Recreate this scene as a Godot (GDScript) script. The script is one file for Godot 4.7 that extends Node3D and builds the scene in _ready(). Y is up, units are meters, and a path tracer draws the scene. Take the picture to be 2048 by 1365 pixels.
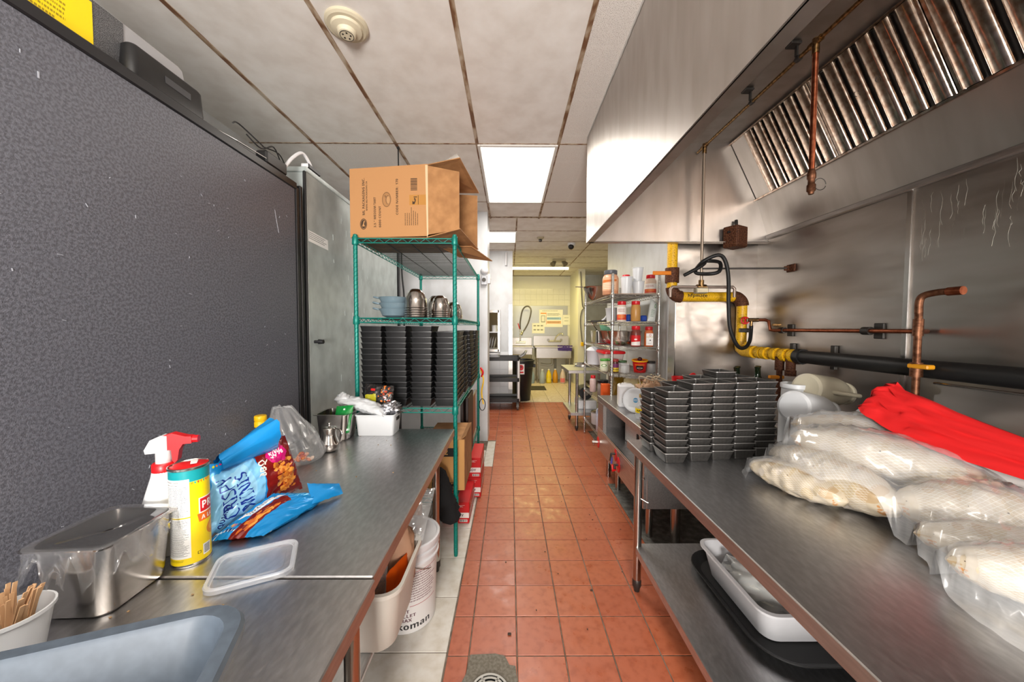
extends Node3D
# A long narrow restaurant kitchen: work tables on both sides of a red tiled aisle, an extraction hood on the right, a dish washing corner at the end.

var used := {}
var glyph_cache := {}
var M := {}
var rng := RandomNumberGenerator.new()
const CEIL := 2.76

func _ready() -> void:
	rng.seed = 7
	# camera
	var cam := Camera3D.new()
	cam.name = "camera"
	cam.fov = 88.13
	cam.near = 0.02
	cam.far = 60.0
	cam.position = Vector3(0, 1.38, 0)
	cam.rotation = Vector3(-0.0372, -0.0057, 0.0)
	cam.rotate_object_local(Vector3(0, 0, 1), 0.002)
	cam.current = true
	add_child(cam)
	# surroundings
	var env := Environment.new()
	env.background_mode = Environment.BG_COLOR
	env.background_color = Color(0, 0, 0)
	env.tonemap_mode = Environment.TONE_MAPPER_LINEAR
	env.tonemap_exposure = 2.6
	env.sdfgi_enabled = true
	env.ssao_enabled = true
	env.ssil_enabled = true
	var we := WorldEnvironment.new()
	we.name = "surroundings"
	we.environment = env
	add_child(we)
	# ceiling lights: x, d of the middle, width, length, glow, energy, colour
	ceiling_panel(0.056, 3.31, 0.56, 1.17, 1.3, 1.1, Color(1.0, 0.975, 0.94), "white square-edged light panel set in the ceiling above the aisle")
	ceiling_panel(-0.225, 5.40, 0.60, 0.60, 1.3, 0.95, Color(1.0, 0.975, 0.94), "small white light panel in the ceiling beyond the white pillar")
	ceiling_panel(0.056, -0.35, 0.56, 1.17, 1.3, 1.15, Color(1.0, 0.975, 0.94), "white light panel in the ceiling over the near work tables")
	tube_light()
	soft_lamp()
	make_materials()
	structure()
	hood_and_pipes()
	left_side()
	green_rack()
	right_side()
	chrome_rack()
	far_room()


func ceiling_panel(x: float, d: float, w: float, l: float, glow: float, energy: float, c: Color, label: String) -> void:
	var t := thing("ceiling_light", label, "light", V(x, CEIL - 0.004, d), 0.0, "flat ceiling light panels")
	var f := MB.new()
	for s in [-1, 1]:
		f.box(Vector3(s * (w / 2 + 0.012), 0, 0), Vector3(0.024, 0.02, l + 0.048), 0.003)
		f.box(Vector3(0, 0, s * (l / 2 + 0.012)), Vector3(w, 0.02, 0.024), 0.003)
	part("frame", f, mat(Color(0.85, 0.84, 0.82), 0.5), t)
	part("light_diffuser", one_box(Vector3(0, 0.002, 0), Vector3(w, 0.008, l)), mat(Color(0.9, 0.9, 0.9), 0.6, 0.0, {"emission_enabled": true, "emission": c, "emission_energy_multiplier": glow}), t)
	var a := AreaLight3D.new()
	a.name = "panel_light"
	a.area_size = Vector2(w, l)
	a.light_color = c
	a.light_energy = energy
	a.area_range = 14.0
	a.area_attenuation = 2.0
	a.shadow_enabled = true
	t.add_child(a)
	a.position = Vector3(0, -0.008, 0)
	a.rotation_degrees = Vector3(-90, 0, 0)

func tube_light() -> void:
	var c := Color(1.0, 0.93, 0.62)
	var t := thing("tube_light", "long ceiling fitting with a glowing tube above the dish sinks", "light", V(0.60, CEIL, 7.85))
	part("housing", one_box(Vector3(0, -0.02, 0), Vector3(1.44, 0.04, 0.16), 0.008), mat(Color(0.86, 0.84, 0.72), 0.5), t)
	part("light_tube", one_tube([Vector3(-0.69, -0.065, 0), Vector3(0.69, -0.065, 0)], 0.026, 12), mat(Color(0.9, 0.9, 0.8), 0.5, 0.0, {"emission_enabled": true, "emission": Color(1.0, 0.98, 0.86), "emission_energy_multiplier": 1.6}), t)
	var a := AreaLight3D.new()
	a.name = "tube_glow"
	a.area_size = Vector2(1.38, 0.05)
	a.light_color = c
	a.light_energy = 1.9
	a.area_range = 14.0
	a.area_attenuation = 2.0
	a.shadow_enabled = true
	t.add_child(a)
	a.position = Vector3(0, -0.095, 0)
	a.rotation_degrees = Vector3(-90, 0, 0)

func soft_lamp() -> void:
	# the photographer's lamp on its stand, behind the camera
	var t := thing("studio_lamp", "photographer's square soft lamp on a thin stand in the aisle", "lamp", V(-0.12, 0, -2.15))
	part("stand", one_tube([Vector3(0, 0, 0), Vector3(0, 1.25, 0.06)], 0.012, 8), mat(Color(0.05, 0.05, 0.05), 0.5), t)
	var w := 0.8
	var hs := part("housing", one_box(Vector3(0, 0, 0.06), Vector3(w, w, 0.08), 0.01), mat(Color(0.05, 0.05, 0.05), 0.6), t, Vector3(0, 1.30, 0))
	hs.rotation_degrees = Vector3(36, 0, 0)
	part("light_face", one_box(Vector3(0, 0, 0.016), Vector3(w - 0.02, w - 0.02, 0.006)), mat(Color(0.9, 0.9, 0.9), 0.6, 0.0, {"emission_enabled": true, "emission": Color(1, 0.98, 0.96), "emission_energy_multiplier": 1.0}), hs)
	var a := AreaLight3D.new()
	a.name = "lamp_light"
	a.area_size = Vector2(w, w)
	a.light_color = Color(1, 0.98, 0.96)
	a.light_energy = 8.2
	a.area_range = 14.0
	a.area_attenuation = 2.0
	a.shadow_enabled = true
	hs.add_child(a)
	a.position = Vector3(0, 0, 0.006)

# ---------------------------------------------------------------- helpers
class MB:
	var st := SurfaceTool.new()
	var xf := Transform3D()
	var sg := 0
	var n := 0
	func _init() -> void:
		st.begin(Mesh.PRIMITIVE_TRIANGLES)
	func vtx(v: Vector3, uv := Vector2.ZERO) -> void:
		st.set_smooth_group(sg)
		st.set_uv(uv)
		st.add_vertex(xf * v)
	func tri(a: Vector3, b: Vector3, c: Vector3, ua := Vector2.ZERO, ub := Vector2.ZERO, uc := Vector2.ZERO) -> void:
		n += 1
		vtx(a, ua); vtx(c, uc); vtx(b, ub)
	func quad(a: Vector3, b: Vector3, c: Vector3, d: Vector3, ua := Vector2(0, 1), ub := Vector2(1, 1), uc := Vector2(1, 0), ud := Vector2(0, 0)) -> void:
		tri(a, b, c, ua, ub, uc); tri(a, c, d, ua, uc, ud)
	func face(pts: Array, from: Vector3) -> void:
		sg = -1
		var nn: Vector3 = (pts[1] - pts[0]).cross(pts[2] - pts[0])
		var mid := Vector3.ZERO
		for q in pts: mid += q
		mid /= pts.size()
		if nn.dot(mid - from) < 0: pts.reverse()
		for i in range(1, pts.size() - 1):
			tri(pts[0], pts[i], pts[i + 1], Vector2(0, 1), Vector2(1, 1), Vector2(1, 0))
	func box(c: Vector3, s: Vector3, b := 0.0) -> void:
		var h := s / 2
		if b <= 0.0:
			for ax in 3:
				for sn in [-1, 1]:
					var pts := []
					for k in [[-1, -1], [1, -1], [1, 1], [-1, 1]]:
						var v := Vector3.ZERO
						v[ax] = sn * h[ax]; v[(ax + 1) % 3] = k[0] * h[(ax + 1) % 3]; v[(ax + 2) % 3] = k[1] * h[(ax + 2) % 3]
						pts.append(c + v)
					face(pts, c)
			return
		b = minf(b, minf(h.x, minf(h.y, h.z)) * 0.95)
		var at := func(sx, sy, sz, ax): return c + Vector3(sx * (h.x - (0.0 if ax == 0 else b)), sy * (h.y - (0.0 if ax == 1 else b)), sz * (h.z - (0.0 if ax == 2 else b)))
		for ax in 3:
			for sn in [-1, 1]:
				var pts := []
				for k in [[-1, -1], [1, -1], [1, 1], [-1, 1]]:
					var q := [0, 0, 0]
					q[ax] = sn; q[(ax + 1) % 3] = k[0]; q[(ax + 2) % 3] = k[1]
					pts.append(at.call(q[0], q[1], q[2], ax))
				face(pts, c)
			for s1 in [-1, 1]:
				for s2 in [-1, 1]:
					var a1 := (ax + 1) % 3
					var a2 := (ax + 2) % 3
					var q := [0, 0, 0]
					q[a1] = s1; q[a2] = s2
					var lo := q.duplicate(); lo[ax] = -1
					var hi := q.duplicate(); hi[ax] = 1
					face([at.call(lo[0], lo[1], lo[2], a1), at.call(hi[0], hi[1], hi[2], a1), at.call(hi[0], hi[1], hi[2], a2), at.call(lo[0], lo[1], lo[2], a2)], c)
		for sx in [-1, 1]:
			for sy in [-1, 1]:
				for sz in [-1, 1]:
					face([at.call(sx, sy, sz, 0), at.call(sx, sy, sz, 1), at.call(sx, sy, sz, 2)], c)
	func bar(a: Vector3, b: Vector3, w: float, t: float, bev := 0.0) -> void:
		var keep := xf
		var d := b - a
		var z := d.normalized()
		var up := Vector3.UP if absf(z.y) < 0.95 else Vector3.RIGHT
		var x := up.cross(z).normalized()
		xf = keep * Transform3D(Basis(x, z.cross(x), z), (a + b) / 2)
		box(Vector3.ZERO, Vector3(w, t, d.length()), bev)
		xf = keep
	func prism(poly: PackedVector2Array, z0: float, z1: float) -> void:
		# outline in x, y, extruded along z
		sg = -1
		if Geometry2D.is_polygon_clockwise(poly): poly.reverse()
		var idx := Geometry2D.triangulate_polygon(poly)
		for i in range(0, idx.size(), 3):
			var a := poly[idx[i]]; var b := poly[idx[i + 1]]; var c := poly[idx[i + 2]]
			if (b - a).cross(c - a) < 0:
				var t := b; b = c; c = t
			tri(Vector3(a.x, a.y, z1), Vector3(b.x, b.y, z1), Vector3(c.x, c.y, z1), a, b, c)
			tri(Vector3(a.x, a.y, z0), Vector3(c.x, c.y, z0), Vector3(b.x, b.y, z0), a, c, b)
		for i in poly.size():
			var a := poly[i]; var b := poly[(i + 1) % poly.size()]
			quad(Vector3(a.x, a.y, z0), Vector3(b.x, b.y, z0), Vector3(b.x, b.y, z1), Vector3(a.x, a.y, z1))
	func loft(rings: Array, cap0 := true, cap1 := true, crease := 40.0, shut := true) -> void:
		# rings run counter-clockwise seen from the end of the loft
		var g := n * 4 + 1
		var len := [0.0]
		for i in range(1, rings.size()): len.append(len[i - 1] + rings[i][0].distance_to(rings[i - 1][0]) + 1e-9)
		var total: float = len[-1]
		for i in rings.size() - 1:
			var r0: PackedVector3Array = rings[i]
			var r1: PackedVector3Array = rings[i + 1]
			if i > 0:
				var sharp := false
				for k in [0, r0.size() / 3, 2 * r0.size() / 3]:
					var d0: Vector3 = r0[k] - rings[i - 1][k]
					var d1: Vector3 = r1[k] - r0[k]
					if d0.length() > 1e-6 and d1.length() > 1e-6 and rad_to_deg(d0.angle_to(d1)) > crease: sharp = true
				if sharp: g += 1
			sg = g
			var m := r0.size()
			for k in (m if shut else m - 1):
				var l := (k + 1) % m
				var u0 := float(k) / m
				var u1 := float(k + 1) / m
				var v0: float = 1.0 - len[i] / total
				var v1: float = 1.0 - len[i + 1] / total
				if r0[k].distance_squared_to(r0[l]) < 1e-14:
					tri(r0[k], r1[l], r1[k], Vector2(u0, v0), Vector2(u1, v1), Vector2(u0, v1))
				elif r1[k].distance_squared_to(r1[l]) < 1e-14:
					tri(r0[k], r0[l], r1[k], Vector2(u0, v0), Vector2(u1, v0), Vector2(u0, v1))
				else:
					quad(r0[k], r0[l], r1[l], r1[k], Vector2(u0, v0), Vector2(u1, v0), Vector2(u1, v1), Vector2(u0, v1))
		sg = -1
		if cap0: cap(rings[0], true)
		if cap1: cap(rings[-1], false)
	func cap(r: PackedVector3Array, back: bool) -> void:
		var mid := Vector3.ZERO
		for q in r: mid += q
		mid /= r.size()
		sg = -1
		for k in r.size():
			var l := (k + 1) % r.size()
			if back: tri(mid, r[l], r[k])
			else: tri(mid, r[k], r[l])
	func lathe(prof: Array, seg := 24, cap0 := true, cap1 := true, crease := 40.0, sx := 1.0, sz := 1.0) -> void:
		# prof: Vector2(radius, y) from bottom to top on the outside
		var rings := []
		for q in prof:
			var r := PackedVector3Array()
			for k in seg:
				var a := -TAU * k / seg
				r.append(Vector3(cos(a) * q.x * sx, q.y, sin(a) * q.x * sz))
			rings.append(r)
		loft(rings, cap0 and prof[0].x > 1e-5, cap1 and prof[-1].x > 1e-5, crease)
	func cyl(a: Vector3, b: Vector3, r0: float, r1 := -1.0, seg := 12, caps := true) -> void:
		if r1 < 0: r1 = r0
		tube([a, b], [r0, r1], seg, false, caps)
	func tube(path: Array, r, seg := 8, shut := false, caps := true) -> void:
		var m := path.size()
		var rings := []
		var prev := Vector3.ZERO
		for i in m:
			var t: Vector3
			if shut: t = path[(i + 1) % m] - path[(i + m - 1) % m]
			elif i == 0: t = path[1] - path[0]
			elif i == m - 1: t = path[m - 1] - path[m - 2]
			else: t = (path[i + 1] - path[i]).normalized() + (path[i] - path[i - 1]).normalized()
			t = t.normalized()
			if i == 0: prev = (Vector3.UP if absf(t.y) < 0.9 else Vector3.RIGHT).cross(t).normalized()
			prev = (prev - t * prev.dot(t)).normalized()
			var up := t.cross(prev)
			var rad: float = r[i] if r is Array else r
			var ring := PackedVector3Array()
			for k in seg:
				var a := TAU * k / seg
				ring.append(path[i] + (prev * cos(a) + up * sin(a)) * rad)
			rings.append(ring)
		if shut: rings.append(rings[0])
		loft(rings, caps and not shut, caps and not shut, 60.0)
	func sheet(rows: Array, shut_v := false) -> void:
		# rows of points; front is where rows run up and points run right
		sg = n * 4 + 1
		var nr := rows.size()
		for i in nr - 1:
			var a: PackedVector3Array = rows[i]
			var b: PackedVector3Array = rows[i + 1]
			var m := a.size()
			for k in (m if shut_v else m - 1):
				var l := (k + 1) % m
				var d := float(m if shut_v else m - 1)
				var u0 := k / d
				var u1 := (k + 1) / d
				var v0 := 1.0 - float(i) / (nr - 1)
				var v1 := 1.0 - float(i + 1) / (nr - 1)
				quad(a[k], a[l], b[l], b[k], Vector2(u0, v0), Vector2(u1, v0), Vector2(u1, v1), Vector2(u0, v1))
	func done() -> ArrayMesh:
		st.generate_normals()
		st.index()
		return st.commit()


func V(x: float, y: float, d: float) -> Vector3:
	return Vector3(x, y, -d)

func ring_rr(w: float, d: float, r: float, y: float, seg := 4, cx := 0.0, cz := 0.0) -> PackedVector3Array:
	# rounded rectangle, running so that a loft going up faces outward
	var out := PackedVector3Array()
	r = minf(r, minf(w, d) / 2 - 1e-4)
	for q in 4:
		var c := Vector2((w / 2 - r) * [1, 1, -1, -1][q], (d / 2 - r) * [1, -1, -1, 1][q])
		for k in seg + 1:
			var a := PI / 2 - PI / 2 * (q + float(k) / seg)
			out.append(Vector3(cx + c.x + cos(a) * r, y, cz + c.y + sin(a) * r))
	return out

func numbered(called: String) -> String:
	used[called] = used.get(called, -1) + 1
	return called if used[called] == 0 else "%s_%03d" % [called, used[called]]

func tag(o: Node, label: String, category: String, group := "") -> Node:
	o.set_meta("label", label); o.set_meta("category", category)
	if group: o.set_meta("group", group)
	return o

func thing(called: String, label: String, category: String, at := Vector3.ZERO, turn := 0.0, group := "") -> Node3D:
	var o := Node3D.new()
	o.name = numbered(called)
	add_child(o)
	o.position = at; o.rotation.y = turn
	tag(o, label, category, group)
	return o

func part(called: String, m, material: Material, parent: Node, at := Vector3.ZERO) -> MeshInstance3D:
	var o := MeshInstance3D.new()
	o.name = called if parent != self else numbered(called)
	o.mesh = m.done() if m is MB else m
	o.material_override = null
	for i in o.mesh.get_surface_count(): o.set_surface_override_material(i, material)
	parent.add_child(o, true)
	o.position = at
	return o

func single(called: String, m, material: Material, label: String, category: String, at := Vector3.ZERO, group := "") -> MeshInstance3D:
	var o := part(called, m, material, self, at)
	tag(o, label, category, group)
	return o

func struct(called: String, m, material: Material, label := "", category := "") -> MeshInstance3D:
	var o := part(called, m, material, self)
	o.set_meta("kind", "structure")
	if label: tag(o, label, category)
	return o

func copy(o: Node3D, at: Vector3, turn := 0.0, label := "") -> Node3D:
	var c: Node3D = o.duplicate()
	var base: String = o.name
	var cut := RegEx.create_from_string("_\\d{3}$")
	c.name = numbered(cut.sub(base, ""))
	add_child(c)
	c.position = at; c.rotation = Vector3(0, turn, 0)
	if label: c.set_meta("label", label)
	return c

func one_box(c: Vector3, s: Vector3, b := 0.0) -> MB:
	var m := MB.new()
	m.box(c, s, b)
	return m

func one_tube(path: Array, r, seg := 8, shut := false) -> MB:
	var m := MB.new()
	m.tube(path, r, seg, shut)
	return m

func one_lathe(prof: Array, seg := 24, crease := 40.0) -> MB:
	var m := MB.new()
	m.lathe(prof, seg, true, true, crease)
	return m

func arc(c: Vector3, r: float, a0: float, a1: float, u: Vector3, v: Vector3, seg := 8) -> Array:
	var out := []
	for i in seg + 1:
		var a := lerpf(a0, a1, float(i) / seg)
		out.append(c + (u * cos(a) + v * sin(a)) * r)
	return out

func smooth_path(pts: Array, per := 6) -> Array:
	var out := []
	for i in pts.size() - 1:
		var a: Vector3 = pts[maxi(i - 1, 0)]
		var b: Vector3 = pts[i]
		var c: Vector3 = pts[i + 1]
		var d: Vector3 = pts[mini(i + 2, pts.size() - 1)]
		for k in per:
			out.append(b.cubic_interpolate(c, a, d, float(k) / per))
	out.append(pts[-1])
	return out

# ---------------------------------------------------------------- textures
func noise(freq: float, seed_: int, octaves := 4, kind := FastNoiseLite.TYPE_SIMPLEX_SMOOTH) -> FastNoiseLite:
	var f := FastNoiseLite.new()
	f.noise_type = kind; f.frequency = freq; f.seed = seed_
	f.fractal_type = FastNoiseLite.FRACTAL_FBM; f.fractal_octaves = octaves
	return f

func ntex(freq: float, seed_: int, stops: Array, cols: Array, size := 512, octaves := 4, kind := FastNoiseLite.TYPE_SIMPLEX_SMOOTH) -> NoiseTexture2D:
	var t := NoiseTexture2D.new()
	t.width = size; t.height = size; t.seamless = true; t.normalize = true
	t.noise = noise(freq, seed_, octaves, kind)
	var g := Gradient.new()
	g.offsets = PackedFloat32Array(stops)
	g.colors = PackedColorArray(cols)
	t.color_ramp = g
	return t

func grey(a: float) -> Color:
	return Color(a, a, a)

func mat(c: Color, rough := 0.5, metal := 0.0, more := {}) -> StandardMaterial3D:
	var m := StandardMaterial3D.new()
	m.albedo_color = c; m.roughness = rough; m.metallic = metal
	for k in more: m.set(k, more[k])
	return m

func film(c: Color, alpha: float, rough := 0.06) -> StandardMaterial3D:
	var m := mat(Color(c.r, c.g, c.b, alpha), rough)
	m.transparency = BaseMaterial3D.TRANSPARENCY_ALPHA
	m.cull_mode = BaseMaterial3D.CULL_DISABLED
	return m

# flat print: an image that lettering and simple shapes are drawn into
class Print:
	var im: Image
	func _init(w: int, h: int, c: Color) -> void:
		im = Image.create(w, h, false, Image.FORMAT_RGBA8)
		im.fill(c)
	func rect(x: float, y: float, w: float, h: float, c: Color) -> void:
		im.fill_rect(Rect2i(int(x), int(y), maxi(1, int(w)), maxi(1, int(h))), c)
	func poly(pts: Array, c: Color) -> void:
		var lo := Vector2(1e9, 1e9)
		var hi := -lo
		for q in pts:
			lo = lo.min(q); hi = hi.max(q)
		var pp := PackedVector2Array(pts)
		for y in range(maxi(0, int(lo.y)), mini(im.get_height(), int(hi.y) + 1)):
			for x in range(maxi(0, int(lo.x)), mini(im.get_width(), int(hi.x) + 1)):
				if Geometry2D.is_point_in_polygon(Vector2(x + 0.5, y + 0.5), pp): im.set_pixel(x, y, c)
	func disc(cx: float, cy: float, rx: float, ry: float, c: Color) -> void:
		for y in range(maxi(0, int(cy - ry)), mini(im.get_height(), int(cy + ry) + 1)):
			for x in range(maxi(0, int(cx - rx)), mini(im.get_width(), int(cx + rx) + 1)):
				if Vector2((x + 0.5 - cx) / rx, (y + 0.5 - cy) / ry).length() <= 1.0: im.set_pixel(x, y, c)
	func tris(t: PackedVector2Array, c: Color) -> void:
		for i in range(0, t.size(), 3):
			var a := t[i]; var b := t[i + 1]; var d := t[i + 2]
			var area := (b - a).cross(d - a)
			if absf(area) < 1e-6: continue
			var lo := a.min(b).min(d)
			var hi := a.max(b).max(d)
			for y in range(maxi(0, int(lo.y)), mini(im.get_height(), int(hi.y) + 1)):
				for x in range(maxi(0, int(lo.x)), mini(im.get_width(), int(hi.x) + 1)):
					var q := Vector2(x + 0.5, y + 0.5)
					var w0 := (b - a).cross(q - a) / area
					var w1 := (d - b).cross(q - b) / area
					var w2 := (a - d).cross(q - d) / area
					if w0 >= -0.02 and w1 >= -0.02 and w2 >= -0.02: im.set_pixel(x, y, c)
	func lines(x: float, y: float, w: float, h: float, rows: int, c: Color, seed_ := 1) -> void:
		# rows of tiny print that cannot be read
		var r := RandomNumberGenerator.new()
		r.seed = seed_
		for i in rows:
			var yy := y + h * i / rows
			var xx := x
			var end := x + w * r.randf_range(0.75, 1.0)
			while xx < end:
				var ww := r.randf_range(3, 9)
				rect(xx, yy, minf(ww, end - xx), maxf(1.0, h / rows * 0.5), c)
				xx += ww + 2
	func bars(x: float, y: float, w: float, h: float, c: Color, seed_ := 3) -> void:
		var r := RandomNumberGenerator.new()
		r.seed = seed_
		var xx := x
		while xx < x + w:
			var ww := float(r.randi_range(1, 4))
			rect(xx, y, ww, h, c)
			xx += ww + r.randi_range(1, 3)
	func tex() -> ImageTexture:
		return ImageTexture.create_from_image(im)

func glyphs(s: String, size: float, bold := true, face_ := "Droid Sans") -> PackedVector2Array:
	# lettering as triangles, y up, baseline near 0, height of a capital about size
	var key := "%s|%s|%s" % [s, bold, face_]
	if not glyph_cache.has(key):
		var f := SystemFont.new()
		f.font_names = PackedStringArray([face_])
		f.font_weight = 700 if bold else 400
		var t := TextMesh.new()
		t.font = f; t.text = s; t.font_size = 64; t.pixel_size = 1.0 / 46.0; t.depth = 0.0; t.curve_step = 4.0
		t.horizontal_alignment = HORIZONTAL_ALIGNMENT_LEFT
		var out := PackedVector2Array()
		if t.get_surface_count():
			var a := t.surface_get_arrays(0)
			var v: PackedVector3Array = a[Mesh.ARRAY_VERTEX]
			var nn: PackedVector3Array = a[Mesh.ARRAY_NORMAL]
			var ix = a[Mesh.ARRAY_INDEX]
			if ix == null or ix.size() == 0: ix = range(v.size())
			var lo := Vector2(1e9, 1e9)
			for q in v: lo = lo.min(Vector2(q.x, q.y))
			for i in range(0, ix.size(), 3):
				if nn[ix[i]].z > 0.5:
					for k in 3: out.append(Vector2(v[ix[i + k]].x, v[ix[i + k]].y) - lo)
		glyph_cache[key] = out
	var o := PackedVector2Array()
	for q in glyph_cache[key]: o.append(q * size)
	return o

func ink(p: Print, s: String, x: float, y: float, h: float, c: Color, turn := 0.0, bold := true, stretch := 1.0) -> void:
	# lettering whose lower left corner is at x, y (pixels from the top left), turned counter-clockwise by turn
	var t := glyphs(s, h, bold)
	var o := PackedVector2Array()
	for q in t:
		var w := Vector2(q.x * stretch, -q.y).rotated(-turn)
		o.append(Vector2(x, y) + w)
	p.tris(o, c)

func letter_mesh(s: String, h: float, to: Callable, bold := true) -> MB:
	# lettering laid on a surface by a function from (x, y) to a point
	var m := MB.new()
	m.sg = -1
	var t := glyphs(s, h, bold)
	for i in range(0, t.size(), 3):
		var a: Vector3 = to.call(t[i]); var b: Vector3 = to.call(t[i + 1]); var c: Vector3 = to.call(t[i + 2])
		if (t[i + 1] - t[i]).cross(t[i + 2] - t[i]) > 0: m.tri(a, b, c)
		else: m.tri(a, c, b)
	return m

func printed(p: Print, rough := 0.5, more := {}) -> StandardMaterial3D:
	var d := {"albedo_texture": p.tex(), "texture_repeat": false}
	d.merge(more)
	return mat(Color.WHITE, rough, 0.0, d)

# ---------------------------------------------------------------- materials
func make_materials() -> void:
	var fine := ntex(0.09, 11, [0.0, 1.0], [grey(0.0), grey(1.0)], 512, 3)
	var blot := ntex(0.012, 5, [0.25, 0.5, 0.8], [grey(0.62), grey(0.85), grey(1.0)], 512, 5)
	var streak := {"uv1_triplanar": true, "uv1_world_triplanar": true}
	# brushed steel: streaks run along the tables
	var rr := ntex(0.03, 21, [0.2, 0.85], [grey(0.8), grey(1.0)], 512, 4)
	M.steel = mat(Color(0.78, 0.76, 0.745), 0.42, 1.0, {"uv1_triplanar": true, "uv1_world_triplanar": true, "uv1_scale": Vector3(6, 6, 0.7), "roughness_texture": rr, "albedo_texture": ntex(0.02, 31, [0.1, 0.9], [grey(0.90), grey(1.0)], 512, 5)})
	M.steel_top = mat(Color(0.80, 0.80, 0.805), 0.38, 1.0, {"uv1_triplanar": true, "uv1_world_triplanar": true, "uv1_scale": Vector3(7, 7, 2.6), "roughness_texture": ntex(0.02, 22, [0.15, 0.6, 0.9], [grey(0.86), grey(0.94), grey(1.0)], 512, 4), "albedo_texture": ntex(0.015, 33, [0.2, 0.5, 0.8], [grey(0.92), grey(0.96), grey(1.0)], 512, 5)})
	M.steel_wall = mat(Color(0.73, 0.71, 0.69), 0.38, 1.0, {"uv1_triplanar": true, "uv1_world_triplanar": true, "uv1_scale": Vector3(0.8, 1.6, 0.35), "roughness_texture": ntex(0.014, 23, [0.2, 0.85], [grey(0.76), grey(1.0)], 512, 3), "albedo_texture": ntex(0.010, 34, [0.2, 0.5, 0.85], [Color(0.93, 0.915, 0.90), Color(0.97, 0.965, 0.96), Color(1, 1, 1)], 512, 3)})
	M.steel_hood = mat(Color(0.735, 0.715, 0.695), 0.42, 1.0, {"uv1_triplanar": true, "uv1_world_triplanar": true, "uv1_scale": Vector3(1.0, 0.35, 1.6), "roughness_texture": ntex(0.016, 24, [0.2, 0.85], [grey(0.88), grey(1.0)], 512, 3), "albedo_texture": ntex(0.012, 35, [0.2, 0.5, 0.85], [Color(0.94, 0.93, 0.92), Color(0.97, 0.965, 0.96), Color(1, 1, 1)], 512, 3)})
	M.steel_shine = mat(Color(0.72, 0.70, 0.68), 0.2, 1.0, {"uv1_triplanar": true, "uv1_scale": Vector3(20, 2, 20), "roughness_texture": rr})
	M.grease = mat(Color(0.80, 0.755, 0.715), 0.26, 1.0, {"uv1_triplanar": true, "uv1_world_triplanar": true, "uv1_scale": Vector3(3, 3, 3), "albedo_texture": ntex(0.02, 36, [0.2, 0.45, 0.8], [Color(0.70, 0.60, 0.54), Color(0.88, 0.83, 0.79), Color(1, 1, 1)], 512, 4), "roughness_texture": ntex(0.02, 37, [0.2, 0.9], [grey(0.5), grey(1.0)], 512, 4)})
	M.galv = mat(Color(0.75, 0.785, 0.78), 0.40, 0.3, {"uv1_triplanar": true, "uv1_world_triplanar": true, "uv1_scale": Vector3(1.2, 0.9, 1.2), "albedo_texture": ntex(0.012, 38, [0.2, 0.55, 0.9], [grey(0.9), grey(0.96), grey(1.0)], 512, 5), "roughness_texture": rr})
	M.chrome = mat(Color(0.78, 0.77, 0.75), 0.22, 1.0)
	M.iron = mat(Color(0.30, 0.29, 0.28), 0.45, 0.8)
	# black embossed metal skin
	M.black_panel = mat(Color(0.40, 0.402, 0.435), 0.40, 0.0, {"uv1_triplanar": true, "uv1_world_triplanar": true, "uv1_scale": Vector3(2.9, 2.9, 2.9), "albedo_texture": ntex(0.032, 41, [0.12, 0.40, 0.60, 0.9], [grey(0.72), grey(0.83), grey(0.92), grey(1.0)], 1024, 7, FastNoiseLite.TYPE_SIMPLEX), "heightmap_enabled": true, "heightmap_scale": 0.03, "heightmap_texture": ntex(0.07, 42, [0.2, 0.8], [grey(0), grey(1)], 1024, 3, FastNoiseLite.TYPE_SIMPLEX), "metallic_specular": 0.5})
	M.black_trim = mat(Color(0.10, 0.10, 0.11), 0.4)
	M.black_plastic = mat(Color(0.085, 0.085, 0.09), 0.45, 0.0, {"uv1_triplanar": true, "uv1_scale": Vector3(3, 3, 3), "albedo_texture": ntex(0.03, 43, [0.2, 0.8], [grey(0.75), grey(1.0)], 256, 4)})
	M.black_rubber = mat(Color(0.07, 0.07, 0.072), 0.55)
	# ceiling
	M.ceil_tile = mat(Color(0.915, 0.90, 0.88), 0.9, 0.0, {"uv1_triplanar": true, "uv1_world_triplanar": true, "uv1_scale": Vector3(1.1, 1.1, 1.1), "albedo_texture": ntex(0.01, 51, [0.15, 0.5, 0.85], [Color(0.95, 0.94, 0.93), Color(0.98, 0.975, 0.97), Color(1, 1, 1)], 512, 6)})
	M.ceil_fleck = mat(Color(0.91, 0.895, 0.875), 0.95, 0.0, {"uv1_triplanar": true, "uv1_world_triplanar": true, "uv1_scale": Vector3(2.5, 2.5, 2.5), "albedo_texture": ntex(0.16, 52, [0.0, 0.22, 0.30, 1.0], [Color(0.62, 0.57, 0.5), Color(0.85, 0.82, 0.79), Color(0.98, 0.97, 0.96), Color(1, 1, 1)], 512, 3), "heightmap_enabled": true, "heightmap_scale": 0.2, "heightmap_texture": ntex(0.16, 52, [0.15, 0.4], [grey(0), grey(1)], 512, 3)})
	M.ceil_bar = mat(Color(0.72, 0.67, 0.61), 0.6, 0.0, {"uv1_triplanar": true, "uv1_world_triplanar": true, "uv1_scale": Vector3(2, 2, 0.8), "albedo_texture": ntex(0.012, 53, [0.3, 0.5, 0.75], [Color(0.62, 0.47, 0.36), Color(0.85, 0.78, 0.70), Color(1, 0.99, 0.97)], 512, 4)})
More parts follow.
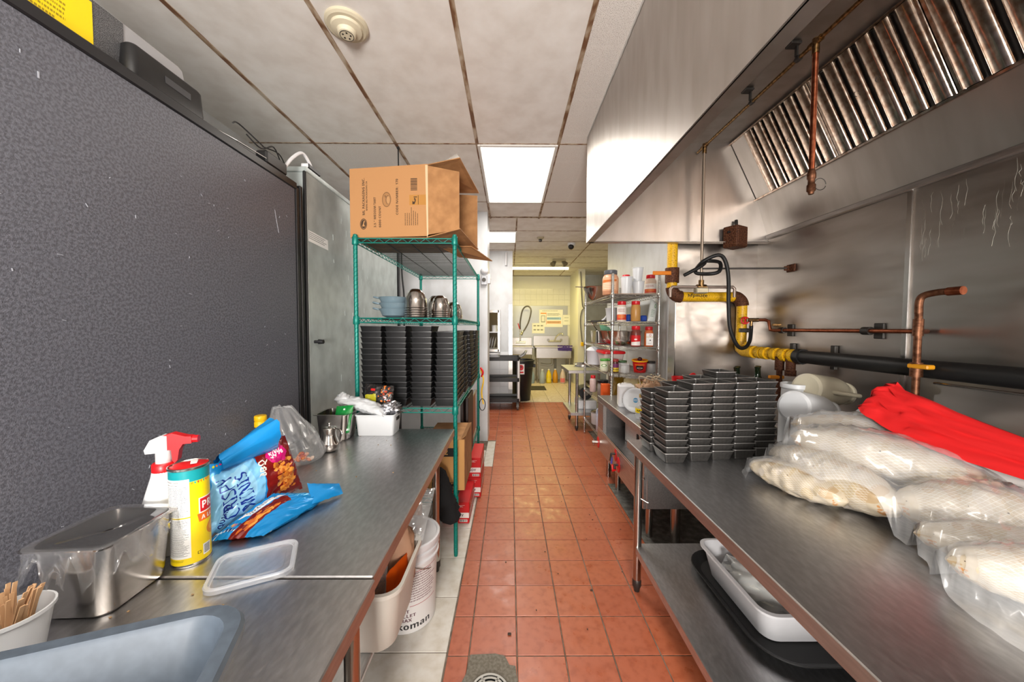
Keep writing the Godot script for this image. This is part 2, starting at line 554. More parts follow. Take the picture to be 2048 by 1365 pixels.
	# walls
	M.white_wall = mat(Color(0.84, 0.85, 0.86), 0.5, 0.0, {"uv1_triplanar": true, "uv1_world_triplanar": true, "uv1_scale": Vector3(0.7, 0.5, 0.7), "albedo_texture": ntex(0.012, 54, [0.2, 0.5, 0.9], [Color(0.95, 0.945, 0.94), Color(0.98, 0.98, 0.98), Color(1, 1, 1)], 512, 5)})
	M.white_tile = mat(Color(0.87, 0.875, 0.885), 0.22)
	M.lamp_tinted_wall = mat(Color(0.86, 0.85, 0.79), 0.45)  # white wall with the yellow lamp tint put into its colour
	M.grout = mat(Color(0.45, 0.42, 0.39), 0.9, 0.0, {"uv1_triplanar": true, "uv1_world_triplanar": true, "uv1_scale": Vector3(1, 1, 1), "albedo_texture": ntex(0.03, 58, [0.3, 0.7], [Color(0.8, 0.74, 0.68), Color(1.0, 0.98, 0.94)], 512, 4)})
	M.red_tile = []
	for k in 4:
		var c: Color = [Color(0.655, 0.355, 0.245), Color(0.665, 0.365, 0.245), Color(0.64, 0.34, 0.23), Color(0.675, 0.38, 0.26)][k]
		M.red_tile.append(mat(c, 0.42, 0.0, {"uv1_triplanar": true, "uv1_world_triplanar": true, "uv1_scale": Vector3(1.6, 1.6, 1.6), "uv1_offset": Vector3(0.31 * k, 0, 0.17 * k), "albedo_texture": red_tex(), "roughness_texture": red_rough()}))
	M.cream_tile = mat(Color(0.80, 0.785, 0.755), 0.35, 0.0, {"uv1_triplanar": true, "uv1_world_triplanar": true, "uv1_scale": Vector3(1.2, 1.2, 1.2), "albedo_texture": ntex(0.02, 55, [0.15, 0.5, 0.8], [Color(0.92, 0.90, 0.87), Color(0.97, 0.96, 0.95), Color(1, 1, 1)], 512, 5)})
	M.beige_tile = mat(Color(0.80, 0.75, 0.66), 0.4, 0.0, {"uv1_triplanar": true, "uv1_world_triplanar": true, "uv1_scale": Vector3(1.2, 1.2, 1.2), "albedo_texture": ntex(0.02, 56, [0.15, 0.5, 0.8], [Color(0.90, 0.86, 0.80), Color(0.96, 0.94, 0.92), Color(1, 1, 1)], 512, 5)})
	M.concrete = mat(Color(0.47, 0.45, 0.41), 0.8, 0.0, {"uv1_triplanar": true, "uv1_world_triplanar": true, "uv1_scale": Vector3(4, 4, 4), "albedo_texture": ntex(0.03, 57, [0.2, 0.8], [Color(0.82, 0.80, 0.76), Color(1, 1, 1)], 512, 4)})
	M.copper = mat(Color(0.74, 0.46, 0.34), 0.35, 1.0, {"uv1_triplanar": true, "uv1_scale": Vector3(4, 4, 4), "albedo_texture": ntex(0.03, 61, [0.25, 0.5, 0.8], [Color(0.8, 0.72, 0.68), Color(0.93, 0.88, 0.85), Color(1, 1, 1)], 256, 3)})
	M.old_copper = mat(Color(0.50, 0.34, 0.25), 0.5, 0.8, {"uv1_triplanar": true, "uv1_scale": Vector3(6, 6, 6), "albedo_texture": ntex(0.03, 62, [0.25, 0.5, 0.8], [Color(0.7, 0.65, 0.6), Color(0.88, 0.85, 0.82), Color(1, 1, 1)], 256, 3)})
	M.brass = mat(Color(0.66, 0.54, 0.38), 0.35, 1.0, {"uv1_triplanar": true, "uv1_scale": Vector3(6, 6, 6), "albedo_texture": ntex(0.03, 63, [0.25, 0.8], [Color(0.6, 0.55, 0.48), Color(1, 1, 1)], 256, 4)})
	M.yellow_pipe = mat(Color(0.90, 0.70, 0.08), 0.45, 0.0, {"uv1_triplanar": true, "uv1_scale": Vector3(5, 5, 5), "albedo_texture": ntex(0.035, 64, [0.0, 0.22, 0.30, 1.0], [Color(0.22, 0.14, 0.08), Color(0.5, 0.36, 0.2), Color(1, 1, 1), Color(1, 1, 1)], 512, 4)})
	M.rust = mat(Color(0.42, 0.27, 0.19), 0.7, 0.35, {"uv1_triplanar": true, "uv1_scale": Vector3(9, 9, 9), "albedo_texture": ntex(0.03, 65, [0.2, 0.5, 0.8], [Color(0.45, 0.35, 0.28), Color(0.85, 0.75, 0.62), Color(1, 1, 0.95)], 256, 5)})
	M.black_pipe = mat(Color(0.13, 0.13, 0.13), 0.42, 0.2)
	M.green = mat(Color(0.02, 0.47, 0.42), 0.38, 0.25)
	M.green_wire = mat(Color(0.03, 0.50, 0.45), 0.4, 0.3)
	M.kraft = mat(Color(0.67, 0.485, 0.305), 0.85, 0.0, {"uv1_triplanar": true, "uv1_scale": Vector3(2, 2, 2), "albedo_texture": ntex(0.02, 66, [0.2, 0.8], [Color(0.88, 0.86, 0.84), Color(1, 1, 1)], 256, 5)})
	M.kraft_edge = mat(Color(0.80, 0.70, 0.56), 0.9)
	M.kraft_tape = mat(Color(0.74, 0.54, 0.26), 0.3)
	M.white_plastic = mat(Color(0.86, 0.86, 0.87), 0.35, 0.0, {"subsurf_scatter_enabled": false})
	M.milk = mat(Color(0.86, 0.87, 0.88), 0.32, 0.0, {"backlight_enabled": true, "backlight": Color(0.5, 0.5, 0.5)})
	M.clear = film(Color(0.95, 0.97, 1.0), 0.12, 0.08)
	M.wrap = film(Color(0.95, 0.96, 0.98), 0.05, 0.04)
	M.bag_film = film(Color(0.95, 0.96, 0.97), 0.22, 0.12)
	M.red_plastic = mat(Color(0.82, 0.07, 0.10), 0.35)
	M.red_cap = mat(Color(0.80, 0.08, 0.13), 0.35)
	M.yellow_plastic = mat(Color(0.93, 0.74, 0.04), 0.35)
	M.grey_tub = mat(Color(0.315, 0.355, 0.40), 0.45, 0.0, {"uv1_triplanar": true, "uv1_scale": Vector3(3, 3, 3), "albedo_texture": ntex(0.05, 67, [0.2, 0.8], [grey(0.9), grey(1.0)], 256, 4)})
	M.paper = mat(Color(0.9, 0.89, 0.87), 0.8)
	M.ink = mat(Color(0.10, 0.09, 0.08), 0.7)
	M.black_tin = mat(Color(0.235, 0.228, 0.22), 0.42, 0.3, {"uv1_triplanar": true, "uv1_scale": Vector3(9, 9, 9), "albedo_texture": ntex(0.03, 68, [0.2, 0.8], [grey(0.78), grey(1.0)], 256, 4)})
	M.tin_rim = mat(Color(0.66, 0.65, 0.64), 0.4, 0.8)
	M.glass_green = mat(Color(0.06, 0.11, 0.05), 0.12)
	M.wood = mat(Color(0.80, 0.64, 0.48), 0.7)

var _red_tex: NoiseTexture2D
var _red_rough: NoiseTexture2D
func red_tex() -> NoiseTexture2D:
	if _red_tex == null: _red_tex = ntex(0.012, 71, [0.15, 0.45, 0.7, 0.9], [Color(0.91, 0.87, 0.84), Color(0.98, 0.97, 0.96), Color(1, 1, 1), Color(1.0, 1.0, 1.0)], 1024, 7)
	return _red_tex
func red_rough() -> NoiseTexture2D:
	if _red_rough == null: _red_rough = ntex(0.01, 72, [0.15, 0.5, 0.9], [grey(0.65), grey(0.9), grey(1.0)], 512, 6)
	return _red_rough

# ---------------------------------------------------------------- room
func slab(called: String, lo: Vector3, hi: Vector3, material: Material, label: String, category: String) -> MeshInstance3D:
	# corners given as x, y, d
	var a := V(lo.x, lo.y, lo.z)
	var b := V(hi.x, hi.y, hi.z)
	return struct(called, one_box((a + b) / 2, (b - a).abs()), material, label, category)

func tile_at(parent: Node, called: String, x0: float, x1: float, d0: float, d1: float, top: float, material: Material, gap := 0.005) -> void:
	var w := x1 - x0 - gap
	var l := d1 - d0 - gap
	var key := "%d_%d" % [roundi(w * 1000), roundi(l * 1000)]
	if not tile_meshes.has(key):
		tile_meshes[key] = one_box(Vector3(0, -0.004, 0), Vector3(w, 0.008, l), 0.0018).done()
	part(called, tile_meshes[key], material, parent, V((x0 + x1) / 2, top, (d0 + d1) / 2))
var tile_meshes := {}

func structure() -> void:
	var T := 0.2032
	# floor
	var f := slab("floor", Vector3(-2.05, -0.12, -2.6), Vector3(2.75, -0.003, 10.0), M.grout, "floor of red quarry tiles with cream tiles along one side", "floor")
	var row0 := 1.4342 - 5 * T
	for r in 30:
		var d0 := row0 + r * T
		var d1 := d0 + T
		if d0 > 6.40: break
		d1 = minf(d1, 6.50)
		if d1 - d0 < 0.06: continue
		var c0 := 0
		if d0 > 4.25: c0 = -4
		for c in range(c0, 7):
			var x0 := -0.171 + c * T
			if d0 < 1.75 and c > 5: continue
			if d0 > 2.0 and d0 < 4.5 and c > 5: continue
			tile_at(f, "tile", x0, x0 + T, d0, d1, rng.randf_range(-0.0006, 0.0006), M.red_tile[rng.randi() % 4])
		if d0 < 3.35: tile_at(f, "tile", -0.2625, -0.171, d0, d1, rng.randf_range(-0.0006, 0.0006), M.red_tile[rng.randi() % 4])
	# cream tiles at the left
	for r in 11:
		for c in 2:
			var x1 := -0.2655 - c * 0.31
			var d0 := 0.52 + r * 0.31
			if d0 > 3.7: continue
			tile_at(f, "cream_tile", x1 - 0.31, x1, d0, d0 + 0.31, 0.0, M.cream_tile, 0.004)
	tile_at(f, "cream_tile", -0.2655, -0.171, 3.466, 3.90, 0.0005, M.cream_tile, 0.004)
	tile_at(f, "cream_tile", -0.2655, -0.171, 3.90, 4.24, 0.0005, M.cream_tile, 0.004)
	# beige tiles at the end
	for r in 11:
		for c in 8:
			tile_at(f, "beige_tile", -0.46 + c * 0.30, -0.16 + c * 0.30, 6.51 + r * 0.30, 6.81 + r * 0.30, 0.002, M.beige_tile, 0.005)
	# concrete patch and drain in the aisle
	var patch := MB.new()
	var out := PackedVector2Array()
	for q in [[-0.165, 1.435], [-0.06, 1.44], [-0.02, 1.43], [0.0, 1.39], [0.025, 1.385], [0.03, 1.33], [0.035, 1.22], [-0.02, 1.16], [-0.16, 1.15], [-0.185, 1.22], [-0.19, 1.31], [-0.17, 1.36]]: out.append(Vector2(q[0], -q[1]))
	patch.xf = Transform3D(Basis(Vector3.RIGHT, Vector3(0, 0, 1), Vector3.DOWN), Vector3(0, 0.004, 0))
	patch.prism(out, 0.0, 0.006)
	part("concrete_patch", patch, M.concrete, f)
	var dr := thing("floor_drain", "round slotted metal drain cover in the concrete patch of the aisle", "drain", V(-0.075, 0.0045, 1.275))
	var drain := mat(Color(0.56, 0.55, 0.53), 0.45, 0.8)
	var dm := MB.new()
	dm.lathe([Vector2(0.012, 0.001), Vector2(0.075, 0.001), Vector2(0.078, 0.004), Vector2(0.074, 0.007), Vector2(0.066, 0.0065), Vector2(0.066, 0.0035)], 36, true, false)
	part("rim", dm, drain, dr)
	var slots := MB.new()
	for k in 3:
		var rr: float = 0.018 + 0.017 * k
		slots.lathe([Vector2(rr, 0.0), Vector2(rr + 0.009, 0.0), Vector2(rr + 0.009, 0.006), Vector2(rr, 0.006)], 30, false, false, 30)
	for k in 6:
		slots.bar(Vector3(0.012, 0.004, 0).rotated(Vector3.UP, k * PI / 3), Vector3(0.067, 0.004, 0).rotated(Vector3.UP, k * PI / 3), 0.009, 0.004)
	slots.cyl(Vector3(0, 0, 0), Vector3(0, 0.007, 0), 0.011)
	part("grate", slots, drain, dr)
	part("well", one_lathe([Vector2(0.066, 0.0), Vector2(0.066, 0.0012)], 24), M.black_rubber, dr)
	# walls
	var bits := MB.new()
	var br := RandomNumberGenerator.new()
	br.seed = 5
	bits.box(V(0.0, 0.004, 1.535), Vector3(0.016, 0.006, 0.012), 0.002)
	bits.box(V(0.43, 0.003, 1.80), Vector3(0.014, 0.004, 0.010), 0.002)
	for i in 40: bits.box(V(br.randf_range(-0.2, 0.85), 0.002, br.randf_range(1.2, 5.5)), Vector3(br.randf_range(0.003, 0.008), 0.002, br.randf_range(0.003, 0.008)))
	var bo := single("floor_crumbs", bits, mat(Color(0.22, 0.16, 0.12), 0.8), "small dark crumbs scattered over the red floor tiles", "crumbs")
	bo.set_meta("kind", "stuff")
	slab("wall_left", Vector3(-2.05, 0, -2.6), Vector3(-1.95, CEIL, 4.35), M.white_wall, "white wall behind the coolers", "wall")
	slab("wall_back", Vector3(-2.05, 0, -2.7), Vector3(2.0, CEIL, -2.6), M.white_wall, "white wall behind the photographer", "wall")
	slab("wall_right", Vector3(1.90, 0, -2.6), Vector3(2.0, CEIL, 2.82), M.white_wall, "wall behind the cooking line", "wall")
	slab("wall_end", Vector3(1.275, 0, 2.715), Vector3(1.90, CEIL, 2.82), M.white_wall, "short wall stub at the end of the cooking line", "wall")
	var es := struct("trim_1", one_box(V(1.588, 1.36, 2.711), Vector3(0.625, 2.6, 0.008)), M.steel_wall, "stainless sheet on the short end wall with a bent edge", "sheet")
	part("edge", one_box(V(1.272, 1.36, 2.765), Vector3(0.006, 2.6, 0.112)), M.steel_shine, es)
	slab("wall_white_right", Vector3(1.50, 0, 2.82), Vector3(1.60, CEIL, 5.45), M.white_wall, "white wall behind the chrome shelving", "wall")
	slab("wall_pillar_left", Vector3(-1.95, 0, 4.25), Vector3(-0.27, CEIL, 4.62), M.white_wall, "white wall end beside the green shelving", "wall")
	slab("wall_side_left", Vector3(-1.75, 0, 4.62), Vector3(-1.65, CEIL, 6.4), M.white_wall, "white side wall of the cart bay", "wall")
	slab("wall_far", Vector3(-0.6, 0, 9.45), Vector3(2.75, CEIL, 9.55), M.lamp_tinted_wall, "pale tiled wall behind the dish sinks", "wall")
	slab("wall_far_left", Vector3(-0.6, 0, 6.5), Vector3(-0.5, CEIL, 9.45), M.lamp_tinted_wall, "pale side wall of the dish washing corner", "wall")
	slab("wall_far_right", Vector3(1.60, 0, 8.3), Vector3(1.76, CEIL, 9.45), M.lamp_tinted_wall, "pale wall end to the right of the dish sinks", "wall")
	slab("wall_beyond", Vector3(1.76, 0, 9.2), Vector3(2.75, CEIL, 9.3), M.white_wall, "grey-white wall beyond the chrome shelving", "wall")
	slab("wall_outer_right", Vector3(2.65, 0, 5.35), Vector3(2.75, CEIL, 9.5), M.white_wall, "white outer wall beyond the shelving", "wall")
	slab("wall_outer_stub", Vector3(1.60, 0, 5.35), Vector3(2.75, CEIL, 5.45), M.white_wall, "white wall return beyond the shelving", "wall")
	# stainless sheets on the right wall
	var seams := [-2.0, -0.76, 0.46, 1.675, 2.708]
	for i in 4:
		struct("trim_%d" % (2 + i), one_box(V(1.896, 1.30, (seams[i] + seams[i + 1]) / 2), Vector3(0.008, 2.5, seams[i + 1] - seams[i] - 0.002)), M.steel_wall, "stainless wall sheet number %s from the end corner behind the cooking line" % ["four", "three", "two", "one"][i], "sheet")
	for i in 2: struct("trim_%d" % (6 + i), one_box(V(1.888, 1.30, seams[3 - i]), Vector3(0.012, 2.5, 0.026), 0.003), M.steel_shine, ["narrow steel strip covering the joint of the wall sheets near the copper riser", "narrow steel strip covering the joint of the nearer wall sheets"][i], "strip")
	# grease runs on the nearer sheet, below the hood
	var gr := MB.new()
	var gn := RandomNumberGenerator.new()
	gn.seed = 17
	for i in 130:
		var d0 := gn.randf_range(0.55, 1.64)
		var y0 := gn.randf_range(1.78, 2.02)
		var pts := []
		var len := gn.randf_range(0.03, 0.14)
		for k in 6: pts.append(V(1.8925, y0 - len * k / 5.0, d0 + gn.randf_range(-0.005, 0.005)))
		gr.tube(pts, gn.randf_range(0.0005, 0.0011), 5)
	part("grease_run", gr, mat(Color(0.55, 0.53, 0.49), 0.4, 0.5), get_node("trim_4")).set_meta("kind", "stuff")
	var hc := thing("hanging_cable", "thin dark cable hanging from the ceiling behind the big carton", "cable", V(-0.855, 0, 2.745))
	part("cable", one_tube([Vector3(0, 2.765, 0), Vector3(0.002, 2.5, 0), Vector3(0, 2.34, 0)], 0.005, 6), M.black_rubber, hc)
	part("clip", one_box(Vector3(0, 2.75, 0), Vector3(0.02, 0.018, 0.02), 0.003), M.iron, hc)
	# ceiling: sheet above, then tiles and bars
	var c := slab("ceiling", Vector3(-2.05, CEIL + 0.012, -2.7), Vector3(2.75, CEIL + 0.1, 10.0), M.ceil_tile, "dropped ceiling of pale panels in a thin metal grid", "ceiling")
	var xs := [-2.05, -1.469, -0.859, -0.249, 0.361, 0.971]
	var ds := [-2.6, -0.963, 0.257, 1.477, 2.697, 3.917, 4.43]
	for i in 5:
		for k in 6:
			if i == 3 and (k == 4 or k == 1): continue
			if i == 4 and k < 5: 
				if k == 5: continue
			var m: Material = M.ceil_tile
			if i == 4 or (i == 1 and k == 4): m = M.ceil_fleck
			panel(c, xs[i], xs[i + 1], ds[k], ds[k + 1], m)
	var bars := MB.new()
	for i in range(1, 5): bars.box(V(xs[i], CEIL - 0.001, 1.0), Vector3(0.024, 0.006, 7.0 if i < 4 else 7.0), 0.001)
	var cross := MB.new()
	for k in range(1, 7): cross.box(V(-0.52, CEIL + 0.0, ds[k]), Vector3(3.06, 0.005, 0.014), 0.001)
	part("grid_bar", bars, M.ceil_bar, c)
	part("grid_bar", cross, M.ceil_bar, c)
	# beyond the beam the panels lie across
	var dd := [4.45, 5.06, 5.67, 6.28, 6.89, 7.50, 8.11, 8.72, 9.33]
	var xx := [-1.65, -0.53, 0.085, 1.305, 2.525]
	for k in 8:
		for i in 4:
			if i == 1 and k == 1: continue
			panel(c, xx[i], xx[i + 1], dd[k], dd[k + 1], M.ceil_tile)
	var cb := MB.new()
	for k in 9: cb.box(V(0.5, CEIL, dd[k]), Vector3(4.3, 0.005, 0.02 if k else 0.05), 0.001)
	for i in range(1, 5): cb.box(V(xx[i], CEIL - 0.001, 6.9), Vector3(0.02, 0.005, 4.9), 0.001)
	part("grid_bar", cb, M.ceil_bar, c)
	# smoke detector and other small ceiling things
	var sd := thing("smoke_detector", "round cream smoke detector on the ceiling panel", "detector", V(-0.745, CEIL, 1.66))
	part("base", one_lathe([Vector2(0.082, -0.018), Vector2(0.092, -0.012), Vector2(0.092, 0.0)], 32), mat(Color(0.80, 0.76, 0.66), 0.5), sd)
	part("body", one_lathe([Vector2(0.03, -0.052), Vector2(0.036, -0.05), Vector2(0.042, -0.034), Vector2(0.064, -0.028), Vector2(0.068, -0.016)], 32), mat(Color(0.83, 0.79, 0.69), 0.5), sd)
	var eye := MB.new()
	for k in 5: eye.cyl(Vector3(0.017 * cos(k * TAU / 5), -0.0535, 0.017 * sin(k * TAU / 5)), Vector3(0.017 * cos(k * TAU / 5), -0.051, 0.017 * sin(k * TAU / 5)), 0.004, -1, 8)
	eye.lathe([Vector2(0.028, -0.0530), Vector2(0.0305, -0.0530), Vector2(0.0305, -0.050), Vector2(0.028, -0.050)], 24, false, false)
	part("vent_slot", eye, M.ink, sd)

func panel(parent: Node, x0: float, x1: float, d0: float, d1: float, m: Material) -> void:
	part("ceiling_tile", one_box(V((x0 + x1) / 2, CEIL + 0.006, (d0 + d1) / 2), Vector3(x1 - x0 - 0.012, 0.012, d1 - d0 - 0.008), 0.003), m, parent)

# ---------------------------------------------------------------- extraction hood, gas and water pipes
func hood_and_pipes() -> void:
	var h = thing("extraction_hood", "large stainless extraction hood with slanted baffle filters over the cooking line", "hood", Vector3.ZERO)
	var n0 = -1.3
	var n1 = 2.60
	var mid = (n0 + n1) / 2
	var l = n1 - n0
	part("front_panel", one_box(V(0.5615, 2.379, mid), Vector3(0.009, 0.758, l), 0.002), M.steel_hood, h)
	var ck = MB.new()
	var cn = noise(9.0, 77, 3)
	var upper = PackedVector3Array()
	var lower = PackedVector3Array()
	for i in 160:
		var z = n0 + l * i / 159.0
		upper.append(V(0.5555, CEIL - 0.001, z)); lower.append(V(0.5555, CEIL - 0.012 - 0.012 * maxf(0.0, cn.get_noise_1d(z * 2.0) + 0.25), z))
	ck.sheet([lower, upper])
	part("ragged_caulk", ck, mat(Color(0.80, 0.79, 0.77), 0.8), h)
	var lip = MB.new()
	lip.box(V(0.583, 2.003, mid), Vector3(0.05, 0.006, l), 0.002)
	lip.box(V(0.606, 2.018, mid), Vector3(0.004, 0.034, l), 0.001)
	part("lip", lip, M.steel_hood, h)
	var inner = MB.new()
	inner.box(V(0.572, 2.36, mid), Vector3(0.006, 0.70, l))
	part("inner_front", inner, M.steel_hood, h)
	part("inner_top", one_box(V(1.09, 2.725, mid), Vector3(1.04, 0.008, l)), M.steel_hood, h)
	var endp = MB.new()
	endp.box(V(1.225, 2.378, n1 + 0.004), Vector3(1.335, 0.756, 0.008), 0.002)
	endp.box(V(1.225, 2.003, n1 - 0.02), Vector3(1.31, 0.006, 0.05), 0.002)
	part("end_panel", endp, M.steel_hood, h)
	var endn = MB.new()
	endn.box(V(1.225, 2.378, n0 - 0.004), Vector3(1.335, 0.756, 0.008), 0.002)
	part("end_panel", endn, M.steel_hood, h)
	# back panel below the filters, and its trim
	var back = MB.new()
	back.face([V(1.885, 2.05, n0), V(1.885, 2.05, n1), V(1.80, 2.312, n1), V(1.80, 2.312, n0)], V(2.2, 2.5, mid))
	back.face([V(1.893, 2.05, n0), V(1.893, 2.05, n1), V(1.81, 2.312, n1), V(1.81, 2.312, n0)], V(0, 1.5, mid))
	part("back_panel", back, M.steel_hood, h)
	part("back_trim", one_box(V(1.880, 2.046, mid), Vector3(0.02, 0.03, l), 0.004), M.steel, h)
	# filters
	var e1 = Vector3(-0.20, 0.404, 0).normalized()
	var nn = Vector3(-0.404, -0.20, 0).normalized()
	var along = Vector3(0, 0, -1)
	var o = Vector3(1.80, 2.314, 0)
	var len = 0.452
	part("filter_track", one_box_basis(o + e1 * 0.006 + nn * 0.006, along, e1, nn, Vector3(l, 0.014, 0.03), -mid), M.grease, h)
	part("filter_track", one_box_basis(o + e1 * (len - 0.006) + nn * 0.006, along, e1, nn, Vector3(l, 0.012, 0.03), -mid), M.grease, h)
	# filler at the far end
	part("filler_panel", one_box_basis(o + e1 * len / 2, along, e1, nn, Vector3(0.135, len - 0.02, 0.006), -(n1 - 0.072)), M.steel_hood, h)
	var pitch = 0.0845
	var baf = MB.new()
	var rows = []
	for i in 2:
		var row = PackedVector3Array()
		for k in 11:
			var a = PI * k / 10.0
			var z = cos(a) * 0.031
			var y = 0.004 + pow(sin(a), 0.55) * 0.020
			row.append(Vector3(z, [-1, 1][i] * (len / 2 - 0.014), y))
		rows.append(row)
	baf.sheet([rows[1], rows[0]])
	var baf_mesh = baf.done()
	var gapm = MB.new()
	rows = []
	for i in 2:
		var row = PackedVector3Array()
		for k in 9:
			var a = PI * k / 8.0
			row.append(Vector3(cos(a) * 0.022, [-1, 1][i] * (len / 2 - 0.014), -0.004 - sin(a) * 0.016))
		rows.append(row)
	gapm.sheet([rows[0], rows[1]])
	var gap_mesh = gapm.done()
	var basis = Basis(along, e1, nn)
	var d = n1 - 0.15
	var fi = 0
	while d > -0.2:
		var fl = Node3D.new()
		fl.name = "baffle_filter"
		h.add_child(fl, true)
		var w = pitch * 6
		for s in [0.012, w - 0.012]:
			var fr = MB.new()
			fr.xf = Transform3D(basis, o + e1 * len / 2 + nn * 0.004 + along * (d - s))
			fr.box(Vector3.ZERO, Vector3(0.024, len - 0.02, 0.02), 0.002)
			part("frame", fr, M.grease, fl)
		for k in 6:
			var at = o + e1 * len / 2 + along * (d - pitch * (k + 0.5)) 
			var b = part("baffle", baf_mesh, M.grease, fl, at)
			b.basis = basis
			if k < 5:
				var g = part("channel", gap_mesh, M.iron, fl, at - along * pitch / 2)
				g.basis = basis
		for s in [-0.05, 0.05]:
			var hd = MB.new()
			var c = o + e1 * len * 0.52 + nn * 0.03 + along * (d - w / 2 + s)
			hd.tube(smooth_path([c - e1 * 0.012, c + nn * 0.012, c + e1 * 0.012], 3), 0.0016, 5)
			part("wire_handle", hd, M.iron, fl)
		d -= w + 0.004
		fi += 1
	# fire suppression pipe along the hood with two drops
	var sp = thing("suppression_pipe", "thin brass pipe inside the hood with a steel drop and a copper nozzle drop", "pipe", Vector3.ZERO)
	part("run", one_tube([V(1.355, 2.65, 2.59), V(1.355, 2.65, -0.6)], 0.009, 10), M.brass, sp)
	for q in [2.50, 1.605]:
		var fit = MB.new()
		fit.cyl(V(1.355, 2.65, q + 0.03), V(1.355, 2.65, q - 0.03), 0.014, -1, 10)
		fit.cyl(V(1.355, 2.665, q), V(1.355, 2.60, q), 0.0145, -1, 10)
		part("fitting", fit, M.brass, sp)
	part("steel_drop", one_tube([V(1.352, 2.62, 2.50), V(1.352, 1.70, 2.50)], 0.010, 10), mat(Color(0.66, 0.60, 0.54), 0.4, 0.8), sp)
	part("copper_drop", one_tube([V(1.355, 2.61, 1.605), V(1.355, 2.09, 1.605)], 0.0115, 12), M.copper, sp)
	var noz = MB.new()
	noz.xf = Transform3D(Basis(), V(1.355, 1.985, 1.605))
	noz.lathe([Vector2(0.010, 0.0), Vector2(0.012, 0.01), Vector2(0.017, 0.015), Vector2(0.017, 0.04), Vector2(0.013, 0.045), Vector2(0.013, 0.065), Vector2(0.017, 0.07), Vector2(0.017, 0.09), Vector2(0.012, 0.11)], 12)
	part("nozzle", noz, M.old_copper, sp)
	part("cap_ring", one_tube(arc(V(1.395, 2.03, 1.605), 0.026, 0, TAU * 0.95, Vector3.RIGHT, Vector3.UP, 20), 0.0016, 5), M.iron, sp)
	for q in [2.02, 1.70]:
		var br = MB.new()
		br.box(V(1.33, 2.712, q), Vector3(0.05, 0.012, 0.045), 0.003)
		br.box(V(1.345, 2.69, q), Vector3(0.008, 0.06, 0.014))
		br.cyl(V(1.355, 2.65, q - 0.012), V(1.355, 2.65, q + 0.012), 0.013, -1, 8)
		part("bracket", br, M.iron, sp)
	# rusty box at the end corner
	var rb = thing("detector_box", "rusty metal box hanging in the end corner under the hood", "box", V(1.62, 1.965, 2.56), 0.5)
	part("box", one_box(Vector3(0, 0.07, 0), Vector3(0.125, 0.15, 0.10), 0.006), M.rust, rb)
	part("cover", one_box(Vector3(0, 0.07, 0.053), Vector3(0.118, 0.142, 0.008), 0.003), M.rust, rb)
	part("stub", one_tube([Vector3(0.02, 0.145, 0), Vector3(0.03, 0.20, -0.01)], 0.011, 8), M.iron, rb)
	part("bolt", one_tube([Vector3(-0.065, 0.10, 0), Vector3(-0.08, 0.10, 0)], 0.008, 6), M.iron, rb)
	# gas line
	var g = thing("gas_pipe", "thick gas line, yellow painted then black, with elbows, tees and shut-off valves", "pipe", Vector3.ZERO)
	var r = 0.036
	var GD = 2.655
	part("drop", one_tube([V(1.215, 2.03, GD), V(1.215, 1.66, GD)], r, 16), M.yellow_pipe, g)
	part("elbow", one_tube(arc(V(1.285, 1.686, GD), 0.07, PI, PI * 1.5, Vector3.RIGHT, Vector3.UP, 8), r + 0.009, 14), M.rust, g)
	part("cross_run", one_tube([V(1.28, 1.616, GD), V(1.69, 1.616, GD)], r, 16), M.yellow_pipe, g)
	part("elbow", one_tube(arc(V(1.68, 1.549, GD), 0.067, PI / 2, 0, Vector3.RIGHT, Vector3.UP, 8), r + 0.009, 14), M.rust, g)
	part("drop", one_tube([V(1.747, 1.56, GD), V(1.747, 1.24, GD)], r, 16), M.yellow_pipe, g)
	part("elbow", one_tube([V(1.747, 1.27, GD), V(1.747, 1.228, 2.645), V(1.747, 1.212, 2.61), V(1.747, 1.211, 2.50)], r + 0.008, 14), M.yellow_pipe, g)
	part("valve_run", one_tube([V(1.747, 1.211, 2.55), V(1.75, 1.211, 2.10)], 0.031, 16), M.yellow_pipe, g)
	for q in [2.44, 2.39, 2.30, 2.22, 2.15]: part("collar", one_tube([V(1.747, 1.211, q + 0.017), V(1.748, 1.211, q - 0.017)], 0.042, 14), M.yellow_pipe, g)
	for q in [2.265, 2.175]:
		part("tee", one_tube([V(1.745, 1.20, q), V(1.745, 1.11, q)], 0.026, 12), M.rust, g)
	part("stub", one_tube([V(1.745, 1.12, 2.175), V(1.745, 1.085, 2.175)], 0.030, 12), M.rust, g)
	part("stub", one_tube([V(1.745, 1.12, 2.265), V(1.745, 0.90, 2.265)], 0.017, 12), M.rust, g)
	part("valve_handle", one_box(V(1.725, 1.065, 2.265), Vector3(0.09, 0.022, 0.03), 0.004), mat(Color(0.88, 0.55, 0.08), 0.5), g)
	part("black_run", one_tube([V(1.748, 1.211, 2.13), V(1.752, 1.211, -1.2)], 0.038, 20), M.black_pipe, g)
	part("coupling", one_tube([V(1.748, 1.211, 2.125), V(1.748, 1.211, 2.085)], 0.046, 16), M.black_pipe, g)
	part("union", one_tube([V(1.215, 1.83, GD), V(1.215, 1.72, GD)], 0.05, 14), M.rust, g)
	var lev = MB.new()
	lev.box(V(1.115, 1.785, 2.60), Vector3(0.135, 0.028, 0.012), 0.003)
	part("valve_lever", lev, mat(Color(0.85, 0.48, 0.06), 0.45), g)
	part("scrawl", letter_mesh("hfpmate", 0.026, func(q): return V(1.32 + q.x * 1.0, 1.605 + q.y * 0.8, 2.6185), true), M.ink, g)
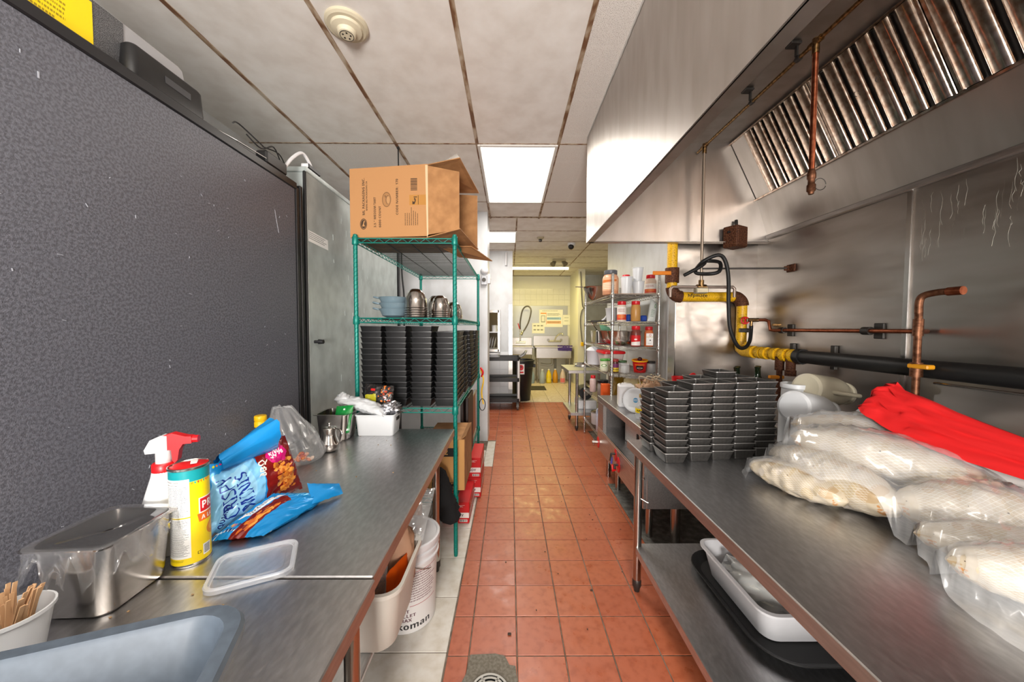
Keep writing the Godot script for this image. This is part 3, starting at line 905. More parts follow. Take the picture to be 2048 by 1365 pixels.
	for q in [2.33, 2.03]:
		var b = MB.new()
		b.box(V(1.88, 1.211, q), Vector3(0.02, 0.14, 0.032), 0.003)
		b.box(V(1.82, 1.211, q), Vector3(0.12, 0.03, 0.008))
		part("clamp", b, M.iron, g)
	var zc = MB.new()
	zc.box(V(1.75, 1.365, 2.61), Vector3(0.09, 0.03, 0.02), 0.003)
	part("clamp", zc, M.iron, g)
	# thin sensing pipe on the gas line
	var tp = thing("sensor_pipe", "thin grey pipe across the yellow gas line below the steel drop", "pipe", Vector3.ZERO)
	part("pipe", one_tube([V(1.135, 1.60, 2.50), V(1.135, 1.655, 2.50), V(1.15, 1.672, 2.50), V(1.575, 1.672, 2.50), V(1.59, 1.66, 2.50), V(1.59, 1.60, 2.50)], 0.011, 8), mat(Color(0.60, 0.54, 0.50), 0.45, 0.7), tp)
	part("tee", one_tube([V(1.32, 1.672, 2.50), V(1.385, 1.672, 2.50)], 0.018, 10), M.brass, tp)
	part("tee", one_tube([V(1.352, 1.72, 2.50), V(1.352, 1.66, 2.50)], 0.018, 10), M.brass, tp)
	part("valve_block", one_box(V(1.345, 1.645, 2.49), Vector3(0.085, 0.04, 0.05), 0.006), mat(Color(0.72, 0.69, 0.60), 0.4, 0.6), tp)
	# strut to the wall
	var rod = thing("pipe_strut", "thin steel rod bracing the drop pipe to the stainless wall", "rod", Vector3.ZERO)
	part("rod", one_tube([V(1.352, 1.80, 2.49), V(1.86, 1.785, 2.38)], 0.006, 8), M.iron, rod)
	var rbk = MB.new()
	rbk.box(V(1.884, 1.785, 2.37), Vector3(0.012, 0.05, 0.07), 0.003)
	rbk.box(V(1.865, 1.785, 2.385), Vector3(0.03, 0.03, 0.012), 0.002)
	part("bracket", rbk, M.rust, rod)
	# copper water line with tap and riser
	var c = thing("copper_water_line", "thin copper water pipe along the wall with clips, tap and red wheel", "pipe", Vector3.ZERO)
	part("pipe", one_tube([V(1.855, 1.368, 2.38), V(1.855, 1.368, 1.56)], 0.011, 10), M.copper, c)
	part("pipe", one_tube([V(1.75, 1.44, 2.52), V(1.80, 1.44, 2.48), V(1.81, 1.43, 2.46), V(1.815, 1.37, 2.45), V(1.825, 1.366, 2.43), V(1.856, 1.368, 2.37)], 0.011, 10), M.copper, c)
	part("pipe", one_tube([V(1.855, 1.368, 1.57), V(1.83, 1.368, 1.54), V(1.71, 1.368, 1.465)], 0.011, 10), M.copper, c)
	for q in [2.36, 1.79]:
		var b = MB.new()
		b.box(V(1.886, 1.368, q), Vector3(0.012, 0.08, 0.05), 0.003)
		b.cyl(V(1.858, 1.368, q + 0.015), V(1.858, 1.368, q + 0.055), 0.021, -1, 12)
		part("clip", b, M.iron, c)
	var tap = MB.new()
	tap.cyl(V(1.72, 1.44, 2.545), V(1.77, 1.44, 2.50), 0.014, -1, 10)
	tap.cyl(V(1.735, 1.44, 2.53), V(1.735, 1.395, 2.53), 0.010, -1, 10)
	tap.box(V(1.82, 1.405, 2.40), Vector3(0.06, 0.016, 0.014), 0.003)
	part("tap", tap, M.brass, c)
	var wheel = MB.new()
	wheel.tube(arc(V(1.708, 1.437, 2.555), 0.023, 0, TAU, Vector3(0.75, 0, 0.66), Vector3.UP, 16), 0.0055, 6)
	wheel.bar(V(1.695, 1.437, 2.54), V(1.725, 1.437, 2.57), 0.008, 0.008)
	wheel.bar(V(1.708, 1.415, 2.555), V(1.708, 1.46, 2.555), 0.008, 0.008)
	part("wheel", wheel, M.red_plastic, c)
	# hose, knotted round the drop pipe
	var hose = []
	var loop = smooth_path([V(1.20, 1.745, 2.44), V(1.30, 1.80, 2.43), V(1.345, 1.83, 2.45), V(1.40, 1.86, 2.53), V(1.46, 1.84, 2.47), V(1.43, 1.77, 2.42), V(1.37, 1.755, 2.44), V(1.325, 1.78, 2.53), V(1.335, 1.84, 2.46), V(1.42, 1.88, 2.42), V(1.47, 1.84, 2.42), V(1.495, 1.72, 2.42), V(1.50, 1.55, 2.42), V(1.515, 1.38, 2.42), V(1.575, 1.26, 2.43), V(1.64, 1.245, 2.45), V(1.70, 1.29, 2.49), V(1.735, 1.37, 2.53), V(1.735, 1.40, 2.53)], 6)
	var hs = single("rubber_hose", one_tube(loop, 0.0125, 10), M.black_rubber, "black rubber hose knotted round the thin drop pipe and hanging to the tap", "hose")
	# riser in front of the wall with a lever valve
	var ri = thing("copper_riser", "upright weathered copper pipe with a yellow lever valve and an open elbow", "pipe", V(1.688, 0, 1.45))
	part("pipe", one_tube([Vector3(0, 0.792, 0), Vector3(0, 1.46, 0)], 0.0125, 12), M.old_copper, ri)
	part("sleeve", one_tube([Vector3(0, 1.35, 0), Vector3(0, 1.42, 0)], 0.0165, 12), M.old_copper, ri)
	part("elbow", one_tube(smooth_path([Vector3(0, 1.44, 0), Vector3(0, 1.49, 0), Vector3(0.005, 1.515, 0.01), Vector3(0.015, 1.525, 0.05), Vector3(0.018, 1.525, 0.10)], 4), 0.013, 12), M.old_copper, ri)
	part("outlet", one_tube([Vector3(0.018, 1.525, 0.08), Vector3(0.02, 1.525, 0.125)], 0.0165, 12), M.copper, ri)
	part("valve_body", one_tube([Vector3(0, 1.18, 0), Vector3(0, 1.24, 0)], 0.020, 12), M.old_copper, ri)
	part("valve_lever", one_box(Vector3(-0.005, 1.225, 0.02), Vector3(0.035, 0.018, 0.075), 0.004), mat(Color(0.88, 0.60, 0.10), 0.45), ri)

func one_box_basis(at: Vector3, x: Vector3, y: Vector3, z: Vector3, s: Vector3, zpos: float) -> MB:
	var m = MB.new()
	m.xf = Transform3D(Basis(x, y, z), Vector3(at.x, at.y, zpos))
	m.box(Vector3.ZERO, s, 0.002)
	return m

# ---------------------------------------------------------------- left side: coolers, tables
func work_table(called: String, label: String, x0: float, x1: float, d0: float, d1: float, h: float, legs: Array, shelf_y: float, rim_side: int) -> Node3D:
	var t = thing(called, label, "table", V((x0 + x1) / 2, 0, (d0 + d1) / 2))
	var w = x1 - x0
	var l = d1 - d0
	var top = MB.new()
	top.box(Vector3(0, h - 0.003, 0), Vector3(w, 0.006, l), 0.0025)
	part("top", top, M.steel_top, t)
	var ap = MB.new()
	for s in [-1, 1]:
		ap.box(Vector3(s * (w / 2 - 0.0015), h - 0.021, 0), Vector3(0.003, 0.036, l - 0.004), 0.001)
		ap.box(Vector3(0, h - 0.021, s * (l / 2 - 0.0015)), Vector3(w - 0.004, 0.036, 0.003), 0.001)
		ap.box(Vector3(s * (w / 2 - 0.012), h - 0.040, 0), Vector3(0.022, 0.003, l - 0.006))
	part("apron", ap, M.steel, t)
	for q in legs:
		var c = V(q[0], 0, q[1]) - t.position
		var lg = MB.new()
		lg.cyl(Vector3(c.x, 0.05, c.z), Vector3(c.x, h - 0.02, c.z), 0.0205, -1, 14)
		part("leg", lg, M.steel_shine, t)
		var ft = MB.new()
		ft.xf = Transform3D(Basis(), Vector3(c.x, 0, c.z))
		ft.lathe([Vector2(0.014, 0.0), Vector2(0.017, 0.02), Vector2(0.0225, 0.03), Vector2(0.0225, 0.06), Vector2(0.0205, 0.065)], 14)
		part("foot", ft, M.iron, t)
	if shelf_y > 0:
		var sh = MB.new()
		sh.box(Vector3(0, shelf_y - 0.002, 0), Vector3(w - 0.07, 0.004, l - 0.06), 0.002)
		for s in [-1, 1]:
			sh.box(Vector3(s * (w / 2 - 0.036), shelf_y - 0.02, 0), Vector3(0.003, 0.038, l - 0.062), 0.001)
			sh.box(Vector3(0, shelf_y - 0.02, s * (l / 2 - 0.031)), Vector3(w - 0.074, 0.038, 0.003), 0.001)
		part("shelf", sh, M.steel_top, t)
	return t

func left_side() -> void:
	# black cooler standing behind the table
	var b = thing("black_cooler", "tall cooler with black pebbled metal side behind the work table", "cooler", V(-1.475, 0, 0.45))
	part("body", one_box(Vector3(0, 1.045, 0), Vector3(0.75, 2.09, 2.77), 0.004), M.black_panel, b)
	part("top_trim", one_box(Vector3(0, 2.105, 0), Vector3(0.762, 0.036, 2.79), 0.004), M.black_trim, b)
	var e = MB.new()
	e.box(Vector3(0.352, 1.05, -1.40), Vector3(0.056, 2.10, 0.026), 0.003)
	e.box(Vector3(0.366, 1.06, -1.432), Vector3(0.03, 2.12, 0.022), 0.004)
	part("corner_trim", e, M.black_trim, b)
	var sc = MB.new()
	var rr = RandomNumberGenerator.new()
	rr.seed = 12
	for i in 70:
		var y = rr.randf_range(0.85, 2.0)
		var z = rr.randf_range(-1.35, 0.1)
		var a = rr.randf_range(0, PI)
		var ln = rr.randf_range(0.0015, 0.006)
		sc.bar(Vector3(0.3755, y - sin(a) * ln, z - cos(a) * ln), Vector3(0.3755, y + sin(a) * ln, z + cos(a) * ln), 0.0016, 0.0012)
	sc.bar(Vector3(0.3755, 1.83, -1.25), Vector3(0.3755, 1.885, -1.235), 0.003, 0.0012)
	sc.bar(Vector3(0.3755, 1.885, -1.235), Vector3(0.3755, 1.93, -1.225), 0.002, 0.0012)
	sc.bar(Vector3(0.3755, 1.96, -0.40), Vector3(0.3755, 1.975, -0.40), 0.003, 0.0012)
	var scr = part("scratch", sc, mat(Color(0.62, 0.63, 0.66), 0.5), b)
	scr.set_meta("kind", "stuff")
	# walk-in cooler side of galvanised sheet
	var w = thing("walk_in_cooler", "cold room side of dull galvanised sheet beside the green shelving", "cooler", V(-1.475, 0, 2.69))
	part("body", one_box(Vector3(-0.02, 1.11, -0.01), Vector3(0.79, 2.22, 1.52), 0.004), M.galv, w)
	part("cap", one_box(Vector3(-0.02, 2.235, -0.01), Vector3(0.792, 0.03, 1.522), 0.004), M.galv, w)
	part("door_gasket", one_box(Vector3(0.371, 1.12, 0.762), Vector3(0.016, 2.2, 0.014), 0.004), M.black_rubber, w)
	var kn = MB.new()
	kn.cyl(Vector3(0.375, 1.30, 0.70), Vector3(0.40, 1.30, 0.70), 0.009, -1, 10)
	kn.cyl(Vector3(0.398, 1.30, 0.70), Vector3(0.425, 1.30, 0.70), 0.014, 0.012, 12)
	part("knob", kn, M.black_trim, w)
	var lp = Print.new(256, 64, Color(0.93, 0.93, 0.92))
	lp.lines(8, 8, 236, 44, 4, Color(0.45, 0.45, 0.46), 5)
	var lq = MB.new()
	lq.quad(Vector3(0.3765, 1.852, 0.745), Vector3(0.3765, 1.845, 0.535), Vector3(0.3765, 1.905, 0.535), Vector3(0.3765, 1.912, 0.745))
	part("notice_sticker", lq, printed(lp), w)
	var dr = MB.new()
	for i in 34:
		var y = rr.randf_range(0.95, 2.1)
		var z = rr.randf_range(-0.2, 0.6)
		dr.bar(Vector3(0.3758, y, z), Vector3(0.3758, y + rr.randf_range(0.01, 0.045), z + rr.randf_range(-0.006, 0.006)), 0.0022, 0.001)
	part("drip_mark", dr, mat(Color(0.80, 0.83, 0.82), 0.5), w).set_meta("kind", "stuff")
	var dp = thing("dark_upright", "dark upright post with a cable between the cold room and the white wall", "post", V(-1.12, 0, 3.52))
	part("post", one_box(Vector3(0, 1.15, 0), Vector3(0.05, 2.3, 0.05), 0.004), M.black_trim, dp)
	part("cable", one_tube(smooth_path([Vector3(0.045, 2.2, 0), Vector3(0.05, 1.9, 0), Vector3(0.07, 1.7, 0.01), Vector3(0.07, 1.4, 0.01), Vector3(0.07, 0.9, 0)], 5), 0.008, 6), M.black_rubber, dp)
	# tables
	var ta = work_table("work_table", "stainless work table against the black cooler, with the chip bags on it", -1.085, -0.318, 0.803, 2.005, 0.80, [[-0.415, 1.955], [-1.03, 1.955], [-0.415, 0.90], [-1.03, 0.90]], 0.0, 1)
	part("shelf", one_box(V(-0.77, 0.255, 1.10) - ta.position, Vector3(0.60, 0.02, 0.52), 0.003), M.steel_top, ta)
	var tb = work_table("work_table", "nearer stainless work table carrying the grey tub", -1.085, -0.312, -0.42, 0.799, 0.797, [[-0.415, 0.745], [-1.03, 0.745], [-0.415, -0.36], [-1.03, -0.36]], 0.0, 1)
	left_items()

# ---------------------------------------------------------------- wire shelving
func rack_post(h: float, material: Material, parent: Node, at: Vector3, r := 0.0127) -> void:
	var m = MB.new()
	var prof = [Vector2(r * 0.8, 0.0), Vector2(r, 0.012)]
	var y = 0.03
	while y < h - 0.02:
		prof.append_array([Vector2(r, y - 0.0025), Vector2(r - 0.0013, y - 0.0012), Vector2(r - 0.0013, y + 0.0012), Vector2(r, y + 0.0025)])
		y += 0.0254
	prof.append(Vector2(r, h - 0.004))
	prof.append(Vector2(r * 0.7, h))
	m.lathe(prof, 12, true, true, 25.0)
	part("post", m, material, parent, at)

func wire_shelf(w: float, l: float, wire: Material, frame: Material, collar: Material, parent: Node, at: Vector3, ribs := 3, open_y := 0.03) -> void:
	# centre of the shelf's top at at; posts at the corners
	var sh = Node3D.new()
	sh.name = "shelf"
	parent.add_child(sh, true)
	sh.position = at
	var f = MB.new()
	var hw = w / 2
	var hl = l / 2
	for s in [-1, 1]:
		for y in [-0.004, -open_y]:
			f.tube([Vector3(-hw, y, s * hl), Vector3(hw, y, s * hl)], 0.0032, 6)
			f.tube([Vector3(s * hw, y, -hl), Vector3(s * hw, y, hl)], 0.0032, 6)
		for side in 2:
			var total = w if side == 0 else l
			var nz = int(total / 0.034)
			var pts = []
			for k in nz + 1:
				var q = -total / 2 + total * k / nz
				var y = -0.005 if k % 2 == 0 else -open_y + 0.001
				pts.append(Vector3(q, y, s * (hl - 0.001)) if side == 0 else Vector3(s * (hw - 0.001), y, q))
			f.tube(pts, 0.0021, 5)
	part("truss_frame", f, frame, sh)
	var g = MB.new()
	var n = int(l / 0.0254)
	for k in range(1, n):
		var z = -hl + l * k / n
		g.bar(Vector3(-hw, -0.0015, z), Vector3(hw, -0.0015, z), 0.0028, 0.0028)
	for k in range(1, ribs + 1):
		var x = -hw + w * k / (ribs + 1)
		g.tube([Vector3(x, -0.006, -hl), Vector3(x, -0.006, hl)], 0.003, 5)
	part("wire_deck", g, wire, sh).set_meta("kind", "stuff")
	for sx in [-1, 1]:
		for sz in [-1, 1]:
			var c = MB.new()
			c.lathe([Vector2(0.0165, -0.042), Vector2(0.0190, -0.038), Vector2(0.0175, 0.003), Vector2(0.0160, 0.006)], 14)
			part("collar", c, collar, sh, Vector3(sx * hw, 0, sz * hl))

func tray_mesh(w: float, l: float, h: float, taper: float, r: float, wall := 0.0015, lip := 0.004) -> MB:
	var m = MB.new()
	var rings = [
		ring_rr(w - taper, l - taper, r, 0.0, 3), ring_rr(w, l, r, h - 0.003, 3), ring_rr(w + lip * 2, l + lip * 2, r + lip, h - 0.003, 3), ring_rr(w + lip * 2, l + lip * 2, r + lip, h, 3),
		ring_rr(w - wall * 2, l - wall * 2, r, h, 3), ring_rr(w - taper - wall * 2, l - taper - wall * 2, r, 0.003, 3)]
	m.loft(rings, true, true, 30)
	return m

func cloth_blob(seed_: int, rad: Vector3, amp: float, freq: float, nu := 28, nv := 18, flat := -1.0) -> MB:
	# crumpled closed lump centred on the origin
	var f = noise(freq, seed_, 3)
	var m = MB.new()
	var rings = []
	for i in nv + 1:
		var t = -PI / 2 + PI * i / nv
		var r = PackedVector3Array()
		for k in nu:
			var a = -TAU * k / nu
			var d = Vector3(cos(t) * cos(a), sin(t), cos(t) * sin(a))
			var q = d * rad * (1.0 + amp * f.get_noise_3dv(d * 3.0) * 2.0)
			if q.y < flat: q.y = flat
			r.append(q)
		rings.append(r)
	m.loft(rings, false, false, 180)
	return m

func carton(called: String, label: String, at: Vector3, s: Vector3, material: Material, turn := 0.0, group := "") -> Node3D:
	var t = thing(called, label, "box", at, turn, group)
	part("body", one_box(Vector3(0, s.y / 2, 0), s, 0.003), material, t)
	return t

func green_rack() -> void:
	var x0 = -0.905
	var x1 = -0.325
	var d0 = 2.085
	var d1 = 3.60
	var cx = (x0 + x1) / 2
	var cd = (d0 + d1) / 2
	var t = thing("green_shelving", "green epoxy wire shelving with four shelves beside the cold room", "shelving", V(cx, 0, cd))
	for sx in [-1, 1]:
		for sz in [-1, 1]:
			rack_post(1.925, M.green, t, Vector3(sx * (x1 - x0) / 2, 0, sz * (d1 - d0) / 2))
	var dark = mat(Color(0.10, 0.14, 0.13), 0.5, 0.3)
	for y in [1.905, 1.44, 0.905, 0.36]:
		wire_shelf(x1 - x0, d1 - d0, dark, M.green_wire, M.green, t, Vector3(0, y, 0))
	# carton lying on its side with open flaps
	var c = thing("open_carton", "big printed cardboard carton lying open on top of the green shelving", "box", V(-0.716, 1.911, 2.32))
	var P = Print.new(900, 850, Color(0.74, 0.545, 0.35))
	var k = Color(0.24, 0.17, 0.11)
	var rr = RandomNumberGenerator.new()
	rr.seed = 3
	for i in 60: P.rect(rr.randf_range(0, 900), rr.randf_range(0, 850), rr.randf_range(10, 90), 1, Color(0.70, 0.51, 0.32))
	ink(P, "ML PACKAGING INC.", 172, 580, 27, k, PI / 2, true, 1.25)
	ink(P, "WWW.MLPACKAGING.CA", 203, 530, 17, k, PI / 2, true, 1.3)
	ink(P, "3.5 \" MEDIUM TART", 300, 735, 24, k, PI / 2, true, 1.2)
	ink(P, "6000 COUNT", 358, 735, 24, k, PI / 2, true, 1.3)
	ink(P, "CODE NUMBER:  170", 560, 590, 25, k, PI / 2, true, 1.3)
	P.disc(155, 690, 40, 66, k)
	P.disc(155, 690, 33, 57, Color(0.72, 0.53, 0.34))
	P.disc(155, 690, 30, 52, k)
	P.poly([Vector2(138, 720), Vector2(172, 720), Vector2(160, 690), Vector2(172, 655), Vector2(158, 650), Vector2(148, 690)], Color(0.74, 0.55, 0.35))
	P.disc(425, 405, 52, 92, Color(0.50, 0.36, 0.22))
	P.disc(425, 405, 44, 82, Color(0.66, 0.48, 0.30))
	P.disc(440, 410, 26, 56, Color(0.50, 0.36, 0.22))
	P.disc(444, 412, 20, 48, Color(0.74, 0.56, 0.37))
	for i in 3: P.disc(408 + i * 6, 360 + 10 * i, 6, 12, Color(0.50, 0.36, 0.22))
	var by = 165.0
	while by < 310:
		var bh = float(rr.randi_range(2, 7))
		P.rect(706, by, 76, bh, k)
		by += bh + rr.randi_range(2, 5)
	P.rect(690, 360, 210, 120, Color(0.72, 0.51, 0.24))
	P.poly([Vector2(725, 470), Vector2(725, 430), Vector2(745, 445), Vector2(765, 400), Vector2(765, 430), Vector2(750, 470)], k)
	P.rect(740, 380, 40, 10, k)
	P.rect(745, 396, 12, 24, k)
	P.rect(790, 365, 5, 110, k)
	for i in 7:
		var hh = 130.0 + 90.0 * rr.randf()
		var yy = 720.0
		while yy > 720 - hh:
			var ww = rr.randf_range(4, 10)
			P.rect(636 + i * 24, yy - ww, 9, ww, Color(0.36, 0.26, 0.17))
			yy -= ww + 2
	var w = 0.456
	var h = 0.425
	var l = 0.42
	var th = 0.006
	var fq = MB.new()
	fq.quad(Vector3(-w / 2, 0, l / 2), Vector3(w / 2, 0.012, l / 2), Vector3(w / 2, h + 0.006, l / 2), Vector3(-w / 2, h - 0.025, l / 2))
	fq.quad(Vector3(w / 2, 0.012, l / 2 - th), Vector3(-w / 2, 0, l / 2 - th), Vector3(-w / 2, h - 0.025, l / 2 - th), Vector3(w / 2, h + 0.006, l / 2 - th))
	fq.sg = -1
	part("printed_side", fq, printed(P, 0.85, {"albedo_color": Color(0.93, 0.92, 0.91)}), c)
	part("far_side", one_box(Vector3(0, h / 2, -l / 2 + th / 2), Vector3(w, h, th)), M.kraft, c)
	part("lower_side", one_box(Vector3(0, th / 2, -0.003), Vector3(w, th, l - 0.014)), M.kraft, c)
	var top = MB.new()
	top.face([Vector3(-w / 2, h - 0.025, l / 2), Vector3(w / 2, h + 0.006, l / 2), Vector3(w / 2, h, -l / 2), Vector3(-w / 2, h - 0.025, -l / 2)], Vector3.ZERO)
	top.face([Vector3(-w / 2, h - 0.031, l / 2), Vector3(w / 2, h, l / 2), Vector3(w / 2, h - 0.006, -l / 2), Vector3(-w / 2, h - 0.031, -l / 2)], Vector3(0, 5, 0))
	part("upper_side", top, M.kraft, c)
	part("end", one_box(Vector3(-w / 2 + th / 2, h / 2 - 0.012, 0), Vector3(th, h - 0.03, l - 0.014)), M.kraft, c)
	flap(c, [Vector3(w / 2, 0.02, l / 2 - 0.002), Vector3(w / 2 + 0.185, 0.055, l / 2 - 0.02), Vector3(w / 2 + 0.185, h - 0.03, l / 2 - 0.02), Vector3(w / 2, h - 0.002, l / 2 - 0.002)], Vector3(0, 0, -0.005))
	flap(c, [Vector3(w / 2, 0.02, -l / 2 + 0.002), Vector3(w / 2 + 0.255, 0.03, -l / 2 - 0.01), Vector3(w / 2 + 0.255, h - 0.02, -l / 2 - 0.01), Vector3(w / 2, h - 0.01, -l / 2 + 0.002)], Vector3(0, 0, 0.005))
	flap(c, [Vector3(w / 2, h + 0.004, l / 2), Vector3(w / 2 + 0.192, h + 0.045, l / 2), Vector3(w / 2 + 0.268, h + 0.0, -l / 2), Vector3(w / 2, h, -l / 2)], Vector3(0, -0.005, 0))
	flap(c, [Vector3(w / 2, 0.008, l / 2), Vector3(w / 2 + 0.192, 0.058, l / 2), Vector3(w / 2 + 0.262, 0.03, -l / 2), Vector3(w / 2, 0.006, -l / 2)], Vector3(0, -0.005, 0))
	flap(c, [Vector3(w / 2 + 0.02, 0.002, 0.02), Vector3(w / 2 + 0.235, 0.006, -0.02), Vector3(w / 2 + 0.362, -0.055, -l / 2 + 0.01), Vector3(w / 2 + 0.12, -0.02, -l / 2 - 0.02)], Vector3(0, -0.005, 0))
	var tp = MB.new()
	tp.quad(Vector3(w / 2 - 0.004, 0.0, l / 2 + 0.0006), Vector3(w / 2 + 0.004, 0.02, l / 2 + 0.0006), Vector3(w / 2 + 0.003, h, l / 2 + 0.0006), Vector3(w / 2 - 0.012, h, l / 2 + 0.0006))
	part("torn_edge", tp, M.kraft_edge, c)
	var tape = MB.new()
	tape.sheet([PackedVector3Array([Vector3(w / 2 + 0.03, h + 0.014, l / 2 - 0.01), Vector3(w / 2 + 0.10, h + 0.035, l / 2 - 0.02), Vector3(w / 2 + 0.19, h + 0.05, l / 2 - 0.02)]), PackedVector3Array([Vector3(w / 2 + 0.05, h + 0.03, l / 2 - 0.06), Vector3(w / 2 + 0.11, h + 0.055, l / 2 - 0.05), Vector3(w / 2 + 0.165, h + 0.095, l / 2 - 0.06)])])
	part("loose_tape", tape, film(Color(0.95, 0.94, 0.9), 0.45, 0.2), c)
	# bowls on the second shelf
	var by2 = 1.4435
	var hb = thing("handled_bowl", "grey-blue handled bowl, lowest of the stack on the green shelving", "bowl", V(-0.735, by2, 2.24), 0.0, "handled bowls in a stack")
	var bm = MB.new()
	bm.lathe([Vector2(0.045, 0.0), Vector2(0.07, 0.012), Vector2(0.086, 0.05), Vector2(0.090, 0.055), Vector2(0.084, 0.052), Vector2(0.068, 0.016), Vector2(0.02, 0.006)], 24)
	part("bowl", bm, mat(Color(0.44, 0.52, 0.56), 0.3), hb)
	part("handle", one_tube(smooth_path([Vector3(-0.085, 0.05, 0.02), Vector3(-0.12, 0.058, 0.02), Vector3(-0.125, 0.056, -0.02), Vector3(-0.085, 0.05, -0.02)], 4), 0.006, 6), mat(Color(0.44, 0.52, 0.56), 0.3), hb)
	copy(hb, V(-0.733, by2 + 0.036, 2.24), 0.1, "grey-blue handled bowl, middle one of the stack on the green shelving")
	copy(hb, V(-0.737, by2 + 0.072, 2.24), -0.15, "grey-blue handled bowl, topmost of the stack on the green shelving")
	# steel domes: cups nested upside down
	var cup = MB.new()
	cup.lathe([Vector2(0.070, 0.0), Vector2(0.0725, 0.003), Vector2(0.070, 0.006), Vector2(0.066, 0.05), Vector2(0.052, 0.095), Vector2(0.030, 0.118), Vector2(0.026, 0.119), Vector2(0.026, 0.116), Vector2(0.030, 0.115), Vector2(0.050, 0.092), Vector2(0.064, 0.048), Vector2(0.068, 0.0)], 28, false, true, 35)
	var cm = cup.done()
	var first = true
	var st = [[-0.585, 2.20, 5, 1.0], [-0.44, 2.24, 4, 0.86], [-0.375, 2.36, 2, 0.80], [-0.505, 2.42, 4, 0.95]]
	for q in st:
		for n in q[2]:
			var o = single("steel_cup", cm, M.steel_shine, ["upturned stainless cup, %s in the tallest nested stack", "upturned stainless cup, %s in the nested stack beside the tallest", "upturned stainless cup, %s in the short nested stack by the green post", "upturned stainless cup, %s in the nested stack behind the others"][st.find(q)] % ordinal(n, q[2]), "cup", V(q[0], by2 + n * 0.014 * q[3], q[1]), "nested steel cups on the green shelving")
			o.scale = Vector3(q[3], q[3], q[3])
			o.rotation.z = 0.02 * sin(n * 2.3)
	var wh = thing("wire_whisk", "wire whisk lying on the second green shelf beyond the cups", "whisk", V(-0.40, by2 + 0.004, 2.62), 0.3)
	var wm = MB.new()
	for n in 4:
		var a = PI * n / 4.0
		var pts = []
		for i in 13:
			var u = TAU * i / 12.0
			pts.append(Vector3(0.035 * sin(u) * cos(a), 0.035 + 0.032 * sin(u) * sin(a), -0.08 + 0.08 * cos(u)))
		wm.tube(pts, 0.0014, 5)
	part("wire_loop", wm, M.chrome, wh)
	part("handle", one_tube([Vector3(0, 0.035, 0.0), Vector3(0, 0.012, 0.14)], 0.009, 8), M.chrome, wh)
	# black trays in tall stacks
	var tm = tray_mesh(0.128, 0.20, 0.046, 0.018, 0.006, 0.0015, 0.003)
	var mesh = tm.done()
	var ty = 0.9085
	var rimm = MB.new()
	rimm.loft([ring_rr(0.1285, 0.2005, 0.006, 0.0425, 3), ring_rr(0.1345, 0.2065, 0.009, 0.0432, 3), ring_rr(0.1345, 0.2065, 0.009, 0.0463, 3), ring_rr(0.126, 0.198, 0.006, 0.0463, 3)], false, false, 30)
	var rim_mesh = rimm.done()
	var rim_sheen_mat = mat(Color(0.17, 0.17, 0.175), 0.35)  # paler than the tray: reflected light on the lip put into colour
	var proto = thing("food_tray", "black food tray", "tray", Vector3.ZERO, 0.0, "black trays stacked on the green shelving")
	part("tray", mesh, M.black_plastic, proto)
	part("rim", rim_mesh, rim_sheen_mat, proto)
	var cols = [[-0.825, 2.205, 14, 0.0, "nearest the cold room"], [-0.68, 2.205, 14, 0.0, "second from the cold room"], [-0.533, 2.205, 14, 0.0, "third from the cold room"], [-0.392, 2.21, 13, 0.0, "right behind the front aisle post"], [-0.392, 2.44, 13, 0.0, "second along the shelf's aisle edge"], [-0.385, 2.66, 12, 0.04, "third along the shelf's aisle edge"], [-0.365, 2.92, 13, -0.05, "fourth along the shelf's aisle edge"], [-0.365, 3.15, 13, -0.05, "last along the shelf's aisle edge"]]
	var begun = false
	for q in cols:
		var lean: float = rr.randf_range(-0.004, 0.004)
		for n in q[2]:
			var at = V(q[0] + lean * n * 0.3 + rr.randf_range(-0.001, 0.001), ty + n * 0.0335, q[1] + rr.randf_range(-0.002, 0.002))
			var turn: float = q[3] + rr.randf_range(-0.012, 0.012)
			var lab: String = "black food tray, %s in the stack %s" % [ordinal(n, q[2]), q[4]]
			if not begun:
				proto.position = at; proto.rotation.y = turn; proto.set_meta("label", lab)
				begun = true
			else: copy(proto, at, turn, lab)
	# lower shelf
	var B = Print.new(512, 700, Color(0.72, 0.53, 0.31))
	B.rect(0, 110, 430, 120, Color(0.12, 0.10, 0.09))
	ink(B, ".BBC 2", 20, 205, 72, Color(0.72, 0.53, 0.31), 0.0, true, 0.95)
	ink(B, "ers", 40, 330, 50, Color(0.2, 0.15, 0.1))
	for i in 3:
		B.rect(90 + i * 120, 590, 80, 80, Color(0.2, 0.15, 0.1))
		B.rect(98 + i * 120, 598, 64, 64, Color(0.72, 0.53, 0.31))
		B.disc(130 + i * 120, 630, 20, 22, Color(0.2, 0.15, 0.1))
	var bb = thing("kraft_carton", "brown carton with a black printed band on the lowest green shelf", "box", V(-0.405, 0.367, 2.36))
	part("body", one_box(Vector3(0, 0.16, 0), Vector3(0.25, 0.32, 0.40), 0.003), M.kraft, bb)
	var bq = MB.new()
	bq.sg = -1
	bq.quad(Vector3(-0.122, 0.003, 0.2008), Vector3(0.122, 0.003, 0.2008), Vector3(0.122, 0.317, 0.2008), Vector3(-0.122, 0.317, 0.2008))
	part("printed_face", bq, printed(B, 0.85), bb)
	flap(bb, [Vector3(0.10, 0.32, 0.19), Vector3(0.135, 0.35, 0.20), Vector3(0.135, 0.35, -0.1), Vector3(0.10, 0.32, -0.19)], Vector3(0, -0.004, 0))
	var R = Print.new(512, 512, Color(0.74, 0.05, 0.07))
	R.rect(0, 250, 512, 130, Color(0.88, 0.84, 0.82))
	ink(R, "BOMBOY", 60, 345, 60, Color(0.25, 0.2, 0.25), 0.0, true, 1.0)
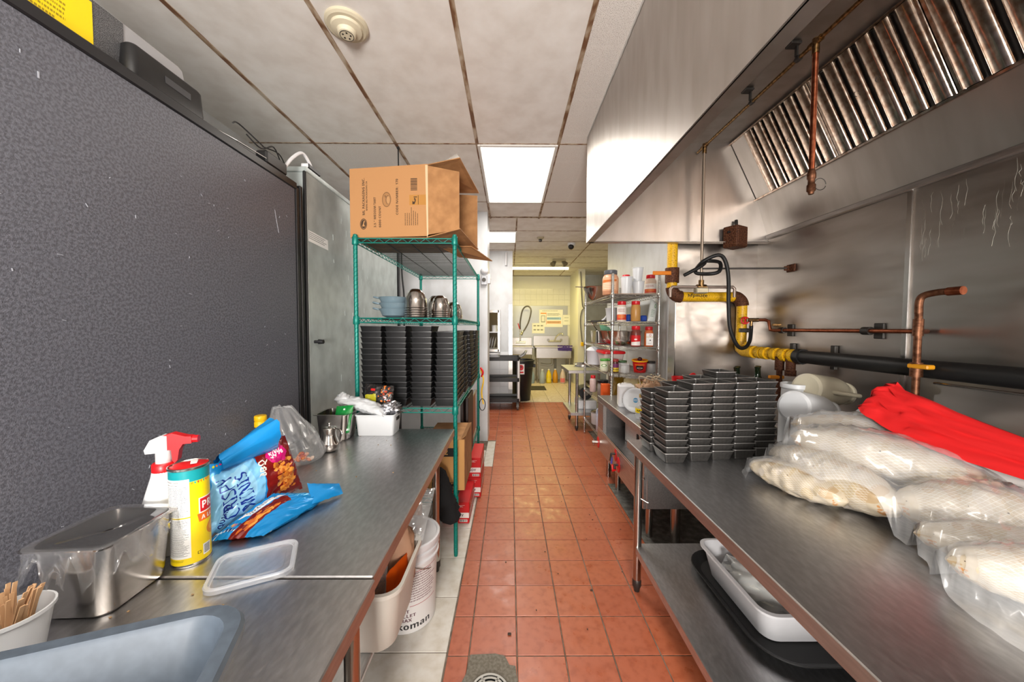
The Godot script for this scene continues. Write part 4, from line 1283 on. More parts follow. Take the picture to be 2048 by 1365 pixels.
	R.lines(60, 60, 380, 60, 3, Color(0.93, 0.88, 0.85), 4)
	R.disc(120, 200, 12, 12, Color(0.95, 0.9, 0.85)); R.disc(170, 200, 12, 12, Color(0.95, 0.9, 0.85)); R.disc(220, 200, 12, 12, Color(0.95, 0.9, 0.85))
	R.rect(330, 420, 150, 60, Color(0.9, 0.88, 0.86))
	R.bars(340, 426, 130, 48, Color(0.1, 0.1, 0.1))
	var rm = printed(R, 0.45)
	var red = mat(Color(0.74, 0.05, 0.07), 0.45)
	var rl = ["flat red printed carton alone on the floor under the green shelving", "flat red printed carton, upper of the pair by the aisle", "flat red printed carton, lower of the pair by the aisle"]
	var rp = [V(-0.38, 0.0, 2.62), V(-0.33, 0.164, 3.0), V(-0.33, 0.002, 3.0)]
	for i in 3:
		var o = thing("red_carton", rl[i], "box", rp[i], 0.0, "red cartons under the green shelving")
		var hh: float = [0.15, 0.162, 0.16][i]
		part("body", one_box(Vector3(0, hh / 2, 0), Vector3(0.19, hh, 0.36), 0.003), red, o)
		var q = MB.new()
		q.sg = -1
		q.quad(Vector3(0.0958, 0.002, 0.178), Vector3(0.0958, 0.002, -0.178), Vector3(0.0958, hh - 0.002, -0.178), Vector3(0.0958, hh - 0.002, 0.178))
		part("printed_face", q, rm, o)
		var q2 = MB.new()
		q2.sg = -1
		q2.quad(Vector3(-0.093, 0.002, 0.1808), Vector3(0.093, 0.002, 0.1808), Vector3(0.093, hh - 0.002, 0.1808), Vector3(-0.093, hh - 0.002, 0.1808))
		part("printed_face", q2, rm, o)
	for i in 2:
		single("wooden_board", one_box(Vector3(0, 0.24, 0), Vector3(0.022, 0.48, 0.35), 0.003), mat(Color(0.16, 0.10, 0.075), 0.5), ["dark brown board standing on the lowest green shelf", "second dark brown board leaning beside the first on the green shelf"][i], "board", V(-0.36 + i * 0.032, 0.367, 2.80 + 0.05 * i), "dark boards on the green shelf")
	var fr = thing("framed_panel", "pale framed panel standing at the far end of the lowest green shelf", "panel", V(-0.345, 0.367, 3.27))
	part("panel", one_box(Vector3(0, 0.2, 0), Vector3(0.012, 0.38, 0.42)), mat(Color(0.62, 0.42, 0.33), 0.5), fr)
	for s in [-1, 1]:
		part("frame", one_box(Vector3(0.002, 0.2, s * 0.215), Vector3(0.024, 0.41, 0.02), 0.003), M.steel, fr)
		part("frame", one_box(Vector3(0.002, 0.2 + s * 0.195, 0), Vector3(0.024, 0.02, 0.41), 0.003), M.steel, fr)
	var cord = thing("hanging_straps", "yellow strap, red clip and black cord hanging on the far green post", "strap", V(-0.30, 0, 3.60))
	part("strap", one_tube(smooth_path([Vector3(0.0, 0.95, 0.0), Vector3(0.03, 0.85, 0.02), Vector3(0.01, 0.72, 0.01), Vector3(0.03, 0.60, 0.02)], 4), 0.008, 6), M.yellow_plastic, cord)
	part("clip", one_tube(smooth_path([Vector3(0.0, 0.97, 0.0), Vector3(0.025, 0.93, 0.02), Vector3(0.01, 0.88, 0.01)], 4), 0.010, 6), M.red_plastic, cord)
	part("cord", one_tube(arc(Vector3(0.02, 0.60, 0.04), 0.06, 0, TAU, Vector3(0.5, 0, 0), Vector3.UP, 20), 0.004, 5), M.black_rubber, cord)

func flap(parent: Node, q: Array, th: Vector3) -> void:
	var m = MB.new()
	var c = Vector3.ZERO
	for v in q: c += v / 4.0
	c += th / 2
	var b = []
	for v in q: b.append(v + th)
	m.face(q.duplicate(), c)
	m.face(b.duplicate(), c)
	for i in 4: m.face([q[i], q[(i + 1) % 4], b[(i + 1) % 4], b[i]], c)
	part("flap", m, M.kraft, parent)

# ---------------------------------------------------------------- things on, under and above the left tables
func to_camera(x: float, d: float) -> float:
	# turn that brings the middle of a wrapped print (u = 0.5) round to face the aisle end
	var v = Vector2(-x, d).normalized()
	return atan2(v.y, -v.x)

func pillow(q: Array, thick: float, seed_: int, crumple: float, nu := 26, nv := 22, both := true) -> MB:
	# bag between four corners (counter-clockwise from lower left as seen from its front), swollen and creased
	var f = noise(6.0, seed_, 3)
	var f2 = noise(16.0, seed_ + 1, 2, FastNoiseLite.TYPE_SIMPLEX)
	var m = MB.new()
	var nrm: Vector3 = ((q[1] - q[0]).cross(q[3] - q[0])).normalized()
	for side in [1, -1]:
		var rows = []
		for i in nv + 1:
			var v = float(i) / nv
			var row = PackedVector3Array()
			for k in nu + 1:
				var u = float(k) / nu
				if side < 0: u = 1.0 - u
				var p: Vector3 = q[0].lerp(q[1], u).lerp(q[3].lerp(q[2], u), v)
				var e = pow(maxf(0.0, sin(PI * u) * sin(PI * v)), 0.55)
				var w = f.get_noise_3dv(p * 3.0 + Vector3(0, 0, side * 3.0)) * crumple + absf(f2.get_noise_3dv(p * 2.2)) * crumple * 0.7
				p += nrm * (side * e * thick / 2 + w * minf(1.0, e * 2.0 + 0.15) * side)
				p += Vector3(0, f.get_noise_2d(u * 3.0, v * 3.0) * crumple * 0.8, 0)
				row.append(p)
			rows.append(row)
		m.sheet(rows)
	return m

func draped(w: float, l: float, y: float, drop: float, seed_: int, n := 30) -> MB:
	# cling film: flat over a rim, hanging in a crumpled skirt
	var f = noise(9.0, seed_, 3)
	var g = noise(26.0, seed_ + 4, 2)
	var m = MB.new()
	var rings = []
	var tot = 110
	for j in 13:
		var ring = PackedVector3Array()
		for k in tot:
			var base = ring_pt(w, l, 0.02, float(k) / tot)
			var q = Vector3(base.x, 0, base.y)
			var wob = f.get_noise_2d(cos(TAU * k / tot) * 0.25, sin(TAU * k / tot) * 0.25)
			if j <= 4:
				var s = 1.0 - j / 4.0
				s = maxf(s, 0.0)
				var r = 1.0 - s * 0.92
				q *= r
				q.y = y - 0.012 * (1.0 - r) + g.get_noise_2d(q.x * 0.3 + q.z * 0.15, q.z * 0.12) * 0.010 * (1.0 - r * r)
			else:
				var t = (j - 4) / 8.0
				var out = 1.0 + 0.05 * t + g.get_noise_2d(k * 0.35, j * 0.25) * 0.10 * t + 0.03 * sin(k * 0.9 + j) * t
				q *= out
				q.y = y - t * drop * (0.75 + wob) + g.get_noise_2d(k * 0.4, j * 0.3) * 0.012 * t
			ring.append(q)
		rings.append(ring)
	m.loft(rings, false, false, 180)
	return m

func ring_pt(w: float, l: float, r: float, t: float) -> Vector2:
	var a = PI / 2 - TAU * t
	var c = Vector2(cos(a), sin(a))
	var k = pow(pow(absf(c.x), 6.0) + pow(absf(c.y), 6.0), -1.0 / 6.0)
	return Vector2(c.x * k * w / 2, c.y * k * l / 2)

func gathered_bag(seed_: int) -> MB:
	# slumped bag: broad creased foot, pleats running up to a gathered top
	var f = noise(1.2, seed_, 2)
	var m = MB.new()
	var rings = []
	for i in 25:
		var v = i / 24.0
		var ring = PackedVector3Array()
		for k in 72:
			var a = -TAU * k / 72
			var r = lerpf(0.135, 0.035, pow(v, 1.4)) * (1.0 + 0.25 * f.get_noise_2d(cos(a) * 1.5 + v, sin(a) * 1.5))
			if v < 0.12: r *= 0.72 + 0.28 * sqrt(v / 0.12)
			var pleat = sin(a * 9.0 + 2.0 * sin(v * 4.0)) * 0.5 + sin(a * 16.0 + v * 5.0) * 0.3
			r += pleat * 0.010 * (0.25 + 0.75 * sin(PI * minf(1.0, v * 1.2)))
			var y = 0.002 + 0.235 * v + 0.012 * f.get_noise_2d(cos(a) * 2.0 + 5.0, sin(a) * 2.0) * v
			ring.append(Vector3(cos(a) * r * 1.0 - 0.045 * v * v, y, sin(a) * r * 0.75))
		rings.append(ring)
	m.loft(rings, true, true, 180)
	return m

func pan_mesh(w: float, l: float, h: float) -> MB:
	var m = MB.new()
	m.loft([ring_rr(w - 0.05, l - 0.05, 0.02, 0.0, 5), ring_rr(w - 0.034, l - 0.034, 0.03, 0.008, 5), ring_rr(w - 0.018, l - 0.018, 0.026, h - 0.004, 5), ring_rr(w, l, 0.014, h - 0.003, 5), ring_rr(w, l, 0.014, h, 5),
		ring_rr(w - 0.02, l - 0.02, 0.026, h - 0.001, 5), ring_rr(w - 0.036, l - 0.036, 0.03, 0.010, 5), ring_rr(w - 0.052, l - 0.052, 0.02, 0.0025, 5)], true, true, 32)
	return m

func left_items() -> void:
	var ty = 0.8005
	var tn = 0.7975
	var rr = RandomNumberGenerator.new()
	rr.seed = 21
	# deep steel pan under cling film
	var p = thing("steel_pan", "deep stainless pan covered in cling film beside the stirring sticks", "pan", V(-0.868, tn, 0.752), 0.05)
	part("pan", pan_mesh(0.162, 0.178, 0.153), M.steel_shine, p)
	part("cling_film", draped(0.168, 0.184, 0.1545, 0.07, 5), M.wrap, p)
	# stirring sticks in a cup
	var c = thing("plastic_cup", "pale plastic tub holding wooden stirring sticks", "tub", V(-0.873, tn, 0.601))
	part("tub", one_lathe([Vector2(0.036, 0.0), Vector2(0.038, 0.003), Vector2(0.050, 0.078), Vector2(0.0535, 0.079), Vector2(0.0535, 0.085), Vector2(0.0505, 0.085), Vector2(0.0365, 0.004)], 32), M.milk, c)
	for i in 34:
		var a = rr.randf() * TAU
		var r0 = rr.randf() * 0.022
		var st = MB.new()
		var lean = Vector3(cos(a), 0, sin(a))
		var foot = Vector3(-0.4, 0, 0).rotated(Vector3.UP, rr.randf() * TAU) * 0.03
		var head = lean * (0.012 + 0.033 * rr.randf()) + Vector3(0.01, 0.105 + rr.randf() * 0.022, 0)
		st.bar(Vector3(foot.x, 0.006, foot.z), head, 0.006, 0.0016)
		var o = single("stirring_stick", st, M.wood, "thin flat wooden stirring stick standing in the pale plastic tub", "stick", V(-0.873, tn, 0.601), "wooden stirring sticks in the tub")
	# grey bus tub
	var b = thing("bus_tub", "large grey plastic bus tub at the near corner of the work table", "tub", V(-0.587, tn, 0.268), 0.345)
	var bm = MB.new()
	bm.loft([ring_rr(0.42, 0.30, 0.05, 0.0, 6), ring_rr(0.45, 0.33, 0.06, 0.01, 6), ring_rr(0.490, 0.370, 0.055, 0.130, 6), ring_rr(0.525, 0.405, 0.06, 0.131, 6), ring_rr(0.534, 0.414, 0.062, 0.137, 6), ring_rr(0.534, 0.414, 0.062, 0.148, 6), ring_rr(0.526, 0.406, 0.06, 0.154, 6), ring_rr(0.492, 0.372, 0.052, 0.154, 6), ring_rr(0.484, 0.364, 0.05, 0.148, 6), ring_rr(0.436, 0.316, 0.055, 0.016, 6), ring_rr(0.40, 0.28, 0.04, 0.008, 6)], true, true, 24)
	part("tub", bm, M.grey_tub, b)
	var gr = MB.new()
	gr.loft([ring_rr(0.04, 0.13, 0.018, 0.10, 4, 0.262, 0.02), ring_rr(0.046, 0.136, 0.02, 0.105, 4, 0.262, 0.02), ring_rr(0.046, 0.136, 0.02, 0.142, 4, 0.262, 0.02), ring_rr(0.038, 0.128, 0.018, 0.148, 4, 0.262, 0.02)])
	part("grip", gr, M.grey_tub, b)
	# crisps can
	var P = Print.new(1024, 1024, Color(0.96, 0.84, 0.05))
	P.rect(0, 0, 1024, 130, Color(0.05, 0.55, 0.58))
	P.rect(250, 95, 240, 560 + 290, Color(0.93, 0.93, 0.92))
	P.rect(248, 500, 244, 14, Color(0.80, 0.70, 0.10))
	ink(P, "Nutrition Facts", 258, 130, 18, Color(0.15, 0.15, 0.15), 0, true, 0.8)
	ink(P, "Valeur nutritive", 258, 160, 16, Color(0.15, 0.15, 0.15), 0, true, 0.8)
	P.lines(258, 175, 224, 320, 20, Color(0.35, 0.35, 0.36), 2)
	P.lines(258, 525, 224, 400, 34, Color(0.30, 0.30, 0.31), 3)
	P.lines(262, 958, 170, 26, 2, Color(0.5, 0.42, 0.05), 4)
	for i in 7: P.poly([Vector2(500 + i * 26, 135), Vector2(522 + i * 26, 135), Vector2(511 + i * 26, 165)], [Color(0.95, 0.5, 0.1), Color(0.1, 0.6, 0.55), Color(0.85, 0.2, 0.2)][i % 3])
	P.rect(560, 330, 420, 170, Color(0.95, 0.93, 0.9))
	P.rect(572, 342, 396, 146, Color(0.80, 0.10, 0.13))
	ink(P, "PRINGLES", 590, 455, 80, Color(0.97, 0.96, 0.94), 0, true, 0.9)
	P.poly([Vector2(545, 500), Vector2(960, 500), Vector2(990, 590), Vector2(560, 590)], Color(0.93, 0.42, 0.10))
	ink(P, "A LA", 580, 572, 44, Color(0.97, 0.95, 0.9), 0, true, 1.0)
	P.disc(720, 700, 90, 80, Color(0.86, 0.55, 0.14))
	P.disc(720, 690, 60, 50, Color(0.93, 0.70, 0.25))
	P.rect(588, 850, 84, 120, Color(0.94, 0.94, 0.93))
	for i in 16: P.rect(598, 862 + i * 6, 64, 2 + (i * 7) % 3, Color(0.1, 0.1, 0.1))
	P.rect(540, 905, 30, 30, Color(0.2, 0.2, 0.1))
	P.rect(545, 910, 20, 20, Color(0.96, 0.84, 0.05))
	var cx = -0.796
	var cd = 0.867
	var can = thing("snack_can", "tall yellow snack can with white nutrition panel and red lid", "can", V(cx, ty, cd), to_camera(cx, cd) + 0.12)
	var body = MB.new()
	body.lathe([Vector2(0.0385, 0.004), Vector2(0.0385, 0.236)], 40, false, false)
	part("printed_wrap", body, printed(P, 0.35, {"texture_repeat": true}), can)
	part("base_rim", one_lathe([Vector2(0.036, 0.001), Vector2(0.0395, 0.0), Vector2(0.0402, 0.003), Vector2(0.0388, 0.006)], 40), M.chrome, can)
	var rim = MB.new()
	rim.lathe([Vector2(0.0388, 0.234), Vector2(0.0405, 0.236), Vector2(0.0405, 0.240), Vector2(0.0385, 0.241), Vector2(0.037, 0.238)], 40, false, false)
	part("top_rim", rim, M.chrome, can)
	var lid = cloth_blob(8, Vector3(0.0375, 0.006, 0.0375), 0.10, 2.0, 24, 8)
	part("peeled_lid", lid, mat(Color(0.80, 0.09, 0.10), 0.35), can, Vector3(0, 0.2375, 0))
	var pt = MB.new()
	pt.sheet([PackedVector3Array([Vector3(-0.02, 0.244, 0.012), Vector3(0.0, 0.2465, 0.018), Vector3(0.02, 0.244, 0.016)]), PackedVector3Array([Vector3(-0.02, 0.245, 0.0), Vector3(0.0, 0.249, 0.004), Vector3(0.022, 0.245, 0.002)])])
	part("lid_print", pt, mat(Color(0.93, 0.92, 0.9), 0.4), can)
	# spray bottle
	var s = thing("spray_bottle", "white spray bottle with a red trigger behind the yellow can", "bottle", V(-0.895, ty, 0.905), 0.35)
	part("bottle", one_lathe([Vector2(0.043, 0.0), Vector2(0.046, 0.004), Vector2(0.046, 0.10), Vector2(0.043, 0.13), Vector2(0.034, 0.165), Vector2(0.026, 0.195), Vector2(0.023, 0.212), Vector2(0.014, 0.214)], 32), M.milk, s)
	var col = one_lathe([Vector2(0.0225, 0.205), Vector2(0.0235, 0.208), Vector2(0.0235, 0.228), Vector2(0.021, 0.231)], 28)
	part("collar", col, M.red_plastic, s)
	var hd = MB.new()
	hd.lathe([Vector2(0.016, 0.230), Vector2(0.016, 0.262), Vector2(0.012, 0.266)], 16)
	hd.prism(PackedVector2Array([Vector2(-0.032, 0.258), Vector2(-0.034, 0.268), Vector2(-0.022, 0.292), Vector2(0.0, 0.302), Vector2(0.012, 0.30), Vector2(0.012, 0.262), Vector2(-0.015, 0.258)]), -0.011, 0.011)
	part("shroud", hd, film(Color(0.96, 0.97, 0.97), 0.55, 0.2), s)
	var tr = MB.new()
	tr.prism(PackedVector2Array([Vector2(0.0, 0.300), Vector2(0.022, 0.306), Vector2(0.05, 0.295), Vector2(0.062, 0.294), Vector2(0.062, 0.276), Vector2(0.044, 0.276), Vector2(0.036, 0.262), Vector2(0.032, 0.235), Vector2(0.026, 0.228), Vector2(0.022, 0.235), Vector2(0.02, 0.262), Vector2(0.0, 0.268)]), -0.0105, 0.0105)
	tr.cyl(Vector3(0.056, 0.285, 0), Vector3(0.074, 0.285, 0), 0.0095, -1, 12)
	part("trigger", tr, M.red_plastic, s)
	# snack bags
	var blue = Color(0.10, 0.55, 0.83)
	var B = Print.new(768, 640, blue)
	B.poly([Vector2(40, 120), Vector2(330, 40), Vector2(400, 300), Vector2(350, 640), Vector2(20, 640), Vector2(0, 380)], Color(0.50, 0.76, 0.92))
	B.poly([Vector2(90, 200), Vector2(260, 120), Vector2(330, 340), Vector2(280, 600), Vector2(60, 560)], Color(0.60, 0.82, 0.95))
	ink(B, "CRISPY", 190, 560, 92, Color(0.10, 0.22, 0.60), PI / 2 + 0.12, false, 1.0)
	ink(B, "MINIS", 300, 545, 96, Color(0.10, 0.22, 0.60), PI / 2 + 0.12, false, 1.0)
	ink(B, "QUAKER", 90, 620, 34, Color(0.10, 0.15, 0.45), PI / 2 - 0.3, true, 1.0)
	B.poly([Vector2(350, 60), Vector2(768, 0), Vector2(768, 640), Vector2(380, 640), Vector2(400, 330)], Color(0.48, 0.09, 0.08))
	for i in 90:
		var a = rr.randf_range(500, 690)
		var y = rr.randf_range(240, 560)
		B.disc(a, y, rr.randf_range(14, 34), rr.randf_range(10, 22), [Color(0.86, 0.50, 0.16), Color(0.93, 0.63, 0.27), Color(0.80, 0.40, 0.12), Color(0.90, 0.56, 0.20)][i % 4])
	B.poly([Vector2(480, 70), Vector2(640, 60), Vector2(680, 180), Vector2(640, 250), Vector2(490, 240), Vector2(450, 160)], Color(0.83, 0.08, 0.47))
	ink(B, "50%", 490, 190, 70, Color(0.97, 0.95, 0.95), 0.1, true, 0.8)
	ink(B, "BBQ", 420, 330, 60, Color(0.95, 0.9, 0.85), PI / 2 - 0.2, true, 1.0)
	for i in 6: B.disc(60 + i * 26, 40, 9, 9, [Color(0.8, 0.85, 0.2), Color(0.9, 0.5, 0.2), Color(0.85, 0.2, 0.5), Color(0.3, 0.3, 0.5), Color(0.9, 0.9, 0.9), Color(0.6, 0.2, 0.6)][i])
	var bagm = printed(B, 0.22, {"metallic": 0.15})
	var foil = mat(Color(0.75, 0.75, 0.77), 0.25, 0.9)
	var bluem = mat(blue, 0.22, 0.15)
	var A0 = V(-0.815, ty + 0.012, 0.935)
	var A1 = V(-0.735, ty + 0.012, 1.235)
	var A2 = V(-0.80, 1.00, 1.245)
	var A3 = V(-0.865, 0.985, 0.985)
	var ba = thing("crisps_bag", "opened blue crisps bag propped up with lettering and a brown picture panel", "bag", A0)
	part("bag", pillow([A0 - A0, A1 - A0, A2 - A0, A3 - A0], 0.075, 31, 0.010, 34, 26), bagm, ba)
	# turned-over top of the opened bag
	var top = MB.new()
	var rows = []
	for i in 7:
		var v = i / 6.0
		var row = PackedVector3Array()
		for k in 21:
			var u = k / 20.0
			var a = TAU * u
			var sz = lerpf(0.045, 0.085, v)
			var cpos = (A3 - A0).lerp(A2 - A0, 0.10 + 0.66 * v) + Vector3(0.015, -0.005 + 0.03 * v, 0)
			var side = Vector3(0.5, 0.1, 0.25).normalized()
			row.append(cpos + (Vector3.UP * sin(a) * (0.024 + 0.030 * v) + side * cos(a) * sz * 0.55) + Vector3(0, 0.006 * sin(a * 5.0 + v * 4.0), 0.004 * sin(a * 7.0)))
		rows.append(row)
	top.sheet(rows)
	part("mouth", top, bluem, ba)
	var inn = MB.new()
	var rin = []
	for i in 5:
		var row = PackedVector3Array()
		for k in 21: row.append(rows[6][k].lerp((A3 - A0).lerp(A2 - A0, 0.45) + Vector3(0.012, 0.01, 0), 0.05 + i * 0.2) + Vector3(0, 0.003 * sin(k * 2.1 + i * 1.7), 0))
		rin.append(row)
	inn.sheet(rin)
	part("foil_lining", inn, foil, ba)
	# second bag, lying in front
	var C = Print.new(768, 320, blue)
	C.poly([Vector2(120, 60), Vector2(250, 40), Vector2(270, 200), Vector2(130, 230)], Color(0.92, 0.93, 0.93))
	C.lines(135, 80, 110, 120, 12, Color(0.3, 0.3, 0.32), 9)
	C.poly([Vector2(290, 60), Vector2(470, 100), Vector2(500, 320), Vector2(270, 320)], Color(0.45, 0.09, 0.08))
	for i in 30: C.disc(rr.randf_range(330, 450), rr.randf_range(150, 300), rr.randf_range(12, 26), rr.randf_range(9, 17), [Color(0.86, 0.50, 0.16), Color(0.93, 0.63, 0.27), Color(0.80, 0.40, 0.12)][i % 3])
	for i in 14: C.rect(300 + i * 26, 8, 12, 52, Color(0.45, 0.78, 0.95))
	C.rect(60, 250, 12, 70, Color(0.85, 0.92, 0.97)); C.rect(0, 285, 270, 8, Color(0.8, 0.9, 0.97))
	for i in 5: C.disc(150 + i * 24, 262, 9, 9, [Color(0.85, 0.85, 0.2), Color(0.85, 0.6, 0.3), Color(0.85, 0.3, 0.5), Color(0.5, 0.6, 0.3), Color(0.3, 0.3, 0.5)][i])
	for i in 5: C.disc(150 + i * 24, 286, 9, 9, Color(0.2, 0.3, 0.5))
	var B0 = V(-0.805, ty + 0.008, 0.925)
	var B1 = V(-0.60, ty + 0.012, 1.185)
	var bb = thing("crisps_bag", "second blue crisps bag lying flat in front of the opened one", "bag", B0)
	part("bag", pillow([Vector3.ZERO, V(-0.672, ty + 0.012, 0.945) - B0, B1 - B0, V(-0.745, ty + 0.055, 1.10) - B0], 0.055, 41, 0.006, 30, 20), printed(C, 0.22, {"metallic": 0.15}), bb)
	var tip = MB.new()
	part("sealed_end", pillow([V(-0.625, ty + 0.02, 1.10) - B0, V(-0.575, ty + 0.006, 1.20) - B0, V(-0.60, ty + 0.03, 1.225) - B0, V(-0.675, ty + 0.06, 1.16) - B0], 0.02, 44, 0.004, 10, 8), bluem, bb)
	# container lid
	var ld = thing("container_lid", "clear square plastic container lid lying on the work table", "lid", V(-0.618, tn, 0.838), 0.46)
	var lm = MB.new()
	lm.loft([ring_rr(0.172, 0.146, 0.028, 0.002, 6), ring_rr(0.174, 0.148, 0.03, 0.011, 6), ring_rr(0.170, 0.144, 0.028, 0.0135, 6), ring_rr(0.158, 0.132, 0.024, 0.0135, 6), ring_rr(0.155, 0.129, 0.023, 0.007, 6), ring_rr(0.150, 0.124, 0.022, 0.007, 6)], false, false, 30)
	part("rim", lm, film(Color(0.93, 0.95, 0.98), 0.40, 0.12), ld)
	var lc = MB.new()
	lc.loft([ring_rr(0.150, 0.124, 0.022, 0.007, 6), ring_rr(0.128, 0.102, 0.018, 0.007, 6), ring_rr(0.124, 0.098, 0.018, 0.0105, 6)], false, true, 30)
	part("panel", lc, film(Color(0.93, 0.95, 0.98), 0.14, 0.08), ld)
	# clear bag of scraps and a bottle
	var bo = thing("oil_bottle", "clear bottle with a yellow screw cap behind the clear bag", "bottle", V(-1.045, ty, 1.47))
	part("bottle", one_lathe([Vector2(0.028, 0.0), Vector2(0.031, 0.004), Vector2(0.031, 0.12), Vector2(0.024, 0.15), Vector2(0.016, 0.165), Vector2(0.016, 0.178)], 24), film(Color(0.93, 0.95, 0.9), 0.25, 0.08), bo)
	part("cap", one_lathe([Vector2(0.022, 0.165), Vector2(0.0225, 0.167), Vector2(0.0225, 0.184), Vector2(0.021, 0.186), Vector2(0.021, 0.189), Vector2(0.0225, 0.191), Vector2(0.0225, 0.208), Vector2(0.0205, 0.211)], 24), M.yellow_plastic, bo)
	var cb = thing("clear_bag", "crumpled clear plastic bag with orange scraps in one corner", "bag", V(-0.935, ty, 1.51))
	part("bag", gathered_bag(14), film(Color(0.95, 0.96, 0.97), 0.11, 0.08), cb)
	for i in 16:
		var bit = cloth_blob(60 + i, Vector3(0.014, 0.006, 0.009), 0.3, 3.0, 8, 5)
		var o = part("scrap", bit, mat([Color(0.85, 0.45, 0.18), Color(0.85, 0.62, 0.5), Color(0.75, 0.3, 0.2), Color(0.9, 0.8, 0.72)][i % 4], 0.5), cb, Vector3(0.055 + rr.randf_range(-0.05, 0.04), 0.012 + rr.randf_range(0, 0.03), 0.03 + rr.randf_range(-0.03, 0.04)))
		o.rotation = Vector3(rr.randf(), rr.randf() * 3, rr.randf())
	# creamer jug
	var j = thing("steel_jug", "small lidded stainless jug with a looped handle", "jug", V(-0.848, ty, 1.645), -0.35)
	part("body", one_lathe([Vector2(0.026, 0.0), Vector2(0.038, 0.006), Vector2(0.043, 0.024), Vector2(0.040, 0.045), Vector2(0.031, 0.068), Vector2(0.029, 0.09), Vector2(0.033, 0.108), Vector2(0.031, 0.109), Vector2(0.024, 0.103)], 28, 70), M.steel_shine, j)
	part("lid", one_lathe([Vector2(0.033, 0.108), Vector2(0.032, 0.111), Vector2(0.018, 0.116), Vector2(0.005, 0.118), Vector2(0.004, 0.124), Vector2(0.008, 0.128), Vector2(0.006, 0.132)], 24), M.steel_shine, j)
	part("handle", one_tube(smooth_path([Vector3(0.032, 0.112, 0), Vector3(0.046, 0.108, 0), Vector3(0.066, 0.104, 0), Vector3(0.078, 0.085, 0), Vector3(0.068, 0.055, 0), Vector3(0.044, 0.032, 0)], 5), 0.0045, 8), M.steel_shine, j)
	# small pan with a green packet
	var p2 = thing("steel_pan", "square stainless pan holding a green packet", "pan", V(-0.905, ty, 1.84), 0.02)
	part("pan", pan_mesh(0.176, 0.165, 0.14), M.steel_shine, p2)
	var gp = Print.new(256, 160, Color(0.06, 0.48, 0.20))
	gp.disc(128, 100, 62, 46, Color(0.78, 0.80, 0.20))
	gp.disc(128, 104, 34, 30, Color(0.93, 0.90, 0.45))
	ink(gp, "H", 112, 120, 34, Color(0.08, 0.35, 0.2))
	gp.rect(120, 18, 26, 8, Color(0.9, 0.95, 0.9)); gp.rect(30, 140, 24, 12, Color(0.9, 0.95, 0.9)); gp.rect(190, 136, 40, 10, Color(0.9, 0.95, 0.9))
	var pk = thing("green_packet", "green packet with a yellow badge leaning in the square pan", "packet", V(-0.865, ty + 0.03, 1.80))
	part("packet", pillow([Vector3(-0.045, 0, 0.015), Vector3(0.045, 0.012, 0.015), Vector3(0.05, 0.145, -0.03), Vector3(-0.038, 0.138, -0.03)], 0.02, 52, 0.004, 14, 12), printed(gp, 0.25), pk)
	# white tub with wrapped food
	var wt = thing("white_food_tub", "low white plastic tub heaped with wrapped food at the table's far end", "tub", V(-0.72, ty, 1.925))
	var wm = MB.new()
	wm.loft([ring_rr(0.185, 0.11, 0.012, 0.0, 4), ring_rr(0.192, 0.117, 0.016, 0.006, 4), ring_rr(0.208, 0.134, 0.018, 0.108, 4), ring_rr(0.216, 0.142, 0.02, 0.110, 4), ring_rr(0.216, 0.142, 0.02, 0.115, 4), ring_rr(0.204, 0.130, 0.016, 0.115, 4), ring_rr(0.188, 0.113, 0.014, 0.008, 4)], true, true, 30)
	part("tub", wm, M.milk, wt)
	var wl = MB.new()
	wl.box(Vector3(0.1045, 0.085, 0.0), Vector3(0.002, 0.018, 0.05))
	part("grip_mark", wl, M.ink, wt)
	var pl = thing("wrapped_roll", "long roll in clear plastic lying over the white tub", "food", V(-0.775, ty + 0.155, 1.90))
	part("roll", pillow([Vector3(-0.115, 0.02, 0.03), Vector3(0.11, -0.045, 0.05), Vector3(0.115, -0.03, -0.04), Vector3(-0.11, 0.05, -0.04)], 0.07, 55, 0.008, 24, 16), mat(Color(0.76, 0.77, 0.78), 0.3, 0.0, {"backlight_enabled": true, "backlight": Color(0.3, 0.3, 0.3)}), pl)
	part("knot", cloth_blob(57, Vector3(0.035, 0.03, 0.03), 0.35, 2.5, 16, 10), film(Color(0.95, 0.96, 0.97), 0.4, 0.15), pl, Vector3(-0.13, 0.04, 0))
	var fb = Print.new(256, 128, Color(0.13, 0.12, 0.12))
	for i in 26: fb.disc(rr.randf_range(110, 250), rr.randf_range(5, 120), rr.randf_range(5, 16), rr.randf_range(4, 9), [Color(0.65, 0.22, 0.12), Color(0.80, 0.45, 0.2), Color(0.3, 0.25, 0.22)][i % 3])
	fb.poly([Vector2(10, 80), Vector2(110, 68), Vector2(112, 120), Vector2(12, 124)], Color(0.62, 0.60, 0.12))
	fb.rect(60, 34, 40, 14, Color(0.75, 0.15, 0.15))
	var bk = thing("black_snack_bag", "black and red shiny snack bag on top of the wrapped food", "bag", V(-0.735, ty + 0.165, 1.965))
	part("bag", pillow([Vector3(-0.075, 0.0, 0.02), Vector3(0.085, -0.015, 0.02), Vector3(0.08, 0.085, -0.02), Vector3(-0.08, 0.10, -0.02)], 0.04, 58, 0.008, 20, 14), printed(fb, 0.2), bk)
	var fo = thing("foil_parcel", "crumpled silver foil parcel at the end of the white tub", "foil", V(-0.655, ty + 0.135, 1.925))
	part("foil", cloth_blob(61, Vector3(0.055, 0.035, 0.045), 0.4, 3.0, 26, 18), foil, fo)
	# crumbs and bits on the table tops
	var cr = MB.new()
	for i in 26: cr.box(V(rr.randf_range(-0.95, -0.40), ty + 0.0006, rr.randf_range(0.82, 1.9)), Vector3(1, 0.6, 1) * rr.randf_range(0.0015, 0.004))
